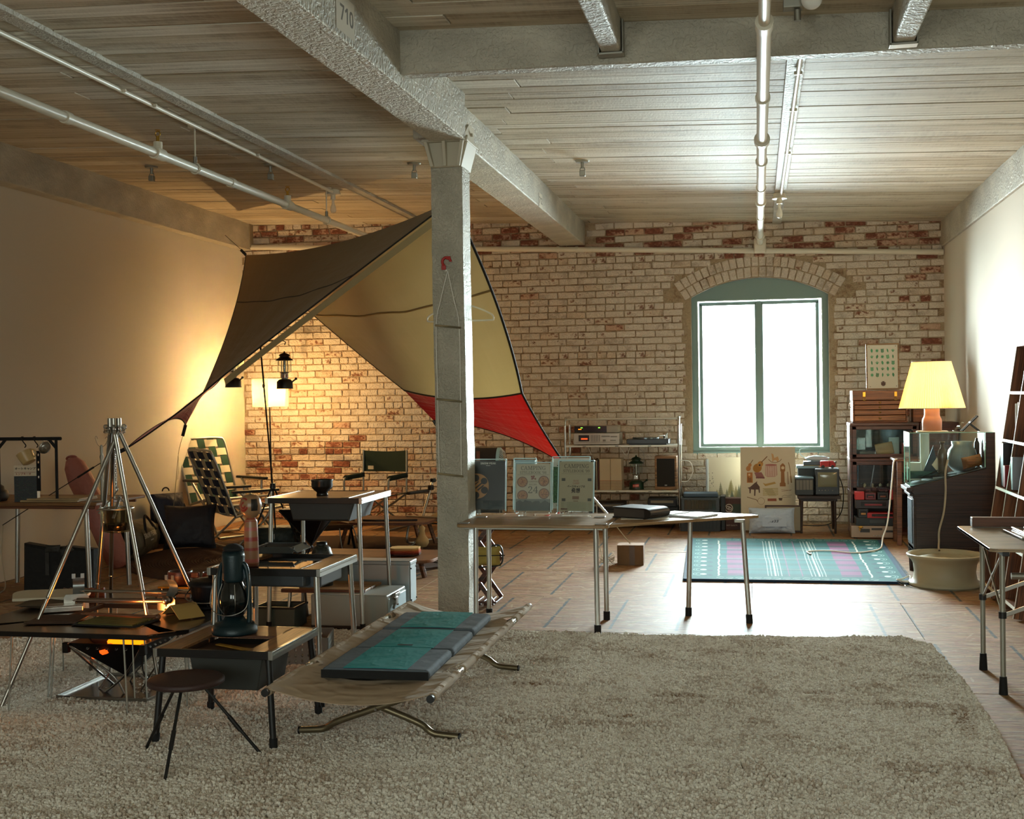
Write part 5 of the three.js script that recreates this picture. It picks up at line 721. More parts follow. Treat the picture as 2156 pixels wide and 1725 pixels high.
{ // boxes and low plank table behind the camp tables
  const w = thing('cooler_box', 'pale grey steel cooler box with bright latches beside the cot', 'box', [-2.5, 0, -7.24]);
  part(w, 'box_body', [B(0.5, 0.2, 0.4, 0, 0.119, 0, 0.012)], mat(0x8e8d85, 0.45)); part(w, 'base_strip', [B(0.5, 0.025, 0.4, 0, 0.014, 0, 0.006)], M.black); part(w, 'side_panel', [B(0.012, 0.16, 0.36, 0.252, 0.115, 0, 0.004)], mat(0x9fb0b5, 0.3, 0.5));
  part(w, 'latch', [B(0.03, 0.05, 0.05, 0.265, 0.17, 0.08, 0.006), R([0.27, 0.14, 0.04], [0.27, 0.2, 0.13], 0.008), R([0.27, 0.2, 0.03], [0.27, 0.13, 0.13], 0.008), B(0.02, 0.03, 0.1, 0.265, 0.2, 0.05, 0.004), SP(0.012, 0.28, 0.1, 0.08, 1, 1, 1, 8), SP(0.012, 0.28, 0.06, 0.1, 1, 1, 1, 8)], M.steel);
  const t = thing('plank_table', 'small plank table with a metal leg set across the pale cooler box', 'table', [-2.7, 0, -7.3]);
  for (let k = 0; k < 3; k++) part(t, 'plank', [B(0.56, 0.016, 0.105, 0, 0.228, -0.11 + k * 0.11, 0.003)], wood([0xa5733f, 0x9a6838, 0xb07c46][k], 0.45, 0.8, 0.15));
  part(t, 'front_rail', [B(0.56, 0.022, 0.012, 0, 0.222, 0.17, 0.002)], wood(0x6d3418, 0.5)); for (const [x, z] of [[-0.24, 0.13], [-0.24, -0.13]]) part(t, 'leg', [R([x, 0.22, z * 0.9], [x, 0, z * 1.3], 0.011, 10)], M.alu);
  const cam = data(64, 64, (u, v) => { const a = fbm(u, v, 5, 5, 3, 441); return a > 0.55 ? [30, 34, 30] : a > 0.45 ? [54, 56, 48] : [20, 22, 22]; }, true, 0.2, 0.2);
  const can = (x, z, r, h, lab) => { const c = thing('canister', lab, 'canister', [x, 0.237, z], 0, 'dark canisters on the plank table'); part(c, 'canister_body', [L([[0.001, 0], [r, 0], [r, h * 0.75], [r * 0.8, h * 0.93], [r * 0.5, h], [0.001, h]])], mat(0xffffff, 0.4, 0, { map: cam })); part(c, 'canister_cap', [L([[r * 0.5, h], [r * 0.5, h + 0.02], [0.001, h + 0.022]])], M.black); };
  can(-2.76, -7.28, 0.07, 0.26, 'taller dark mottled canister on the plank table'); can(-2.88, -7.36, 0.075, 0.1, 'shorter dark mottled canister on the plank table');
  const s = thing('silver_case', 'tall silver camp case on short dark legs under the long low table', 'case', [-2.56, 0, -7.69]);
  part(s, 'case_body', [B(0.58, 0.28, 0.15, 0, 0.205, 0, 0.012)], mat(0x9aa3a5, 0.35, 0.5)); part(s, 'case_lid', [B(0.585, 0.03, 0.155, 0, 0.335, 0, 0.008)], mat(0x8d9698, 0.35, 0.5)); part(s, 'rivet', [[0.1, 0.09], [-0.1, 0.09], [0.1, 0.3], [-0.1, 0.3]].map(([z, y]) => SP(0.006, 0.291, y, z * 0.6, 1, 1, 1, 8)), M.black);
  for (const [x, z] of [[-0.24, -0.05], [0.24, -0.05], [-0.24, 0.05], [0.24, 0.05]]) part(s, 'leg', [B(0.03, 0.07, 0.03, x, 0.035, z, 0.004)], M.black);
  const tub = thing('folding_tub', 'grey green open bin standing behind the low camp table', 'bin', [-2.97, 0, -7.1]); part(tub, 'bin_shell', [0, 1, 2, 3].map((k) => B(k % 2 ? 0.01 : 0.26, 0.13, k % 2 ? 0.2 : 0.01, k === 1 ? 0.125 : k === 3 ? -0.125 : 0, 0.07, k === 0 ? 0.1 : k === 2 ? -0.1 : 0, 0.003)).concat(B(0.25, 0.008, 0.2, 0, 0.01, 0, 0.002)), mat(0x4a5149, 0.6)); part(tub, 'rim', [B(0.28, 0.014, 0.014, 0, 0.135, 0.105, 0.003), B(0.28, 0.014, 0.014, 0, 0.135, -0.105, 0.003), B(0.014, 0.014, 0.22, 0.13, 0.135, 0, 0.003), B(0.014, 0.014, 0.22, -0.13, 0.135, 0, 0.003)], M.black);
  const cr = thing('perforated_crate', 'dark grey perforated crate under the middle camp table', 'crate', [-2.42, 0.02, -6.1], 0.25);
  const holes = []; for (let i = 0; i < 6; i++) for (let j = 0; j < 4; j++) holes.push(new THREE.Path().absellipse(-0.1 + i * 0.035, 0.03 + j * 0.03, 0.006, 0.008, 0, 6.283)); const wall = () => E([[-0.14, 0], [0.14, 0], [0.14, 0.15], [-0.14, 0.15]], 0.008, 0.001, holes.map((h) => h.clone()));
  part(cr, 'crate_wall', [wall().translate(0, 0, 0.14)], M.grey); part(cr, 'crate_wall', [wall().translate(0, 0, -0.14)], M.grey); part(cr, 'crate_wall', [wall().rotateY(1.5708).translate(0.14, 0, 0)], M.grey); part(cr, 'crate_wall', [wall().rotateY(1.5708).translate(-0.14, 0, 0)], M.grey); part(cr, 'crate_base', [B(0.27, 0.008, 0.27, 0, 0.004, 0, 0.002)], M.grey);
}
{ // camp cot with folded pad
  const t = thing('camp_cot', 'beige canvas camp cot on bent bronze X legs standing on the shag carpet', 'cot', [-1.565, 0.02, -5.37]), W = 0.335, Ld = 0.99, H = 0.275, br = mat(0x7c7058, 0.4, 0.8);
  const wr = data(256, 256, (u, v) => { const a = fbm(u + 0.15 * fbm(u, v, 3, 3, 2, 451), v, 2, 9, 4, 453); return 1 - Math.abs(a - 0.5) * 5; }, false);
  const cm = mat(0xa8937a, 0.9, 0, { bumpMap: wr, bumpScale: 0.012 });
  const gap = (v) => Math.exp(-(((v - 0.22) / 0.035) ** 2)) + Math.exp(-(((v - 0.78) / 0.035) ** 2));
  const f = (u, v) => { const s = Math.abs(u - 0.5) * 2, e = 1 - 0.16 * gap(v) * (s > 0.9 ? 1 : 0.75 * s * s), sag = (1 - s * s) * (0.03 + 0.03 * Math.pow(Math.abs(v - 0.5) * 2, 6)); const w = 0.006 * Math.sin(v * 40 + u * 9) * (s > 0.5 ? (s - 0.5) * 2 : 0) * (1 + 2 * gap(v)); return [(u - 0.5) * 2 * W * e, H + 0.014 - sag + w * (1 - s * 0.5), Ld - v * 2 * Ld + 0.03 * Math.sin(u * Math.PI) * (v < 0.5 ? -1 : 1) * Math.pow(Math.abs(v - 0.5) * 2, 8)]; };
  part(t, 'canvas_sheet', [keep(S(f, 36, 90, 0.003))], cm);
  for (const s of [-1, 1]) { const p = part(t, 'side_pole', [R([s * W, H, -Ld - 0.01], [s * W, H, Ld + 0.01], 0.0135, 14)], M.alu); part(p, 'pole_end', [R([s * W, H, Ld], [s * W, H, Ld + 0.018], 0.0155, 14), R([s * W, H, -Ld], [s * W, H, -Ld - 0.018], 0.0155, 14)], M.black); part(p, 'pole_collar', [-0.56, 0.56].map((z) => R([s * W, H, z - 0.01], [s * W, H, z + 0.01], 0.0155, 14)), M.chrome); for (const [a, b] of [[-0.98, -0.6], [-0.5, 0.5], [0.6, 0.98]]) part(t, 'pole_sleeve', [R([s * W, H, a], [s * W, H, b], 0.0185, 14)], cm); }
  for (const z of [0.62, -0.62]) for (const s of [-1, 1]) { const l = part(t, 'leg', [T([[s * (W - 0.02), H - 0.012, z], [s * 0.1, 0.17, z + s * 0.012], [-s * 0.16, 0.075, z + s * 0.012], [-s * 0.22, 0.042, z], [-s * 0.25, 0.03, z], [-s * 0.35, 0.022, z]], 0.0145, 40, 10)], br); part(l, 'leg_tip', [R([-s * 0.345, 0.022, z], [-s * 0.352, 0.022, z], 0.0165, 12)], M.black); }
  part(t, 'pivot_bolt', [0.62, -0.62].map((z) => R([0, 0.13, z - 0.02], [0, 0.13, z + 0.035], 0.006, 8)), M.steel);
  const pd = thing('folding_pad', 'folding teal and grey sleeping pad in three panels lying on the cot', 'mat', [-1.555, 0.293, -5.27], 0.02);
  const wk = rep(wrinkle, 1.6, 1.6), teal = mat(0x0c8586, 0.85, 0, { bumpMap: wk, bumpScale: 0.003 }), gy = mat(0x5a646d, 0.85, 0, { bumpMap: rep(wrinkle, 0.5, 0.5), bumpScale: 0.002 });
  for (let k = 0; k < 3; k++) { const z = 0.42 - k * 0.43; const g = part(pd, 'pad_panel', [B(0.46, 0.042, 0.415, 0, 0.022 - 0.004 * (k === 1), z, 0.018)], gy); part(g, 'teal_field', [keep(S((u, v) => [(u - 0.5) * 0.27, 0.0445 - 0.004 * (k === 1) + 0.002 * Math.sin(u * 3.14), z + 0.2 - v * 0.4], 8, 8, 0.002))], teal); }
  part(pd, 'dark_edge', [B(0.455, 0.034, 0.006, 0, 0.02, 0.63, 0.002)], M.blackMatte); const lb = part(pd, 'sewn_label', [keep(new THREE.PlaneGeometry(0.07, 0.02).rotateX(-1.5708))], mat(0x0d1d20, 0.6)); lb.position.set(0.0, 0.0455, 0.16);
}
// ---------------------------------------------------------------- things on the column
{
  const t = thing('rope_ladder', 'white cord ladder with three thin sticks hanging on the column front', 'ladder', [-1.92, 0, -7.385]);
  part(t, 'cord', [T([[0.0, 2.24, 0.006], [-0.05, 2.05, 0.008], [-0.08, 1.89, 0.008], [-0.078, 1.42, 0.008], [-0.075, 0.945, 0.008]], 0.0025, 30, 5), T([[0.0, 2.24, 0.006], [0.04, 2.05, 0.008], [0.07, 1.885, 0.008], [0.072, 1.41, 0.008], [0.07, 0.94, 0.008]], 0.0025, 30, 5)], M.white);
  for (const y of [1.888, 1.418, 0.942]) part(t, 'rung', [R([-0.086, y + 0.008, 0.01], [0.082, y - 0.012, 0.012], 0.007, 8)], wood(0x9a8a66, 0.6));
  const h = thing('red_hook', 'small red hook screwed to the column above the cord ladder', 'hook', [-1.93, 2.3, -7.393]);
  part(h, 'hook_bow', [TO(0.027, 0.009, 0, 0, 0.004, 0, 0, 20, 4.2)], mat(0xa8201a, 0.4)); part(h, 'hook_foot', [B(0.03, 0.03, 0.01, -0.018, -0.036, 0.004, 0.004), B(0.03, 0.022, 0.012, 0.014, 0.024, 0.004, 0.005)], mat(0xa8201a, 0.4)); part(h, 'eye_screw', [R([0, -0.05, 0.006], [0, -0.06, 0.006], 0.006)], M.white);
  solo('coat_hanger', 'white plastic coat hanger hung behind the column against the tarp', 'hanger', [T([[0, 2.07, 0], [-0.1, 2.05, 0], [-0.21, 2.0, 0], [-0.225, 1.97, 0], [-0.2, 1.96, 0], [0, 1.96, 0], [0.2, 1.96, 0], [0.225, 1.97, 0], [0.21, 2.0, 0], [0.1, 2.05, 0]], 0.006, 70, 7, true), T([[0, 2.07, 0], [0, 2.12, 0], [0.025, 2.14, 0], [0.03, 2.165, 0], [0.0, 2.185, 0.01], [-0.02, 2.17, 0.07]], 0.003, 20, 6)], M.cream, [-1.92, -0.02, -7.69]);
}
// ---------------------------------------------------------------- folding bamboo tables with magazine stands
{
  const legs = (t, list, h) => list.forEach(([x, z, dx, dz]) => { const l = part(t, 'leg', [R([x, h, z], [x + dx, 0.05, z + dz], 0.0155, 12)], M.alu); part(l, 'foot', [R([x + dx, 0.055, z + dz], [x + dx * 1.05, 0, z + dz * 1.05], 0.021, 12)], M.rubber); });
  const bam = wood(0xb08a5c, 0.42, 0.8, 0.14);
  const a = thing('bamboo_table', 'straight bamboo table beside the column carrying the magazine stands', 'table', [-1.345, 0, -7.42], 0, 'bamboo tables end to end');
  part(a, 'tabletop', [new THREE.ExtrudeGeometry(RRS(0.93, 0.7, 0.03), { depth: 0.014, bevelEnabled: true, bevelThickness: 0.003, bevelSize: 0.003, bevelSegments: 1 }).rotateX(-Math.PI / 2).translate(0, 0.642, 0)], bam);
  for (const z of [0.3, -0.3]) part(a, 'apron', [B(0.86, 0.016, 0.02, 0, 0.632, z, 0.003)], M.aluDull);
  legs(a, [[0.385, 0.3, 0.005, 0.005], [0.385, -0.15, 0.003, -0.002], [-0.355, 0.3, -0.005, 0.005], [-0.375, -0.15, -0.005, -0.002]], 0.64);
  part(a, 'corner_clip', [[-0.43, 0.31], [0.42, 0.31], [0.36, -0.1], [-0.4, -0.05]].map(([x, z]) => B(0.07, 0.006, 0.035, x, 0.664, z, 0.002)), M.steel);
  const b = thing('bamboo_table', 'bamboo corner table with a pointed end continuing from the straight one', 'table', [-0.6, 0, -7.5], 0, 'bamboo tables end to end');
  part(b, 'tabletop', [E([[-0.29, -0.41], [0.52, 0.16], [0.6, 0.21], [0.56, 0.27], [0.2, 0.42], [-0.26, 0.2]], 0.018, 0.003).rotateX(-Math.PI / 2).translate(0, 0.651, 0)], bam);
  part(b, 'edge_trim', [SQ([-0.28, 0.652, 0.405], [-0.26, 0.652, -0.19], 0.014, 0.02, 0.002)], M.steel);
  legs(b, [[0.17, -0.25, -0.02, -0.02], [0.5, -0.08, 0.035, 0.01], [-0.22, 0.3, 0.0, 0.01]].slice(0, 2), 0.645);
  part(b, 'tabletop_bracket', [B(0.06, 0.02, 0.06, 0.16, 0.637, -0.24, 0.004), B(0.06, 0.02, 0.06, 0.48, 0.637, -0.09, 0.004)], M.aluDull);
}
{
  const acr = glass(0xfafdfd, { roughness: 0.03 }), edge = mat(0xbcdce2, 0.15, 0, { emissive: 0x000000 });
  const prints = {
    gear: canvas(256, 360, (g, w, h) => { g.fillStyle = '#17191a'; g.fillRect(0, 0, w, h); for (let i = 0; i < 900; i++) { g.fillStyle = `rgba(${rr(30, 80) | 0},${rr(34, 84) | 0},${rr(34, 80) | 0},0.4)`; g.fillRect(rnd() * w, rnd() * h, rr(1, 8), rr(1, 4)); } g.fillStyle = '#a06f3a'; g.beginPath(); g.roundRect(-70, 95, 205, 185, 85); g.fill(); g.fillStyle = '#1c1a18'; for (const [x, y, r] of [[38, 128, 26], [100, 150, 24], [40, 255, 26], [104, 218, 26]]) { g.beginPath(); g.arc(x, y, r, 0, 7); g.fill(); } g.save(); g.translate(60, 185); g.rotate(-0.7); g.fillRect(-30, -5, 60, 9); g.fillRect(-26, 16, 56, 10); g.fillRect(-30, -28, 50, 7); g.restore(); g.fillStyle = '#c8c4b8'; g.font = 'bold 20px sans-serif'; g.textAlign = 'center'; g.fillText('SNOW PEAK', 128, 26); g.fillRect(112, 34, 32, 3); }),
    s98: canvas(256, 350, (g, w, h) => { g.fillStyle = '#b3a88f'; g.fillRect(0, 0, w, h); g.fillStyle = '#3c3831'; g.textAlign = 'center'; g.font = '40px serif'; g.fillText('CAMPING', 128, 44, 236); g.font = '27px serif'; g.fillText("STYLEBOOK '98", 128, 74, 236); g.fillRect(10, 80, 236, 1.5); for (const [x, y] of [[48, 135], [208, 128], [50, 236], [210, 222]]) { g.fillStyle = '#6b4a38'; g.beginPath(); g.arc(x, y, 40, 0, 7); g.fill(); g.fillStyle = '#a3744e'; g.beginPath(); g.arc(x, y, 34, 0, 7); g.fill(); for (let i = 0; i < 40; i++) { g.fillStyle = ['#c08a58', '#7c3e2a', '#8f6a3e', '#5b3324'][i % 4]; const a = rnd() * 6.3, r = rnd() * 28; g.fillRect(x + r * Math.cos(a), y + r * Math.sin(a), 7, 5); } } g.fillStyle = '#7a4236'; for (let i = 0; i < 8; i++) { g.beginPath(); g.arc(115 + rr(0, 50), 90 + rr(0, 22), 7, 0, 7); g.fill(); } g.fillStyle = '#5a4c40'; g.font = '17px serif'; g.fillText('CAMPING', 128, 138); g.fillText('RECIPE', 128, 160); g.fillStyle = '#3c3831'; g.font = '70px serif'; g.fillText('24', 128, 218); g.fillStyle = '#6f7066'; g.fillRect(0, 262, w, 88); g.fillStyle = '#343a33'; g.beginPath(); g.moveTo(0, 300); for (let x = 0; x <= 256; x += 8) g.lineTo(x, 296 - 18 * Math.abs(Math.sin(x * 0.05)) - rr(0, 8)); g.lineTo(256, 350); g.lineTo(0, 350); g.fill(); g.beginPath(); g.ellipse(72, 296, 16, 26, 0, 0, 7); g.fill(); g.beginPath(); g.ellipse(138, 300, 13, 20, 0, 0, 7); g.fill(); }),
    s99: canvas(256, 350, (g, w, h) => { g.fillStyle = '#aa9f84'; g.fillRect(0, 0, w, h); g.fillStyle = '#4a453a'; g.textAlign = 'center'; g.font = '40px serif'; g.fillText('CAMPING', 128, 44, 232); g.font = '27px serif'; g.fillText("STYLEBOOK '99", 128, 74, 232); g.fillRect(16, 84, 224, 1); for (const [x, y] of [[18, 116], [216, 116], [22, 260], [218, 258]]) { g.fillStyle = '#4a4a42'; g.fillRect(x, y, 28, 20); } g.fillStyle = '#8a4a3a'; g.font = '17px serif'; g.fillText('BASE', 128, 140); g.fillText('CAMP', 128, 158); kana(g, 'ベースキャンプの', 62, 166, 17, '#26221c', 2.4); kana(g, '発想', 94, 186, 34, '#1c1915', 4.4); g.fillStyle = '#7a5f4c'; g.fillRect(102, 244, 50, 22); g.fillRect(110, 276, 36, 5); g.fillStyle = '#5c2c20'; g.fillRect(16, 332, 50, 8); }),
    field: canvas(200, 280, (g, w, h) => { g.fillStyle = '#b9b7aa'; g.fillRect(0, 0, w, h); g.fillStyle = '#2c5b38'; g.fillRect(0, 48, w, 200); for (let i = 0; i < 900; i++) { g.fillStyle = ['#3c7446', '#234a2e', '#5d8a55', '#1d3d2a'][i % 4]; g.fillRect(rnd() * w, 48 + rnd() * 200, 4, 4); } g.strokeStyle = '#3a3a36'; g.lineWidth = 3; for (let k = 0; k < 3; k++) { g.save(); g.translate(40, 22); g.rotate(k * 1.05); g.beginPath(); g.moveTo(-8, 0); g.lineTo(8, 0); g.stroke(); g.restore(); } g.fillStyle = '#3a3a36'; g.fillRect(20, 38, 60, 5); g.fillRect(20, 258, 50, 8); }),
    mix: canvas(128, 200, (g, w, h) => { g.fillStyle = '#8fa6ad'; g.fillRect(0, 0, w, h); for (const [c, y] of [['#506a74', 20], ['#b9b6a6', 60], ['#7a4038', 90], ['#34525c', 130], ['#c3c0b0', 165]]) { g.fillStyle = c; g.fillRect(0, y, w, 26); } }),
  };
  const stand = (lab, x, z, w, h, p, ry = 0) => {
    const t = thing('magazine_stand', lab, 'stand', [x, 0.662, z], ry, 'clear magazine stands on the bamboo table'), lean = -0.14;
    const m = part(t, 'magazine', [keep(new THREE.BoxGeometry(w - 0.012, h - 0.02, 0.005))], mat(0xffffff, 0.35, 0, { map: prints[p] })); m.position.set(0, h / 2 + 0.022, -0.02); m.rotation.x = lean;
    const f = part(t, 'clear_panel', [new THREE.PlaneGeometry(w, h).translate(0, 0, 0.006)], acr); f.position.copy(m.position); f.rotation.x = lean;
    const e = part(t, 'panel_edge', [B(0.007, h, 0.009, w / 2, 0, 0.002, 0.001), B(0.007, h, 0.009, -w / 2, 0, 0.002, 0.001), B(w, 0.006, 0.009, 0, h / 2, 0.002, 0.001)], edge); e.position.copy(m.position); e.rotation.x = lean;
    part(t, 'lip', [B(w * 0.85, 0.08, 0.003, 0.01, 0.055, 0.022, 0), B(w * 0.85, 0.003, 0.07, 0.01, 0.004, 0.0, 0), B(0.02, 0.06, 0.003, -w * 0.3, 0.03, -0.07, 0)], acr);
  };
  stand('clear stand holding a magazine with a tall white masthead peeking out behind the dark catalogue', -1.51, -7.72, 0.15, 0.34, 'mix');
  stand('clear stand holding the green field magazine behind the two stylebooks', -1.2, -7.72, 0.25, 0.35, 'field');
  stand('clear stand holding a dark catalogue with a round board of utensils next to the column', -1.74, -7.63, 0.245, 0.34, 'gear');
  stand('clear stand holding the stylebook of 98 with four round dishes', -1.425, -7.56, 0.236, 0.322, 's98');
  stand('clear stand holding the stylebook of 99 with plain tan cover', -1.145, -7.55, 0.236, 0.335, 's99', -0.12);
  const bk = thing('thick_book', 'thick dark book with rounded spine on the corner table', 'book', [-0.73, 0.66, -7.55], -0.5);
  part(bk, 'cover', [E((() => { const s = new THREE.Shape(); s.moveTo(-0.14, 0); s.lineTo(0.1, 0); s.quadraticCurveTo(0.15, 0.005, 0.15, 0.034); s.quadraticCurveTo(0.15, 0.064, 0.1, 0.068); s.lineTo(-0.14, 0.068); s.lineTo(-0.14, 0.06); s.lineTo(0.1, 0.06); s.lineTo(0.1, 0.008); s.lineTo(-0.14, 0.008); s.closePath(); return s; })(), 0.22, 0.002)], mat(0x231c18, 0.45, 0, { map: rep(cloud, 0.3, 0.3) })); part(bk, 'page_block', [B(0.23, 0.051, 0.21, -0.018, 0.034, 0, 0.001)], mat(0x4b4038, 0.8));
  solo('open_brochure', 'white open brochure lying at the pointed end of the corner table', 'brochure', [B(0.3, 0.012, 0.23, 0, 0.006, 0, 0.002), B(0.12, 0.004, 0.2, -0.1, 0.014, 0.02, 0.001)], mat(0xdfe2e4, 0.4), [-0.44, 0.66, -7.66], -0.55);
  solo('flat_sheet', 'cream sheet of paper sticking out under the thick dark book', 'paper', [B(0.3, 0.002, 0.22, 0, 0.001, 0, 0)], M.paper, [-0.7, 0.6602, -7.52], 0.1);
}
{ // folding X rack behind the column with a yellow bag, carton
  const t = thing('folding_rack', 'reddish wooden folding X rack just behind the column', 'rack', [-1.86, 0, -8.0]);
  for (const z of [-0.13, 0.13]) for (const [y0, y1] of [[0.04, 0.32], [0.32, 0.6]]) { part(t, 'slat_leg', [SQ([-0.1, y0, z], [0.1, y1, z], 0.03, 0.016, 0.003)], M.mahog); part(t, 'slat_leg', [SQ([0.1, y0, z + 0.018], [-0.1, y1, z + 0.018], 0.03, 0.016, 0.003)], M.mahog); }
  for (let k = 0; k < 5; k++) part(t, 'shelf_slat', [B(0.025, 0.012, 0.3, -0.09 + k * 0.045, 0.03, 0, 0.003)], M.mahog); part(t, 'shelf_slat', [B(0.24, 0.014, 0.02, 0, 0.045, 0.15, 0.003)], M.mahog);
  part(t, 'pivot', [0.18, 0.46].map((y) => R([0, y, 0.1], [0, y, 0.165], 0.007, 8)), M.brass);
  const b = thing('pouch_bag', 'small yellow canvas bag with black trim hanging in the folding rack', 'bag', [-1.8, 0.29, -7.84], 0.1);
  part(b, 'bag_body', [cushion(0.2, 0.14, 0.07, 10, 0.12, 0.01, 61).translate(0, 0.07, 0)], cloth(0x9a8340)); part(b, 'trim', [T([[-0.1, 0.13, 0], [-0.03, 0.1, 0.02], [0.04, 0.14, 0.0], [0.1, 0.13, 0], [0.1, 0.02, 0], [0.0, 0.0, 0.02], [-0.1, 0.01, 0]], 0.006, 40, 6, true)], M.black); part(b, 'tie_cord', [R([-0.12, 0.075, 0.04], [0.13, 0.08, 0.04], 0.003)], M.darkrope);
  const c = thing('small_carton', 'small brown cardboard carton standing alone on the floor under the corner table', 'box', [-1.06, 0, -10.07], 0.04);
  part(c, 'carton_body', [B(0.22, 0.165, 0.18, 0, 0.083, 0, 0.002)], mat(0x8a6441, 0.85, 0, { map: rep(cloud, 0.5, 0.5) })); part(c, 'tape', [B(0.045, 0.166, 0.182, 0.015, 0.0835, 0, 0)], mat(0x5b4029, 0.4)); part(c, 'top_flap', [B(0.108, 0.003, 0.18, -0.055, 0.167, 0, 0), B(0.108, 0.003, 0.18, 0.055, 0.167, 0, 0)], mat(0x9a7350, 0.85));
  solo('wire_tangle', 'tangle of thin pale wire on the floor beside the small carton', 'wire', [T(Array.from({ length: 26 }, (_, i) => [0.07 * Math.sin(i * 1.9), 0.045 + 0.04 * Math.sin(i * 2.7), 0.06 * Math.cos(i * 1.3)]), 0.0018, 160, 5)], M.rope, [-1.25, 0, -9.96]);
}
// ---------------------------------------------------------------- stereo rack and what stands under the stands
{
  const t = thing('stereo_rack', 'white tube-frame shelf rack holding the stereo against the brick wall', 'rack', [-1.43, 0, -12.93]), W = 0.61, wt = mat(0xc9c4b4, 0.3, 0.4);
  for (const z of [0.16, -0.16]) for (const s of [-1, 1]) part(t, 'post', [R([s * W, 0, z], [s * W, 1.1, z], 0.014, 12), ...(z > 0 ? [T([[s * W, 1.1, z], [s * W, 1.16, z - 0.02], [s * W, 1.18, z - 0.08], [s * W, 1.18, -0.16]], 0.014, 20, 10)] : [])], M.chrome);
  part(t, 'top_rail', [R([-W, 1.165, 0.1], [W, 1.165, 0.1], 0.012, 10)], wt);
  for (const y of [0.875, 0.39, 0.06]) { const s = part(t, 'shelf', [B(1.2, 0.022, 0.34, 0, y, 0, 0.004)], wt); part(s, 'slot', [-0.4, -0.05, 0.3].map((x) => B(0.035, 0.006, 0.003, x, y, 0.171, 0.001)), M.black); }
  part(t, 'hanging_cable', [T([[0.62, 0.72, 0.1], [0.72, 0.7, 0.1], [0.75, 0.6, 0.1], [0.7, 0.5, 0.1], [0.63, 0.49, 0.1]], 0.005, 24, 6), T([[-0.05, 0.86, -0.1], [0.02, 0.76, -0.12], [0.06, 0.85, -0.14]], 0.004, 12, 6), T([[-0.4, 0.86, -0.1], [-0.34, 0.72, -0.1], [-0.3, 0.6, -0.12]], 0.004, 12, 6)], M.white);
  const Y = 0.887, Y2 = 0.402, Z = -12.92;
  const rx = thing('receiver', 'silver stereo receiver with a small glowing dial on the rack top shelf', 'stereo', [-1.7, Y, Z]);
  part(rx, 'cabinet', [B(0.5, 0.125, 0.3, 0, 0.067, 0, 0.006)], mat(0xaaa294, 0.35, 0.5)); part(rx, 'foot', [[-0.2, 0.1], [0.2, 0.1], [-0.2, -0.1], [0.2, -0.1]].map(([x, z]) => CY(0.015, 0.015, 0.012, x, 0.002, z, 10)), M.black);
  part(rx, 'display_window', [B(0.115, 0.066, 0.006, -0.135, 0.075, 0.151, 0.002)], mat(0x1a1614, 0.2)); part(rx, 'dial_light', [B(0.07, 0.016, 0.004, -0.13, 0.068, 0.155, 0.001)], mat(0x301008, 0.4, 0, { emissive: 0xff5a20, emissiveIntensity: 1.2 }));
  for (let k = 0; k < 6; k++) part(rx, 'slider', [B(0.006, 0.07, 0.004, -0.055 + k * 0.018, 0.075, 0.152, 0.001)], M.grey); part(rx, 'button_row', [B(0.09, 0.01, 0.006, 0.1, 0.095, 0.152, 0.001), B(0.07, 0.012, 0.006, 0.19, 0.09, 0.152, 0.001), B(0.03, 0.02, 0.006, 0.085, 0.05, 0.152, 0.001), B(0.06, 0.01, 0.006, 0.18, 0.05, 0.152, 0.001), B(0.44, 0.004, 0.004, 0, 0.03, 0.152, 0)], mat(0x7d766a, 0.4));
  const tn = thing('tuner', 'slim black tuner with green and amber lights on the silver receiver', 'stereo', [-1.7, Y + 0.131, Z]);
  part(tn, 'cabinet', [B(0.47, 0.074, 0.26, -0.005, 0.039, 0, 0.004)], mat(0x9a907e, 0.4)); part(tn, 'dark_front', [B(0.35, 0.07, 0.006, -0.065, 0.039, 0.131, 0.002)], mat(0x10150f, 0.2));
  part(tn, 'indicator_light', [B(0.022, 0.008, 0.004, -0.16, 0.056, 0.136, 0.001), B(0.02, 0.01, 0.004, 0.03, 0.056, 0.136, 0.001)], mat(0x103008, 0.4, 0, { emissive: 0x8bff4a, emissiveIntensity: 2.2 })); part(tn, 'indicator_light', [B(0.034, 0.01, 0.004, -0.18, 0.04, 0.136, 0.001)], mat(0x301808, 0.4, 0, { emissive: 0xff8a20, emissiveIntensity: 1.8 }));
  const tt = thing('turntable', 'flat black turntable with a silver arm on the rack top shelf', 'turntable', [-1.15, Y, Z]);
  part(tt, 'plinth', [B(0.45, 0.05, 0.32, 0, 0.035, 0, 0.006), B(0.4, 0.014, 0.28, 0, 0.007, 0, 0.003)], mat(0x1b1d1e, 0.3)); part(tt, 'platter', [CY(0.145, 0.145, 0.016, -0.03, 0.068, 0, 40)], mat(0x5f686b, 0.2, 0.8)); part(tt, 'tonearm', [T([[0.17, 0.1, -0.1], [0.17, 0.095, 0.02], [0.12, 0.09, 0.09]], 0.005, 14, 6), CY(0.022, 0.022, 0.04, 0.17, 0.08, -0.1), SP(0.018, 0.18, 0.105, -0.12, 1, 1, 1, 10)], M.chrome);
  const speaker = (x, lab) => { const s = thing('speaker', lab, 'speaker', [x, Y2, Z - 0.02], 0, 'wooden speakers on the rack'); part(s, 'cabinet', [B(0.235, 0.36, 0.24, 0, 0.18, 0, 0.006)], wood(0xa97a4a, 0.5)); part(s, 'front_grille', [B(0.19, 0.3, 0.012, 0, 0.185, 0.12, 0.006)], mat(0x262320, 0.95, 0, { bumpMap: weave, bumpScale: 0.001 })); part(s, 'nameplate', [B(0.025, 0.012, 0.004, 0, 0.05, 0.128, 0.001)], M.aluDull); };
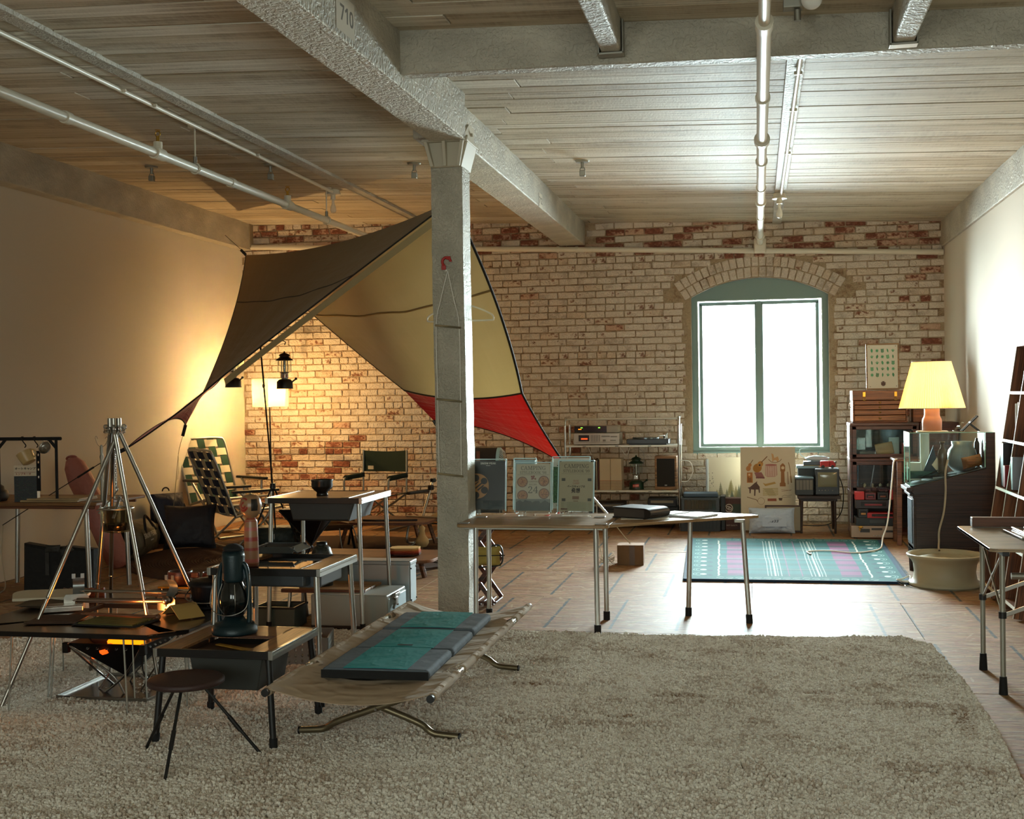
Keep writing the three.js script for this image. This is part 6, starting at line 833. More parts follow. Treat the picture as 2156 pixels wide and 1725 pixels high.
  speaker(-0.965, 'wood-framed speaker standing free at the window end of the rack shelf'); speaker(-1.9, 'wood-framed speaker half hidden by the magazine stands');
  for (const [x, k] of [[-1.615, 0], [-1.495, 1]]) { const f = thing('file_box', ['cream magazine file box with a grid-pattern foot next to the records', 'cream magazine file box with a grid-pattern foot next to the green lantern'][k], 'box', [x, Y2, Z + 0.01], 0, 'cream file boxes'); part(f, 'box_shell', [B(0.116, 0.335, 0.24, 0, 0.168, 0, 0.002)], mat(0xbca98a, 0.7)); const gr = canvas(64, 64, (g) => { g.fillStyle = '#bda98a'; g.fillRect(0, 0, 64, 64); g.fillStyle = '#7a6346'; for (let i = 0; i < 8; i++) { g.fillRect(i * 8, 0, 2, 64); g.fillRect(0, i * 8, 64, 2); } g.fillStyle = '#9a5a34'; g.fillRect(0, 0, 64, 3); }); part(f, 'grid_band', [keep(new THREE.BoxGeometry(0.117, 0.1, 0.242).translate(0, 0.052, 0))], mat(0xffffff, 0.7, 0, { map: gr })); }
  for (let k = 0; k < 6; k++) solo('record_sleeve', ['white record sleeve at the speaker end of the row', 'dark record sleeve second in the row', 'grey record sleeve third in the row', 'brown record sleeve fourth in the row', 'pale record sleeve fifth in the row', 'dark red record sleeve against the file boxes'][k], 'record', [B(0.012, 0.33 - (k % 3) * 0.012, 0.26, 0, 0.165 - (k % 3) * 0.006, 0, 0.001)], mat([0xb9b3a2, 0x2c2620, 0x8a8578, 0x6a5038, 0xa9a08c, 0x5a2f28][k], 0.6), [-1.79 + k * 0.021, Y2, Z - 0.01], 0, 'records on the rack');
  const gl = thing('green_lantern', 'dark green pressure lantern with printed red emblem on the rack shelf', 'lantern', [-1.29, Y2, Z]);
  lanternProto(gl, M.green, mat(0x1c3322, 0.4)); gl.scale.setScalar(0.93);
  const em = canvas(128, 64, (g) => { g.fillStyle = '#16301f'; g.fillRect(0, 0, 128, 64); g.fillStyle = '#b23a2e'; g.save(); g.transform(1, -0.08, 0, 1, 0, 4); g.fillRect(14, 12, 100, 42); g.fillStyle = '#d8cdb8'; g.font = 'italic bold 26px serif'; g.textAlign = 'center'; g.fillText('Coleman', 64, 42, 92); g.restore(); });
  part(gl, 'printed_emblem', [keep(S((u, v) => { const a = (u - 0.5) * 1.1; return [0.0845 * Math.sin(a), 0.02 + v * 0.05, 0.0845 * Math.cos(a)]; }, 8, 1, 0.001))], mat(0xffffff, 0.4, 0, { map: em }));
  part(gl, 'control_plate', [B(0.05, 0.045, 0.004, 0, 0.14, 0.045, 0.002), CY(0.012, 0.012, 0.02, 0, 0, 0, 10).rotateX(1.57).translate(0, 0.14, 0.055)], M.chrome);
  // boxes stored low under the rack
  const deck = (nm, lab, x, y, z, w, h, d, c) => { const b = thing(nm, lab, 'box', [x, y, z]); part(b, 'cabinet', [B(w, h, d, 0, h / 2, 0, 0.006)], mat(c, 0.5)); part(b, 'front_strip', [B(w * 0.8, h * 0.3, 0.004, 0, h * 0.6, d / 2 + 0.001, 0.001)], mat(0x857a68, 0.5)); return b; };
  const lc = deck('storage_case', 'long black storage case with two pink dots on the low rack shelf', -1.08, 0.072, -12.8, 0.5, 0.16, 0.3, 0x16171a); part(lc, 'pink_dot', [B(0.018, 0.022, 0.004, -0.1, 0.06, 0.152, 0.002)], mat(0xc0456a, 0.5)); part(lc, 'pink_dot', [B(0.018, 0.022, 0.004, 0.12, 0.055, 0.152, 0.002)], mat(0xc0456a, 0.5));
  deck('storage_case', 'black ribbed case on top of the long storage case', -1.0, 0.232, -12.82, 0.3, 0.09, 0.26, 0x1d1e20); deck('tape_deck', 'dark tape deck on the low rack shelf behind the thick book', -1.58, 0.072, -12.82, 0.4, 0.13, 0.28, 0x2a2622); deck('tape_deck', 'tan-striped dark tape deck stacked on the other deck', -1.58, 0.202, -12.82, 0.36, 0.07, 0.26, 0x1f1b18);
  const cb = thing('white_cooler', 'white rounded plastic cooler with black lettering under the bamboo table', 'cooler', [-2.26, 0, -12.48]); part(cb, 'cooler_body', [E(RRS(0.3, 0.36, 0.03), 0.26, 0.02).translate(0, 0.18, 0)], mat(0xb5ab98, 0.5)); const dl = part(cb, 'lettering', [keep(new THREE.PlaneGeometry(0.2, 0.05))], mat(0xffffff, 0.5, 0, { map: canvas(256, 64, (g) => { g.fillStyle = '#b5ab98'; g.fillRect(0, 0, 256, 64); g.fillStyle = '#1b1917'; g.font = 'bold 38px sans-serif'; g.fillText('DOMETIC', 40, 46, 210); g.fillRect(8, 24, 22, 6); g.fillRect(14, 36, 16, 5); }) })); dl.position.set(0.0, 0.075, 0.132); part(cb, 'lid_line', [B(0.302, 0.006, 0.262, 0, 0.29, 0, 0.001)], M.grey);
  const sb = thing('speaker_bag', 'black soft case standing behind the dark catalogue stand', 'case', [-2.86, 0, -12.5]); part(sb, 'case_body', [cushion(0.34, 0.7, 0.3, 14, 0.0, 0.012, 71).translate(0, 0.35, 0)], mat(0x161616, 0.8)); part(sb, 'piping', [R([0.165, 0.1, 0.1], [0.165, 0.6, 0.1], 0.005)], M.aluDull);
  const bl = thing('fringed_blanket', 'dark checked blanket with pale blue fringe draped over the black soft case', 'blanket', [-2.85, 0.69, -12.46]);
  part(bl, 'blanket_fold', [keep(S((u, v) => { const a = Math.PI * v; return [-0.13 + 0.26 * u, 0.19 * Math.sin(a) - 0.01, 0.11 * Math.cos(a)]; }, 10, 16, 0.02))], mat(0x2a2523, 0.9)); part(bl, 'pale_band', [keep(S((u, v) => { const a = Math.PI * v; return [0.13 + 0.035 * u, 0.19 * Math.sin(a) - 0.008, 0.115 * Math.cos(a)]; }, 2, 16, 0.02))], cloth(0x9fc4cc)); part(bl, 'fringe', Array.from({ length: 22 }, (_, i) => { const a = Math.PI * (i + 0.5) / 22; return R([0.16, 0.19 * Math.sin(a), 0.115 * Math.cos(a)], [0.2, 0.17 * Math.sin(a) - 0.02, 0.125 * Math.cos(a)], 0.003, 5); }), M.white).userData.kind = 'stuff'; part(bl, 'luggage_tag', [B(0.04, 0.12, 0.008, -0.06, 0.1, 0.115, 0.002)], mat(0x7a4a32, 0.6));
}
// ---------------------------------------------------------------- below the window
{
  const cr = (lab, x, y, z, w, h, d, c) => { const t = thing('plastic_crate', lab, 'crate', [x, y, z], 0, 'plastic crates below the window'); part(t, 'crate_wall', [B(w, h, 0.012, 0, h / 2, d / 2, 0.003), B(w, h, 0.012, 0, h / 2, -d / 2, 0.003), B(0.012, h, d, w / 2, h / 2, 0, 0.003), B(0.012, h, d, -w / 2, h / 2, 0, 0.003), B(w, 0.01, d, 0, 0.005, 0, 0.002)], c); part(t, 'crate_rib', Array.from({ length: 10 }, (_, k) => B(0.008, h * 0.7, 0.006, -w * 0.42 + k * w * 0.093, h * 0.5, d / 2 + 0.008, 0.001)), c); part(t, 'rim', [B(w + 0.02, 0.016, 0.02, 0, h - 0.008, d / 2, 0.003), B(0.02, 0.016, d, w / 2, h - 0.008, 0, 0.003), B(0.02, 0.016, d, -w / 2, h - 0.008, 0, 0.003)], c); return t; };
  const dk = mat(0x25282b, 0.5);
  cr('dark ribbed crate on the floor at the bottom of the crate stack', -0.59, 0, -12.62, 0.4, 0.2, 0.3, dk);
  const c2 = cr('clear-sided crate of printed cards in the middle of the crate stack', -0.59, 0.2, -12.62, 0.38, 0.15, 0.28, mat(0x3a3f42, 0.4));
  for (let k = 0; k < 5; k++) solo('card_pack', ['orange printed card pack in the middle crate', 'grey card pack beside the orange one', 'tan card pack in the middle crate', 'pale card pack in the middle crate', 'brown card pack at the crate end'][k], 'card', [B(0.06, 0.12, 0.2, 0, 0.06, 0, 0.002)], mat([0xb0702c, 0x6a665c, 0x9a835e, 0xa8a392, 0x5e4a36][k], 0.6), [-0.72 + k * 0.066, 0.211, -12.62], 0, 'card packs in the crate');
  part(c2, 'front_window', [B(0.33, 0.1, 0.004, 0, 0.075, 0.152, 0.001)], glass(0xd9d2c0, { roughness: 0.1 }));
  solo('crate_lid', 'slate blue folded cloth lying on top of the crate stack', 'cloth', [B(0.36, 0.04, 0.26, 0, 0.02, 0, 0.015)], cloth(0x4f6170), [-0.59, 0.352, -12.62], 0.05);
  solo('slim_case', 'black slim case leaning at the end of the crate stack', 'case', [B(0.05, 0.36, 0.26, 0, 0.18, 0, 0.01)], M.black, [-0.36, 0, -12.66], 0);
  const forest = canvas(256, 320, (g, w, h) => { const q = g.createLinearGradient(0, 0, 0, h); q.addColorStop(0, '#cfc9b8'); q.addColorStop(1, '#b9b29c'); g.fillStyle = q; g.fillRect(0, 0, w, h); for (let i = 0; i < 26; i++) { const x = 50 + rnd() * 200, b = rr(230, 310), s = rr(50, 120); g.fillStyle = ['rgba(92,94,74,0.55)', 'rgba(120,112,74,0.6)', 'rgba(70,82,72,0.5)'][i % 3]; for (let k = 0; k < 7; k++) { g.beginPath(); g.moveTo(x, b - s + k * s / 8); g.lineTo(x - 4 - k * 3.2, b - s + (k + 2) * s / 8); g.lineTo(x + 4 + k * 3.2, b - s + (k + 2) * s / 8); g.fill(); } } g.fillStyle = 'rgba(60,60,54,0.7)'; for (let i = 0; i < 30; i++) g.fillRect(rr(0, 30), rr(100, 250), rr(2, 6), rr(2, 6)); });
  const fp = thing('forest_print', 'large pale print of misty fir trees leaning under the window', 'print', [-0.28, 0.22, -12.95]); const fs = part(fp, 'print_sheet', [keep(new THREE.BoxGeometry(0.5, 0.52, 0.03).translate(0, 0.26, 0))], mat(0xffffff, 0.7, 0, { map: forest })); fs.rotation.x = -0.1; const fb = part(fp, 'rolled_edge', [R([-0.25, 0, 0], [-0.25, 0.5, 0], 0.02)], mat(0xc5d2da, 0.5)); fb.rotation.x = -0.1; part(fp, 'support_box', [B(0.46, 0.215, 0.2, 0, -0.11, -0.02, 0.004)], M.ply);
  const rec = canvas(128, 180, (g, w, h) => { g.fillStyle = '#4c2a22'; g.fillRect(0, 0, w, h); g.fillStyle = '#2f3a2c'; g.fillRect(66, 30, 62, 66); g.strokeStyle = '#c9c4b2'; g.lineWidth = 5; g.beginPath(); g.arc(44, 56, 24, 0, 7); g.stroke(); g.beginPath(); g.ellipse(44, 56, 17, 9, 0.4, 0, 7); g.stroke(); g.fillStyle = '#c9c4b2'; g.beginPath(); g.arc(44, 56, 5, 0, 7); g.fill(); g.fillRect(24, 96, 34, 32); g.fillStyle = '#8a3026'; g.fillRect(32, 108, 16, 8); g.fillStyle = '#6a6a5c'; g.fillRect(66, 100, 60, 24); g.fillStyle = '#c9b9a4'; g.font = '13px sans-serif'; g.fillText('NOT GUILTY', 26, 168); });
  const rf = thing('maroon_crate', 'maroon wooden record crate with a round eye emblem beside the crates', 'crate', [-0.27, 0, -12.72]); part(rf, 'crate_body', [B(0.22, 0.33, 0.16, 0, 0.165, 0, 0.004)], mat(0x4c2a22, 0.6)); const rfp = part(rf, 'printed_front', [keep(new THREE.PlaneGeometry(0.2, 0.3))], mat(0xffffff, 0.6, 0, { map: rec })); rfp.position.set(0, 0.17, 0.0815);
  const art = canvas(512, 800, (g, w, h) => {
    g.fillStyle = '#cdbfa4'; g.fillRect(0, 0, w, h); const P = (c, pts) => { g.fillStyle = c; g.beginPath(); pts.forEach((p, i) => (i ? g.lineTo(p[0], p[1]) : g.moveTo(p[0], p[1]))); g.closePath(); g.fill(); }, El = (c, x, y, a, b, r = 0) => { g.fillStyle = c; g.beginPath(); g.ellipse(x, y, a, b, r, 0, 7); g.fill(); }, Ln = (c, l, pts) => { g.strokeStyle = c; g.lineWidth = l; g.beginPath(); pts.forEach((p, i) => (i ? g.lineTo(p[0], p[1]) : g.moveTo(p[0], p[1]))); g.stroke(); };
    El('#b57a45', 74, 208, 22, 26, 0.3); El('#b57a45', 88, 176, 16, 19, 0.3); Ln('#6a4a30', 5, [[94, 160], [118, 124]]);            // violin
    El('#a8722f', 158, 204, 40, 44, 0.6); El('#b98442', 186, 166, 26, 30, 0.6); El('#3a2a1c', 180, 176, 9, 9); Ln('#7a5632', 8, [[196, 150], [252, 92]]);   // guitar
    P('#c79b6a', [[290, 62], [310, 72], [318, 108], [352, 92], [362, 124], [350, 152], [334, 128], [312, 130], [300, 152], [296, 104]]); Ln('#7d5a40', 5, [[262, 120], [290, 146], [330, 152], [366, 140], [386, 118]]); // rocking horse
    g.globalAlpha = 0.8; P('#b98d80', [[232, 172], [340, 168], [346, 270], [322, 290], [250, 292], [230, 274]]); for (let k = 0; k < 5; k++) Ln('#d5c2ae', 5, [[240 + k * 22, 186], [244 + k * 21, 280]]); El('#a15f58', 286, 174, 54, 10); El('#c7a79a', 284, 216, 14, 18); g.globalAlpha = 1;  // drum
    P('#96643a', [[372, 180], [386, 166], [396, 158], [406, 166], [418, 180], [418, 232], [410, 240], [412, 340], [420, 350], [420, 380], [366, 380], [366, 350], [376, 340], [378, 240], [372, 232]]); El('#d8c39c', 396, 202, 15, 15);   // long-case clock
    Ln('#a58a74', 12, [[440, 240], [444, 360]]); Ln('#8a6a44', 7, [[450, 150], [462, 210], [474, 330]]); Ln('#8a6a44', 12, [[468, 280], [474, 345]]);     // flute, bat
    P('#b5763f', [[60, 246], [112, 246], [114, 345], [58, 345]]); P('#8c5a30', [[66, 280], [84, 300], [100, 290], [106, 340], [66, 340]]); El('#d9b98f', 82, 268, 10, 10);                                  // carved clock
    P('#94605c', [[128, 246], [196, 244], [212, 270], [226, 306], [150, 300]]); for (let k = 0; k < 5; k++) El('#7a4a48', 152 + k * 16, 296, 9, 9);                                 // toy train
    P('#5e463e', [[64, 392], [88, 386], [128, 350], [156, 330], [152, 348], [178, 384], [178, 404], [180, 440], [170, 442], [166, 410], [140, 410], [136, 470], [124, 470], [126, 412], [96, 408], [92, 446], [82, 446], [80, 406]]);   // grand piano
    P('#b48d4e', [[208, 346], [234, 356], [318, 336], [332, 352], [230, 378]]);
    for (let k = 0; k < 5; k++) { Ln('#a59255', 6, [[206, 402 + k * 15], [350, 398 + k * 15]]); Ln('#756238', 3, [[220 + k * 10, 410 + k * 15], [300 + k * 8, 408 + k * 15]]); }     // sheet music
    Ln('#8a6a54', 3, [[378, 412], [470, 418]]); Ln('#8a6a54', 3, [[382, 428], [474, 412]]); Ln('#6e675c', 3, [[382, 476], [410, 462], [440, 470], [474, 460]]); Ln('#6e675c', 3, [[384, 486], [466, 480]]);
    Ln('#6a4a36', 5, [[58, 482], [146, 508], [160, 528]]); g.strokeStyle = '#8a7058'; g.lineWidth = 3; g.beginPath(); g.arc(190, 520, 32, 0, 7); g.stroke(); P('#94513a', [[250, 496], [332, 494], [334, 520], [250, 520]]); P('#5e4a3a', [[352, 490], [388, 490], [384, 514], [358, 514]]);
  });
  const pp = thing('instrument_poster', 'tall cream poster board printed with old musical instruments under the window', 'poster', [0.1, 0.004, -12.56]); const pb = part(pp, 'poster_board', [keep(new THREE.BoxGeometry(0.555, 0.868, 0.012).translate(0, 0.434, 0))], mat(0xffffff, 0.75, 0, { map: art })); pb.rotation.x = -0.16;
  const pf = thing('framed_picture', 'cream picture frame standing behind the plastic bag', 'frame', [0.25, 0.003, -12.46]); const pfb = part(pf, 'backing', [B(0.34, 0.26, 0.008, 0, 0.13, 0, 0.001)], mat(0xa89c84, 0.7)); pfb.rotation.x = -0.14; const pfm = part(pf, 'frame_edge', [B(0.37, 0.016, 0.02, 0, 0.265, 0.004, 0.002), B(0.016, 0.27, 0.02, 0.178, 0.135, 0.004, 0.002), B(0.016, 0.27, 0.02, -0.178, 0.135, 0.004, 0.002), B(0.37, 0.016, 0.02, 0, 0.008, 0.004, 0.002)], M.walnut); pfm.rotation.x = -0.14;
  const bl = canvas(256, 160, (g) => { g.fillStyle = '#b3c2d6'; g.fillRect(0, 0, 256, 160); g.fillStyle = '#2b3550'; g.save(); g.transform(1, 0, -0.2, 1, 20, 0); for (const x of [70, 96, 122, 148]) { g.fillRect(x, 74, 18, 7); g.fillRect(x + 8, 86, 10, 7); g.fillRect(x, 98, 18, 7); g.fillRect(x + 12, 74, 6, 26); } g.fillStyle = '#cc3340'; g.beginPath(); g.moveTo(136, 52); g.lineTo(176, 52); g.lineTo(170, 70); g.lineTo(140, 72); g.fill(); g.restore(); });
  const pg = thing('plastic_bag', 'pale blue plastic carrier bag with a small logo on the floor by the rug', 'bag', [0.13, 0.0, -12.36], 0.06); const bag = cushion(0.46, 0.26, 0.16, 20, 0.04, 0.03, 81); part(pg, 'bag_film', [bag.rotateX(-0.12).translate(0, 0.13, 0)], new THREE.MeshPhysicalMaterial({ color: 0xb6c6da, roughness: 0.35, bumpMap: wrinkle, bumpScale: 0.012 })); const lg = part(pg, 'printed_logo', [keep(S((u, v) => [(u - 0.5) * 0.24 + 0.02, 0.08 + v * 0.12, 0.1 - 0.014 * v], 4, 4, 0.001))], mat(0xffffff, 0.5, 0, { map: bl }));
  // low desk with television
  const d = thing('low_desk', 'low dark wooden desk with tapered legs under the old television', 'desk', [0.6, 0, -12.6]); part(d, 'desktop', [B(0.42, 0.03, 0.46, 0, 0.363, 0, 0.004)], M.darkwood); part(d, 'apron', [B(0.36, 0.03, 0.36, 0, 0.335, 0, 0.002)], M.darkwood); for (const [x, z] of [[-0.17, 0.2], [0.15, 0.2], [-0.17, -0.18], [0.15, -0.18]]) part(d, 'leg', [R([x, 0.33, z], [x * 1.04, 0, z * 1.1], 0.017, 10, 0.011).rotateZ(0)], M.darkwood);
  const tv = thing('television', 'small dark portable television with grey green tube on the low desk', 'television', [0.685, 0.379, -12.56]); part(tv, 'cabinet', [B(0.235, 0.26, 0.24, 0, 0.135, 0, 0.008)], mat(0x232628, 0.4)); part(tv, 'top_panel', [B(0.236, 0.012, 0.235, 0, 0.262, 0, 0.004)], mat(0x5d7682, 0.35)); part(tv, 'screen', [cushion(0.19, 0.15, 0.02, 10, 0.02, 0).translate(0, 0.16, 0.12)], mat(0x77745a, 0.12)); part(tv, 'knob', [-0.08, -0.05, -0.02, 0.01, 0.05].map((x) => SP(0.007, x, 0.05, 0.122, 1, 1, 1, 8)), M.aluDull); part(tv, 'foot', [B(0.18, 0.012, 0.16, 0, 0.002, 0, 0.003)], M.black);
  const ra = thing('desk_radio', 'boxy radio with ribbed front beside the television', 'radio', [0.46, 0.379, -12.55]); part(ra, 'cabinet', [B(0.18, 0.18, 0.2, 0, 0.09, 0, 0.008)], mat(0x2b2c2a, 0.45)); part(ra, 'top_panel', [B(0.182, 0.02, 0.2, 0, 0.176, 0, 0.004)], mat(0x7896a4, 0.35)); for (let k = 0; k < 5; k++) part(ra, 'front_panel', [B(0.03, 0.1, 0.008, -0.066 + k * 0.033, 0.105, 0.101, 0.002)], mat(0x6e675a, 0.5));
  const bx = thing('game_box', 'dark storage box with pale top standing behind the desk radio', 'box', [0.5, 0.379, -12.74]); part(bx, 'box_body', [B(0.19, 0.27, 0.14, 0, 0.135, 0, 0.004)], mat(0x27302e, 0.5)); part(bx, 'top_panel', [B(0.22, 0.03, 0.18, 0.0, 0.275, 0.01, 0.004)], mat(0x88a9b5, 0.35));
  const gm = thing('flat_player', 'flat dark player with a white remote resting above the storage box', 'player', [0.58, 0.669, -12.7]); part(gm, 'player_body', [B(0.24, 0.04, 0.16, 0, 0.022, 0, 0.008)], mat(0x3a4a52, 0.35)); part(gm, 'stand_foot', [B(0.26, 0.006, 0.05, 0, 0.003, 0.05, 0.002)], M.brass);
  solo('white_remote', 'white game controller lying on the flat player under the window sill', 'controller', [cushion(0.25, 0.05, 0.05, 8, 0.1).rotateX(-1.4).translate(0, 0.024, 0), T([[-0.1, 0.03, 0], [-0.16, 0.06, 0], [-0.17, 0.12, 0.0], [-0.08, 0.14, -0.02]], 0.005, 20, 6)], mat(0xb9d3da, 0.35), [0.6, 0.712, -12.72]);
  const ft = thing('toy_fire_truck', 'small red toy fire engine on top of the television', 'toy', [0.69, 0.649, -12.54], 0.1); part(ft, 'truck_body', [B(0.085, 0.06, 0.05, -0.025, 0.045, 0, 0.006)], mat(0xb01d20, 0.3)); part(ft, 'cab', [E([[0, 0], [0.06, 0], [0.06, 0.03], [0.035, 0.06], [0, 0.06]], 0.05, 0.004).translate(0.02, 0.014, 0)], mat(0xb01d20, 0.3)); part(ft, 'windscreen', [B(0.02, 0.022, 0.044, 0.06, 0.052, 0, 0.004)], mat(0x9fb9c4, 0.15)); part(ft, 'wheel', [[-0.045, 0.026], [0.05, 0.026], [-0.045, -0.026], [0.05, -0.026]].map(([x, z]) => CY(0.016, 0.016, 0.014, 0, 0, 0, 14).rotateX(1.57).translate(x, 0.016, z)), M.black); part(ft, 'crew_figure', [SP(0.012, 0.085, 0.06, 0, 1, 1, 1, 8)], M.grey);
  solo('power_cable', 'thin black cable running along the foot of the brick wall from the television', 'cable', [T([[0.8, 0.6, -12.68], [0.86, 0.4, -12.75], [0.84, 0.15, -12.9], [0.7, 0.02, -13.0], [0.4, 0.012, -13.05], [0.2, 0.012, -12.98]], 0.005, 50, 6)], M.black);
}
// ---------------------------------------------------------------- plaid rug
{
  const plaid = canvas(1024, 1400, (g, w, h) => {
    g.fillStyle = '#1d6a6c'; g.fillRect(0, 0, w, h); g.fillStyle = '#173f5e'; g.fillRect(0, 0, 22, h); g.fillRect(w - 22, 0, 22, h); g.fillRect(0, h - 16, w, 16);
    for (let i = 0; i < 9000; i++) { g.fillStyle = `rgba(${rr(10, 70) | 0},${rr(80, 140) | 0},${rr(90, 140) | 0},0.25)`; g.fillRect(rnd() * w, rnd() * h, rr(4, 26), 3); }
    g.fillStyle = '#24757a'; g.fillRect(170, 110, 684, 1180); g.fillStyle = '#8f5a86'; g.fillRect(200, 110, 96, 1180); g.fillRect(728, 110, 96, 1180);
    for (let y = 110; y < 1290; y += 160) { g.fillStyle = 'rgba(16,70,78,0.35)'; g.fillRect(170, y, 684, 70); }
    g.fillStyle = 'rgba(214,226,222,0.85)'; for (const x0 of [390, 590]) for (let k = 0; k < 5; k++) g.fillRect(x0 + k * 16, 110, k === 2 ? 9 : 4, 1180);
    g.fillStyle = 'rgba(170,110,150,0.8)'; g.fillRect(488, 110, 5, 1180); g.fillRect(548, 110, 5, 1180); g.fillStyle = 'rgba(220,228,224,0.75)'; for (const y of [420, 432, 760, 772, 1090]) g.fillRect(170, y, 684, 4);
    g.strokeStyle = '#d9dfd8'; g.lineWidth = 9; for (const x of [160, 864]) { g.beginPath(); g.moveTo(x, 100); for (let y = 100; y <= 1300; y += 30) g.lineTo(x + rr(-4, 4), y); g.stroke(); }
    for (const [x, s] of [[86, 1], [938, -1]]) for (let y = 90; y < 1340; y += 130) { g.fillStyle = '#cfe0dc'; g.beginPath(); g.ellipse(x, y, 16, 22, 0, 0, 7); g.fill(); g.strokeStyle = '#9cc6c4'; g.lineWidth = 4; for (const r of [34, 46]) { g.beginPath(); g.arc(x, y, r, s > 0 ? 1.9 : -1.2, s > 0 ? 4.3 : 1.2); g.stroke(); } g.fillStyle = '#123f57'; g.beginPath(); g.ellipse(x + s * 30, y + 26, 16, 12, 0.4, 0, 7); g.fill(); }
    g.strokeStyle = '#bfd6d2'; g.lineWidth = 4; for (const y of [50, 1350]) for (let x = 150; x < 880; x += 44) { g.beginPath(); g.moveTo(x, y); g.quadraticCurveTo(x + 18, y - 26 + rr(-10, 10), x + 34, y + rr(-14, 14)); g.stroke(); g.beginPath(); g.moveTo(x + 10, y + 22); g.lineTo(x + 30, y + 26); g.stroke(); }
  });
  const t = thing('plaid_rug', 'teal plaid rug with mauve bands and floral border before the arched window', 'rug', [0.25, 0, -10.5], 0.012);
  const fb = part(t, 'woven_field', [keep((() => { const g = S((u, v) => [(u - 0.5) * (1.66 + 0.14 * v), 0.012, 1.3 - v * 2.57], 2, 2, 0.012); return g; })())], mat(0xffffff, 0.9, 0, { map: plaid, bumpMap: weave, bumpScale: 0.002 }));
  part(t, 'bound_edge', [SQ([-0.83, 0.01, 1.3], [0.83, 0.01, 1.3], 0.02, 0.014, 0.003), SQ([-0.83, 0.01, 1.3], [-0.9, 0.01, -1.27], 0.014, 0.02, 0.003), SQ([0.83, 0.01, 1.3], [0.9, 0.01, -1.27], 0.014, 0.02, 0.003)], mat(0x15304a, 0.9)); part(t, 'rug_label', [B(0.09, 0.004, 0.05, 0.8, 0.022, 1.28, 0.001)], M.cream);
  solo('power_flex', 'white power cord crossing the plaid rug from the little side desk', 'cord', [T([[1.255, 0.8, -11.45], [1.22, 0.78, -11.42], [1.2, 0.6, -11.4], [1.15, 0.25, -11.3], [1.1, 0.1, -11.25], [1.07, 0.03, -11.1], [0.98, 0.026, -10.9], [0.8, 0.026, -10.75], [0.6, 0.028, -10.85], [0.42, 0.026, -10.8], [0.44, 0.028, -10.6]], 0.007, 90, 6), T([[1.04, 0.03, -9.27], [1.1, 0.05, -9.3], [1.08, 0.02, -9.2], [1.0, 0.03, -9.23]], 0.007, 24, 6, true)], M.white);
}
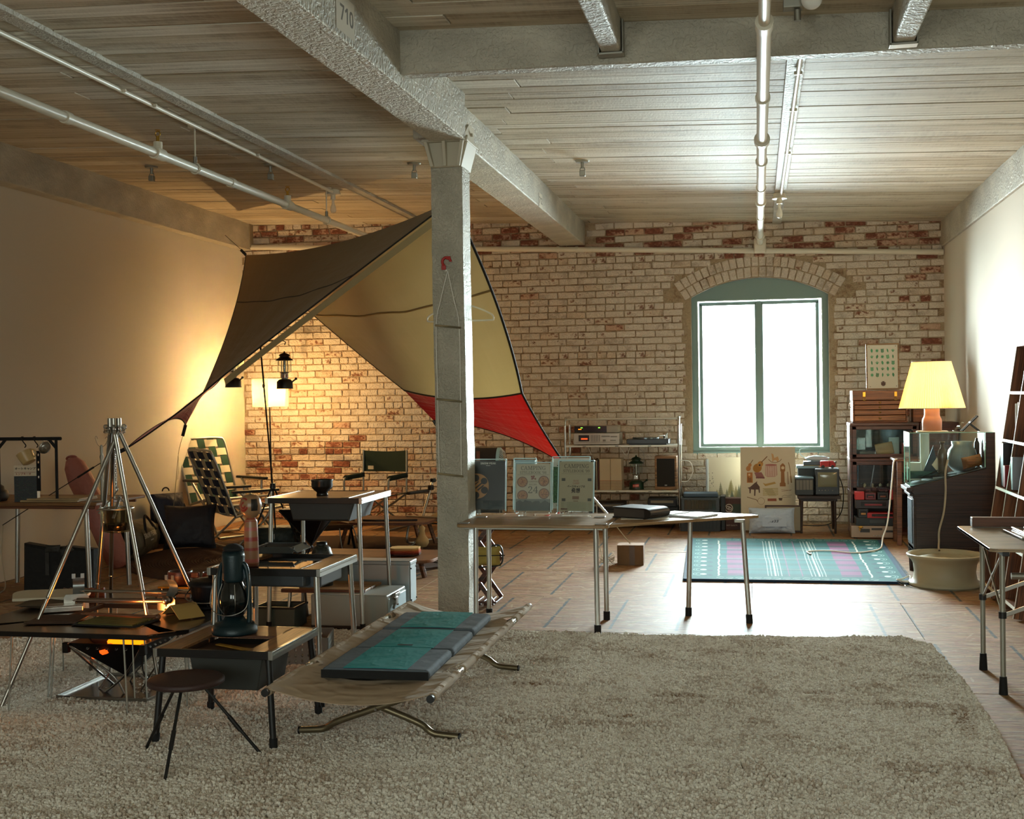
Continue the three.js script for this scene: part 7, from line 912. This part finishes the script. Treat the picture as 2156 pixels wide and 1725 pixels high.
// ---------------------------------------------------------------- glass-fronted bookcase and what stands on and before it
{
  const t = thing('bookcase', 'dark red-brown bookcase with two glass-fronted tiers in the corner', 'bookcase', [1.225, 0, -12.48]), W = 0.63, D = 0.4;
  part(t, 'side_panel', [B(0.022, 1.1, D, -W / 2, 0.55, 0, 0.003)], M.mahog); part(t, 'side_panel', [B(0.022, 1.1, D, W / 2, 0.55, 0, 0.003)], M.mahog); part(t, 'back_panel', [B(W, 1.1, 0.012, 0, 0.55, -D / 2 + 0.006, 0)], M.darkwood);
  for (const y of [0.02, 0.42, 0.745, 1.098]) part(t, 'shelf', [B(W + 0.03, 0.03, D + 0.02, 0, y, 0, 0.004)], M.mahog);
  for (const y of [0.585, 0.925]) { const h = y > 0.8 ? 0.31 : 0.29; const d = part(t, 'glass_door', [B(W - 0.02, 0.035, 0.02, 0, y + h / 2 - 0.017, D / 2, 0.003), B(W - 0.02, 0.035, 0.02, 0, y - h / 2 + 0.017, D / 2, 0.003), B(0.04, h, 0.02, -W / 2 + 0.03, y, D / 2, 0.003), B(0.04, h, 0.02, W / 2 - 0.03, y, D / 2, 0.003)], M.mahog); part(d, 'door_pane', [B(W - 0.08, h - 0.06, 0.003, 0, y, D / 2 - 0.002, 0)], M.pane); }
  part(t, 'side_trim', [R([-W / 2 - 0.014, 0.1, D / 2 - 0.01], [-W / 2 - 0.014, 1.1, D / 2 - 0.01], 0.006)], M.chrome);
  const c = thing('tool_chest', 'orange-brown wooden drawer chest with brass clasps on top of the bookcase', 'chest', [1.19, 1.115, -12.46]), w = 0.52;
  part(c, 'chest_case', [B(w, 0.012, 0.3, 0, 0.006, 0, 0.002), B(0.014, 0.22, 0.3, -w / 2 + 0.007, 0.11, 0, 0.002), B(0.014, 0.22, 0.3, w / 2 - 0.007, 0.11, 0, 0.002), B(w, 0.22, 0.012, 0, 0.11, -0.145, 0.002)], M.cedar); const lid = part(c, 'chest_lid', [B(w + 0.006, 0.095, 0.306, 0, 0.27, 0, 0.004)], wood(0xa05c30, 0.4));
  for (const x of [-0.15, 0.15]) part(lid, 'clasp', [B(0.03, 0.05, 0.008, x, 0.28, 0.156, 0.003), TO(0.014, 0.0035, x, 0.235, 0.158)], M.brass);
  [[0.197, 0.042], [0.15, 0.046], [0.1, 0.05], [0.042, 0.058]].forEach(([y, h], k) => { const d = part(c, 'drawer', [B(w - 0.034, h - 0.004, 0.02, 0, y, 0.14, 0.003)], wood([0xa8602f, 0xb0662f, 0xb46a30, 0xb87034][k], 0.42, 0.8, 0.2)); part(d, 'knob', [SP(0.008, 0, y, 0.156, 1.6, 1, 1, 10)], M.brass); });
  part(c, 'side_handle', [T([[-0.268, 0.22, 0.08], [-0.285, 0.18, 0.08], [-0.268, 0.14, 0.08]], 0.005, 12, 6)], M.chrome);
  const c2 = thing('tool_chest', 'second small brown chest behind the lit table lamp', 'chest', [1.62, 1.115, -12.5]); part(c2, 'chest_case', [B(0.22, 0.2, 0.28, 0, 0.1, 0, 0.003)], M.cedar); part(c2, 'drawer', [B(0.19, 0.07, 0.014, 0, 0.05, 0.14, 0.002)], wood(0xa8602f)); part(c2, 'drawer', [B(0.19, 0.07, 0.014, 0, 0.14, 0.14, 0.002)], wood(0xa8602f));
  solo('low_cabinet', 'dark wooden cabinet filling the corner behind the glass display counter', 'cabinet', [B(0.36, 1.11, 0.4, 0, 0.555, 0, 0.004), B(0.3, 0.4, 0.01, 0, 0.3, 0.203, 0.002), B(0.3, 0.4, 0.01, 0, 0.8, 0.203, 0.002)], M.mahog, [1.745, 0, -12.5]);
  const leaf = canvas(256, 360, (g, w, h) => {
    g.fillStyle = '#d6d0bb'; g.fillRect(0, 0, w, h); g.fillStyle = '#3a3a34'; for (const [x, y] of [[16, 16], [240, 12], [22, 344], [244, 340]]) { g.beginPath(); g.arc(x, y, 3, 0, 7); g.fill(); }
    for (let r = 0; r < 5; r++) for (let k = 0; k < 5; k++) { const x = 38 + k * 45, y = 48 + r * 50, ty = (r * 3 + k * 2) % 5; g.save(); g.translate(x, y); g.rotate(rr(-0.3, 0.3)); g.fillStyle = g.strokeStyle = ['#3f8f5c', '#4a9a66', '#3a7d4f'][(r + k) % 3]; g.lineWidth = 2.5; if (ty < 2) { g.beginPath(); g.moveTo(0, -18); g.quadraticCurveTo(18 - ty * 6, -2, 0, 17); g.quadraticCurveTo(-18 + ty * 6, -2, 0, -18); g.fill(); } else if (ty === 2) { g.beginPath(); for (let i = 0; i < 14; i++) { const a = i * 0.449, q = i % 2 ? 8 : 18; g.lineTo(q * Math.cos(a), q * Math.sin(a)); } g.fill(); } else if (ty === 3) { for (let i = -3; i <= 3; i++) { g.beginPath(); g.moveTo(0, 12); g.lineTo(i * 5, -14 + Math.abs(i) * 3); g.stroke(); } } else { g.beginPath(); g.moveTo(0, 18); g.lineTo(0, -16); g.stroke(); for (let i = -2; i < 3; i++) { g.beginPath(); g.ellipse(7, i * 6, 7, 2.5, -0.5, 0, 7); g.ellipse(-7, i * 6, 7, 2.5, 0.5, 0, 7); g.fill(); } } g.restore(); }
    g.fillStyle = '#5a4032'; g.beginPath(); g.ellipse(132, 322, 19, 17, 0, 0, 7); g.fill(); g.fillRect(112, 308, 40, 6); g.fillRect(122, 300, 20, 5);
  });
  const f = thing('leaf_poster', 'oak-framed print of green leaves and a small pot standing on the drawer chest', 'picture', [1.235, 1.435, -12.46]); f.rotation.x = -0.07; const lp = part(f, 'print', [keep(new THREE.BoxGeometry(0.29, 0.44, 0.004).translate(0, 0.235, 0))], mat(0xffffff, 0.6, 0, { map: leaf })); part(f, 'frame_rail', [B(0.32, 0.014, 0.018, 0, 0.461, 0, 0.002), B(0.32, 0.014, 0.018, 0, 0.01, 0, 0.002)], M.oak); part(f, 'frame_stile', [B(0.014, 0.46, 0.018, -0.153, 0.235, 0, 0.002), B(0.014, 0.46, 0.018, 0.153, 0.235, 0, 0.002)], M.oak);
  // things inside the glass tiers
  const inside = (nm, lab, cat, x, y, w2, h, d, c, ry = 0, rz = 0) => { const o = solo(nm, lab, cat, [B(w2, h, d, 0, h / 2, 0, 0.006), B(w2 * 0.7, h * 0.3, 0.004, 0, h * 0.55, d / 2 + 0.001, 0.001)], mat(c, 0.5), [x, y, -12.42], ry); o.rotation.z = rz; return o; };
  inside('toy_package', 'tilted tan toy package inside the upper glass tier', 'toy', 1.25, 0.79, 0.17, 0.12, 0.06, 0xa98a5c, -0.1, 0.2); inside('model_truck', 'grey model truck leaning inside the upper glass tier', 'toy', 1.07, 0.765, 0.2, 0.06, 0.08, 0x5f6358, 0.4); inside('toy_package', 'pale blue toy package behind the tilted tan one', 'toy', 1.33, 0.765, 0.1, 0.2, 0.03, 0x9fb2b6); inside('toy_package', 'red toy package at the end of the upper glass tier', 'toy', 1.44, 0.765, 0.08, 0.14, 0.06, 0x8a2c28);
  for (let k = 0; k < 5; k++) { const g = solo('small_figure', ['first', 'second', 'third', 'fourth', 'fifth'][k] + ' of five small pale figures lined up in the lower glass tier', 'figure', [lump([[0.001, 0], [0.02, 0], [0.018, 0.03], [0.012, 0.045], [0.016, 0.06], [0.001, 0.075]], 12, 0.01, k)], mat([0xb9a888, 0xa5947a, 0xc0b49a, 0x9a8a70, 0xb0a084][k], 0.6), [1.04 + k * 0.075, 0.436, -12.36], 0, 'small figures in the lower glass tier'); }
  inside('display_ramp', 'low wooden display step inside the lower glass tier', 'stand', 1.36, 0.436, 0.16, 0.09, 0.12, 0x8a7355);
  // stack before the bookcase
  const Z = -12.08;
  const dk = thing('cassette_deck', 'wide silver cassette deck on the floor before the bookcase', 'stereo', [1.1, 0, -12.1], -0.03); part(dk, 'cabinet', [B(0.44, 0.115, 0.26, 0, 0.068, 0, 0.005)], mat(0x9d8672, 0.4, 0.4)); part(dk, 'foot', [[-0.18, 0.1], [0.18, 0.1]].map(([x, z]) => CY(0.016, 0.016, 0.014, x, 0.007, z)), M.black); part(dk, 'cassette_door', [B(0.09, 0.035, 0.006, -0.09, 0.08, 0.131, 0.002), B(0.09, 0.02, 0.006, 0.14, 0.075, 0.131, 0.002)], mat(0x2a2420, 0.3)); part(dk, 'meter', [B(0.1, 0.02, 0.006, 0.02, 0.095, 0.131, 0.002)], mat(0x3a322a, 0.3)); part(dk, 'control_button', [-0.01, 0.015, 0.04, 0.065].map((x) => B(0.016, 0.012, 0.01, x, 0.032, 0.131, 0.002)), M.aluDull); solo('tiny_yellow_toy', 'tiny yellow toy hanging on the cassette deck front', 'toy', [SP(0.016, 0, 0.02, 0, 1.4, 0.8, 0.8, 10), B(0.014, 0.03, 0.012, -0.008, 0, 0, 0.004)], mat(0xc0902e, 0.4), [0.965, 0.095, -11.952]);
  const vc = thing('video_recorder', 'black video recorder stacked on the silver cassette deck', 'stereo', [1.12, 0.126, -12.1]); part(vc, 'cabinet', [B(0.39, 0.075, 0.25, 0, 0.038, 0, 0.004)], mat(0x161818, 0.35)); part(vc, 'tape_flap', [B(0.14, 0.03, 0.004, 0, 0.042, 0.126, 0.001)], mat(0x3a4040, 0.3));
  const toy = (lab, x, y, w2, h, d, c, win, z = Z) => { const b = thing('toy_box', lab, 'toy box', [x, y, z], 0, 'red toy boxes before the bookcase'); part(b, 'carton', [B(w2, h, d, 0, h / 2, 0, 0.003)], mat(c, 0.4)); if (win) { part(b, 'window_panel', [B(w2 * 0.7, h * 0.5, 0.004, 0, h * 0.55, d / 2 + 0.001, 0.001)], mat(0x1f1618, 0.2)); part(b, 'toy_car', [B(w2 * 0.5, h * 0.22, 0.006, 0, h * 0.45, d / 2 + 0.004, 0.002)], mat(win, 0.3)); } return b; };
  toy('long red toy car box low in the toy stack', 1.17, 0.201, 0.28, 0.05, 0.16, 0xb01e20, 0x2a1a1a, -12.06); toy('black toy box with a small tan animal low in the stack', 0.995, 0.201, 0.09, 0.085, 0.16, 0x1c1b1c, 0xb07a3a);
  toy('dark windowed toy car box in the middle of the stack', 1.09, 0.29, 0.33, 0.082, 0.14, 0x2a1c1e, 0x8a2026); toy('narrow bright red toy box at the bookcase end of the stack', 1.31, 0.251, 0.06, 0.12, 0.15, 0xc8201e, 0);
  toy('bright red toy box on top of the stack nearest the window', 0.965, 0.374, 0.085, 0.075, 0.12, 0xc8231f, 0); toy('dark red toy box with grey label on the stack top', 1.065, 0.374, 0.1, 0.066, 0.12, 0x6a1c22, 0x8a2a2a); toy('black toy box with a small brown picture on the stack top', 1.18, 0.374, 0.1, 0.072, 0.12, 0x1c1a1a, 0x8a4a2a); toy('red toy box at the far corner of the stack top', 1.285, 0.374, 0.085, 0.09, 0.12, 0xc4221f, 0);
  for (const [x, w2, lab] of [[1.05, 0.075, 'small clear blister pack standing on the toy stack'], [1.19, 0.13, 'wide clear blister pack standing on the toy stack']]) { const b = thing('blister_pack', lab, 'toy', [x, 0.445, Z]); part(b, 'blister', [B(w2, 0.055, 0.06, 0, 0.028, 0, 0.016)], glass(0xd9dde6, { roughness: 0.15 })); part(b, 'toy_car', [B(w2 * 0.6, 0.018, 0.03, 0, 0.018, 0, 0.006), CY(0.008, 0.008, 0.034, 0, 0, 0, 10).rotateX(1.57).translate(w2 * 0.18, 0.01, 0)], mat(0x6a3a3a, 0.4)); }
  const sd = thing('side_desk', 'small reddish wooden desk with a drawer behind the display counter', 'desk', [1.56, 0, -11.65]); part(sd, 'desktop', [B(0.66, 0.024, 0.42, 0, 0.79, 0, 0.004)], M.brown); part(sd, 'drawer', [B(0.5, 0.1, 0.02, 0, 0.72, 0.17, 0.003)], wood(0x6d4430, 0.5)); part(sd, 'apron', [B(0.56, 0.1, 0.3, 0, 0.725, 0, 0.003)], M.brown); for (const [x, z] of [[-0.28, 0.15], [0.28, 0.15], [-0.28, -0.15], [0.28, -0.15]]) part(sd, 'leg', [SQ([x, 0.78, z], [x * 1.03, 0, z * 1.05], 0.045, 0.045, 0.006)], M.brown);
}
// ---------------------------------------------------------------- glass display counter with the table lamp
{
  const X0 = 1.135, X1 = 1.765, ZF2 = -9.6, D = 0.34, t = thing('display_counter', 'dark brown display counter with a slanted glass case on top', 'counter', [0, 0, 0]), bm = wood(0x3a2118, 0.4, 1.2, 0.4), zc = ZF2 - D / 2;
  part(t, 'counter_body', [E([[X0 + 0.03, 0.2], [X1, 0.2], [X1, 1.105], [X1 - 0.07, 1.105], [X1 - 0.07, 0.83], [X0, 0.685], [X0, 0.66], [X0 + 0.03, 0.64]], D, 0.004).translate(0, 0, zc)], bm);
  part(t, 'plinth_band', [B(X1 - X0 - 0.02, 0.03, D + 0.01, (X0 + X1) / 2 + 0.02, 0.215, zc, 0.004)], bm); part(t, 'front_moulding', [SQ([X0 + 0.04, 0.6, ZF2 + 0.006], [X0 + 0.04, 0.22, ZF2 + 0.006], 0.02, 0.012, 0.003), SQ([X0 + 0.03, 0.62, ZF2 + 0.004], [X1, 0.66, ZF2 + 0.004], 0.012, 0.01, 0.002)], M.darkwood);
  part(t, 'lip', [B(0.05, 0.03, D + 0.03, X0 + 0.005, 0.67, zc, 0.006), B(0.03, 0.02, D + 0.01, X0 + 0.02, 0.63, zc, 0.004)], bm); part(t, 'inset_panel', [B(0.006, 0.34, D - 0.08, X0 + 0.026, 0.42, zc, 0.002)], mat(0x6a7780, 0.25));
  for (const [x, z] of [[X0 + 0.06, ZF2 - 0.03], [X0 + 0.06, ZF2 - D + 0.03], [X1 - 0.04, ZF2 - 0.03], [X1 - 0.04, ZF2 - D + 0.03]]) part(t, 'leg', [R([x, 0.21, z], [x, 0, z], 0.036, 4, 0.024)], bm);
  const gl = glass(0xf3fbf8, { roughness: 0.03 }), ge = mat(0x8fbfae, 0.12);
  part(t, 'front_pane', [new THREE.ShapeGeometry(SH([[X0 + 0.01, 0.695], [X1 - 0.075, 0.838], [X1 - 0.075, 1.1], [X0 + 0.01, 1.1]])).translate(0, 0, ZF2 - 0.004)], gl); part(t, 'rear_pane', [new THREE.ShapeGeometry(SH([[X0 + 0.01, 0.695], [X1 - 0.075, 0.838], [X1 - 0.075, 1.1], [X0 + 0.01, 1.1]])).translate(0, 0, ZF2 - D + 0.006)], gl);
  part(t, 'end_pane', [new THREE.PlaneGeometry(D - 0.01, 0.4).rotateY(-Math.PI / 2).translate(X0 + 0.008, 0.9, zc)], glass(0xbfe3d6, { roughness: 0.05 })); part(t, 'top_pane', [B(X1 - X0 - 0.01, 0.006, D, (X0 + X1) / 2, 1.104, zc, 0)], gl);
  part(t, 'glass_edge', [B(0.006, 0.4, 0.006, X0 + 0.008, 0.9, ZF2 - 0.002, 0.001), B(X1 - X0 - 0.02, 0.005, 0.005, (X0 + X1) / 2 - 0.01, 1.106, ZF2, 0.001), B(0.006, 0.26, 0.006, X1 - 0.075, 0.97, ZF2 - 0.002, 0.001), B(0.006, 0.4, 0.006, X0 + 0.008, 0.9, ZF2 - D, 0.001), B(0.005, 0.005, D, X0 + 0.008, 1.106, zc, 0.001)], ge); part(t, 'case_floor', [SQ([X0 + 0.01, 0.692, zc], [X1 - 0.075, 0.836, zc], 0.006, D - 0.02, 0.001, 0)], mat(0x3e4a4c, 0.4));
  const fl = (x) => 0.7 + (x - X0) * 0.258;
  const put = (nm, lab, cat, x, z, gs, m) => solo(nm, lab, cat, gs, m, [x, fl(x), z]);
  put('glass_bottle', 'dark stoppered bottle standing in the glass case', 'bottle', 1.395, -9.68, [L([[0.001, 0], [0.032, 0], [0.036, 0.02], [0.036, 0.17], [0.03, 0.2], [0.013, 0.225], [0.013, 0.25], [0.02, 0.255], [0.02, 0.268], [0.001, 0.27]])], mat(0x4a3a2e, 0.12));
  put('grey_jar', 'big shouldered grey jar in the glass case', 'jar', 1.55, -9.76, [L([[0.001, 0], [0.07, 0], [0.105, 0.04], [0.115, 0.1], [0.1, 0.16], [0.075, 0.19], [0.08, 0.225], [0.001, 0.228]])], mat(0x6b7678, 0.35));
  put('wood_block', 'split block of firewood wrapped in the glass case', 'wood', 1.605, -9.66, [mv(cushion(0.16, 0.09, 0.12, 10, 0.05, 0.01, 91), 0, 0.06, 0, 0, 0.3, 0.2)], wood(0x8a5a2c, 0.6, 0.3, 0.1));
  put('folded_pennant', 'dark blue and white folded pennant in the glass case', 'pennant', 1.3, -9.7, [E([[-0.06, 0.02], [0.03, 0.26], [0.05, 0.16], [0.1, 0.02]], 0.012, 0.002)], mat(0x2a3c48, 0.6)); put('white_pennant', 'white cloth tip hanging under the blue pennant', 'cloth', 1.345, -9.68, [E([[-0.03, 0.1], [0.01, 0.16], [0.06, 0.0], [0.05, -0.0]], 0.01, 0.002)], M.cream);
  put('green_pouch', 'dark green soft pouch lying in the glass case', 'pouch', 1.24, -9.7, [cushion(0.17, 0.06, 0.1, 10, 0.02, 0.01, 93).translate(0, 0.05, 0)], mat(0x1f4744, 0.7)); put('pale_box', 'pale flat box at the low end of the glass case', 'box', 1.2, -9.82, [B(0.1, 0.14, 0.08, 0, 0.08, 0, 0.004)], M.paper);
  put('dried_twigs', 'bundle of dried twigs lying in the glass case', 'twigs', 1.3, -9.64, Array.from({ length: 16 }, (_, i) => R([rr(-0.1, 0.0), 0.012 + rr(0, 0.01), rr(-0.02, 0.02)], [rr(0.04, 0.2), 0.03 + rr(0, 0.05), rr(-0.03, 0.03)], 0.0022, 5)), M.blackMatte);
  put('white_cylinder', 'white paper tube standing at the back of the glass case', 'tube', 1.29, -9.88, [CY(0.035, 0.035, 0.33, 0, 0.185, 0)], M.paper); put('dark_bottle', 'small dark flask at the high end of the glass case', 'bottle', 1.665, -9.8, [L([[0.001, 0], [0.02, 0], [0.02, 0.18], [0.01, 0.2], [0.01, 0.22], [0.001, 0.22]])], M.black);
  for (const [x, ry, lab, s] of [[1.6, 0, 'black folding plate easel on top of the glass case', 1], [1.52, 0.1, 'small clear plate easel behind the black one', 0.6]]) { const e = thing('plate_easel', lab, 'easel', [x, 1.109, -9.76], ry); e.scale.setScalar(s); const m = s < 1 ? M.pane : M.black; part(e, 'easel_arm', [SQ([-0.05, 0.004, 0.03], [0.065, 0.12, 0.03], 0.012, 0.008, 0.002), SQ([-0.05, 0.004, -0.03], [0.065, 0.12, -0.03], 0.012, 0.008, 0.002)], m); part(e, 'easel_leg', [SQ([0.005, 0.062, 0.036], [0.075, 0.004, 0.036], 0.01, 0.007, 0.002), SQ([0.005, 0.062, -0.036], [0.075, 0.004, -0.036], 0.01, 0.007, 0.002), R([0.012, 0.07, -0.04], [0.012, 0.07, 0.04], 0.006)], m); }
  // table lamp
  const lt = thing('table_lamp', 'lit pleated yellow table lamp with pinkish ceramic base on the glass case', 'table lamp', [1.335, 1.108, -9.79]);
  part(lt, 'base_plate', [L([[0.001, 0], [0.12, 0], [0.12, 0.004], [0.11, 0.008], [0.001, 0.008]])], mat(0xb9beb4, 0.3)); part(lt, 'lamp_base', [L([[0.001, 0.006], [0.072, 0.006], [0.074, 0.08], [0.071, 0.1], [0.062, 0.115], [0.058, 0.13], [0.058, 0.22], [0.02, 0.226], [0.001, 0.226]])], mat(0xb07a66, 0.4));
  const n = 160, sg = [], su = []; const pl = (k, v) => { const a = k / n * Math.PI * 2, r = (0.245 - 0.1 * v) * (1 + (k % 2 ? 0.012 : -0.008)); return [r * Math.cos(a), 0.185 + v * 0.36, r * Math.sin(a)]; };
  for (let k = 0; k < n; k++) { const a = pl(k, 0), b = pl(k + 1, 0), c = pl(k, 1), d = pl(k + 1, 1); sg.push(...a, ...c, ...b, ...b, ...c, ...d); for (let q = 0; q < 6; q++) su.push(0, 0); }
  const pg = new THREE.BufferGeometry(); pg.setAttribute('position', new THREE.Float32BufferAttribute(sg, 3)); pg.setAttribute('uv', new THREE.Float32BufferAttribute(su, 2)); pg.computeVertexNormals();
  part(lt, 'lamp_shade', [pg], new THREE.MeshPhysicalMaterial({ color: 0xeec47a, roughness: 1, transmission: 0.42, thickness: 0, emissive: 0xff9e2a, emissiveIntensity: 0.16 }));
  part(lt, 'shade_rim', [TO(0.245, 0.003, 0, 0.185, 0, Math.PI / 2, 0, 40), TO(0.146, 0.003, 0, 0.545, 0, Math.PI / 2, 0, 40), R([-0.2, 0.35, 0], [0.2, 0.35, 0], 0.002)], M.cream); part(lt, 'lamp_stem', [CY(0.008, 0.008, 0.12, 0, 0.28, 0), CY(0.018, 0.018, 0.04, 0, 0.33, 0)], M.brass);
  part(lt, 'light_bulb', [SP(0.03, 0, 0.385, 0)], mat(0xffffff, 0.4, 0, { emissive: 0xffb050, emissiveIntensity: 6 })); const l = new THREE.PointLight(new THREE.Color().setRGB(1, 0.55, 0.2), 1.5); l.position.set(0, 0.385, 0); l.shadow.radius = 0.5; lt.add(l);
  solo('lamp_flex', 'beige lamp flex hanging down the front of the display counter', 'cord', [T([[1.42, 0.9, -9.59], [1.4, 0.8, -9.585], [1.4, 0.66, -9.58], [1.385, 0.5, -9.58], [1.35, 0.36, -9.575], [1.345, 0.28, -9.56], [1.32, 0.25, -9.4], [1.31, 0.242, -9.3]], 0.008, 70, 6)], M.rope);
  const rm = thing('wheel_rim', 'cream painted steel wheel rim lying flat before the display counter', 'wheel', [1.335, 0, -9.21]);
  part(rm, 'rim_barrel', [L([[0.235, 0.008], [0.25, 0.0], [0.258, 0.01], [0.252, 0.03], [0.225, 0.045], [0.215, 0.1], [0.222, 0.16], [0.235, 0.185], [0.262, 0.21], [0.27, 0.225], [0.262, 0.235], [0.24, 0.222], [0.2, 0.2], [0.195, 0.06], [0.235, 0.008]], 0, 0, 0, 56)], mat(0xb3a98c, 0.45)); part(rm, 'hub_disc', [L([[0.2, 0.2], [0.17, 0.205], [0.15, 0.212], [0.13, 0.205], [0.06, 0.2], [0.05, 0.18], [0.03, 0.18]], 0, 0, 0, 48)], mat(0xa89e82, 0.5)); part(rm, 'clear_base', [L([[0.27, 0], [0.3, 0.0], [0.3, 0.006], [0.27, 0.006]], 0, 0, 0, 40), T([[-0.3, 0.006, 0.02], [-0.34, 0.03, 0.06], [-0.28, 0.01, 0.12]], 0.008, 14, 6)], glass(0xdfe8ea));
}
// ---------------------------------------------------------------- leaning shelf at the plain wall
{
  const t = thing('leaning_shelf', 'tall plywood pigeonhole shelf leaning on the bright plain wall', 'shelf', [1.61, 0, -8.42]); t.rotation.z = -0.15;
  const ply = wood(0x8f5730, 0.55, 0.8, 0.3, Math.PI / 2), edge = mat(0xd5cdb8, 0.5), Lz = 0.56, Hh = 1.76, Dp = 0.14;
  part(t, 'back_panel', [B(0.012, Hh, Lz * 2, Dp / 2, Hh / 2, 0, 0.001)], ply);
  for (let k = 0; k <= 5; k++) { const s = part(t, 'shelf_board', [B(Dp, 0.018, Lz * 2, 0, 0.06 + k * (Hh - 0.07) / 5, 0, 0.001)], ply); part(s, 'pale_edge', [B(0.004, 0.019, Lz * 2, -Dp / 2 - 0.002, 0.06 + k * (Hh - 0.07) / 5, 0, 0.0005)], edge); }
  for (let k = 0; k <= 3; k++) { const z = -Lz + k * 2 * Lz / 3, s = part(t, 'upright', [B(Dp, Hh, 0.012, 0, Hh / 2, z, 0.001)], ply); part(s, 'pale_edge', [B(0.004, Hh, 0.007, -Dp / 2 - 0.002, Hh / 2, z, 0.0005)], edge); }
  const sx = (h, z) => 1.6 + 0.15 * h, lv = (k) => 0.075 + k * (Hh - 0.07) / 5;
  const it = (nm, lab, cat, k, z, w, h, d, c, ry = 0, grp) => solo(nm, lab, cat, [B(w, h, d, 0, h / 2, 0, 0.002), B(w * 0.9, h * 0.9, 0.002, 0, h / 2, d / 2 + 0.001, 0)], mat(c, 0.4), [sx(lv(k), z), lv(k) + 0.004, z], ry, grp);
  it('white_book', 'white upright book standing in the fourth row of the leaning shelf', 'book', 3, -8.75, 0.1, 0.24, 0.03, 0xd9d9d2, 1.2); it('binder', 'cream binder beside the white book on the leaning shelf', 'binder', 3, -8.68, 0.09, 0.25, 0.04, 0xa9a287, 1.4); it('dark_book', 'slim dark blue book high on the leaning shelf', 'book', 4, -8.72, 0.08, 0.22, 0.02, 0x22283a, 1.4); it('dark_book', 'slim black book next to the blue one on the leaning shelf', 'book', 4, -8.66, 0.08, 0.2, 0.02, 0x17181c, 1.4);
  it('navy_tin', 'navy box standing on the red one in the leaning shelf', 'box', 2, -8.9, 0.07, 0.3, 0.1, 0x12161e); it('red_tin', 'red cloth box in the second pigeonhole row', 'box', 2, -8.78, 0.09, 0.15, 0.07, 0x8a1c22); it('picture_book', 'white leaning picture book near the lower rows of the leaning shelf', 'book', 2, -8.2, 0.11, 0.28, 0.012, 0xe4e6e4, 1.1); it('steel_flask', 'shiny steel flask lying low in the leaning shelf', 'flask', 1, -8.3, 0.1, 0.12, 0.12, 0xb9c0c2); it('clear_packet', 'crumpled clear packet in the second pigeonhole row', 'packet', 2, -8.55, 0.08, 0.22, 0.06, 0x8f9aa6);
}
// ---------------------------------------------------------------- folding aluminium table in front of the leaning shelf
{
  const x0 = 1.055, x1 = 1.86, z0 = -6.83, z1 = -5.87, H = 0.7, t = thing('folding_table', 'pale-topped folding table on thin braced aluminium legs near the leaning shelf', 'table', [0, 0, 0]);
  part(t, 'tabletop', [new THREE.ExtrudeGeometry(RRS(x1 - x0, z1 - z0, 0.03), { depth: 0.012, bevelEnabled: true, bevelThickness: 0.002, bevelSize: 0.002, bevelSegments: 1 }).rotateX(-Math.PI / 2).translate((x0 + x1) / 2, H - 0.016, (z0 + z1) / 2)], wood(0xb49a7a, 0.35, 1, 0.3)); part(t, 'edge_band', [SQ([x0, H - 0.009, z0 + 0.03], [x0, H - 0.009, z1 - 0.03], 0.004, 0.014, 0.001)], M.chrome);
  for (const x of [1.12, 1.8]) for (const z of [-6.465, -5.957]) { const l = part(t, 'leg', [R([x, H - 0.02, z], [x, 0.08, z], 0.0125, 12)], M.aluDull); part(l, 'rubber_foot', [R([x, 0.085, z], [x, 0, z], 0.0165, 12, 0.021)], M.rubber); part(l, 'collar', [R([x, 0.36, z], [x, 0.39, z], 0.018, 12)], M.black); }
  part(t, 'brace', [R([1.12, 0.375, -6.465], [1.12, 0.64, -6.0], 0.006), R([1.12, 0.375, -5.957], [1.12, 0.64, -6.42], 0.006)], M.alu); part(t, 'brace', [SQ([1.13, 0.375, -6.465], [1.5, 0.52, -6.465], 0.02, 0.008), SQ([1.13, 0.375, -5.957], [1.5, 0.52, -5.957], 0.02, 0.008), SQ([1.79, 0.375, -6.465], [1.5, 0.52, -6.465], 0.02, 0.008), SQ([1.79, 0.375, -5.957], [1.5, 0.52, -5.957], 0.02, 0.008)], M.alu); part(t, 'cross_rail', [R([1.16, 0.56, -5.957], [1.8, 0.56, -5.957], 0.016, 10)], M.aluDull); part(t, 'top_rail', [B(0.03, 0.02, 0.7, 1.12, H - 0.026, -6.21, 0.003), B(0.03, 0.02, 0.7, 1.8, H - 0.026, -6.21, 0.003)], M.black);
  const br = thing('wooden_bar', 'square brown wooden bar with a carved round mark lying along the folding table', 'bar', [1.5, H + 0.002, -6.78]); part(br, 'bar_block', [B(0.76, 0.05, 0.06, 0, 0.025, 0, 0.004)], wood(0x6b3f26, 0.45, 0.9, 0.2)); part(br, 'carved_mark', [TO(0.014, 0.0025, -0.1, 0.025, 0.031), R([-0.11, 0.025, 0.031], [-0.09, 0.025, 0.031], 0.002), R([-0.1, 0.015, 0.031], [-0.1, 0.035, 0.031], 0.002)], M.darkwood);
  const mt = thing('steel_tray', 'shiny ribbed steel tray lying on the folding table', 'tray', [1.42, H + 0.002, -6.42], 0.05); part(mt, 'tray_sheet', [B(0.34, 0.008, 0.4, 0, 0.005, 0, 0.002)], M.chrome); for (let k = 0; k < 5; k++) part(mt, 'tray_rib', [R([-0.12 + k * 0.06, 0.014, -0.17], [-0.12 + k * 0.06, 0.014, 0.17], 0.008, 8)], M.chrome);
}
// ---------------------------------------------------------------- shadows and hand-over
scene.traverse((o) => { if (o.isMesh) { o.castShadow = true; o.receiveShadow = true; } });
renderer.render(scene, camera);
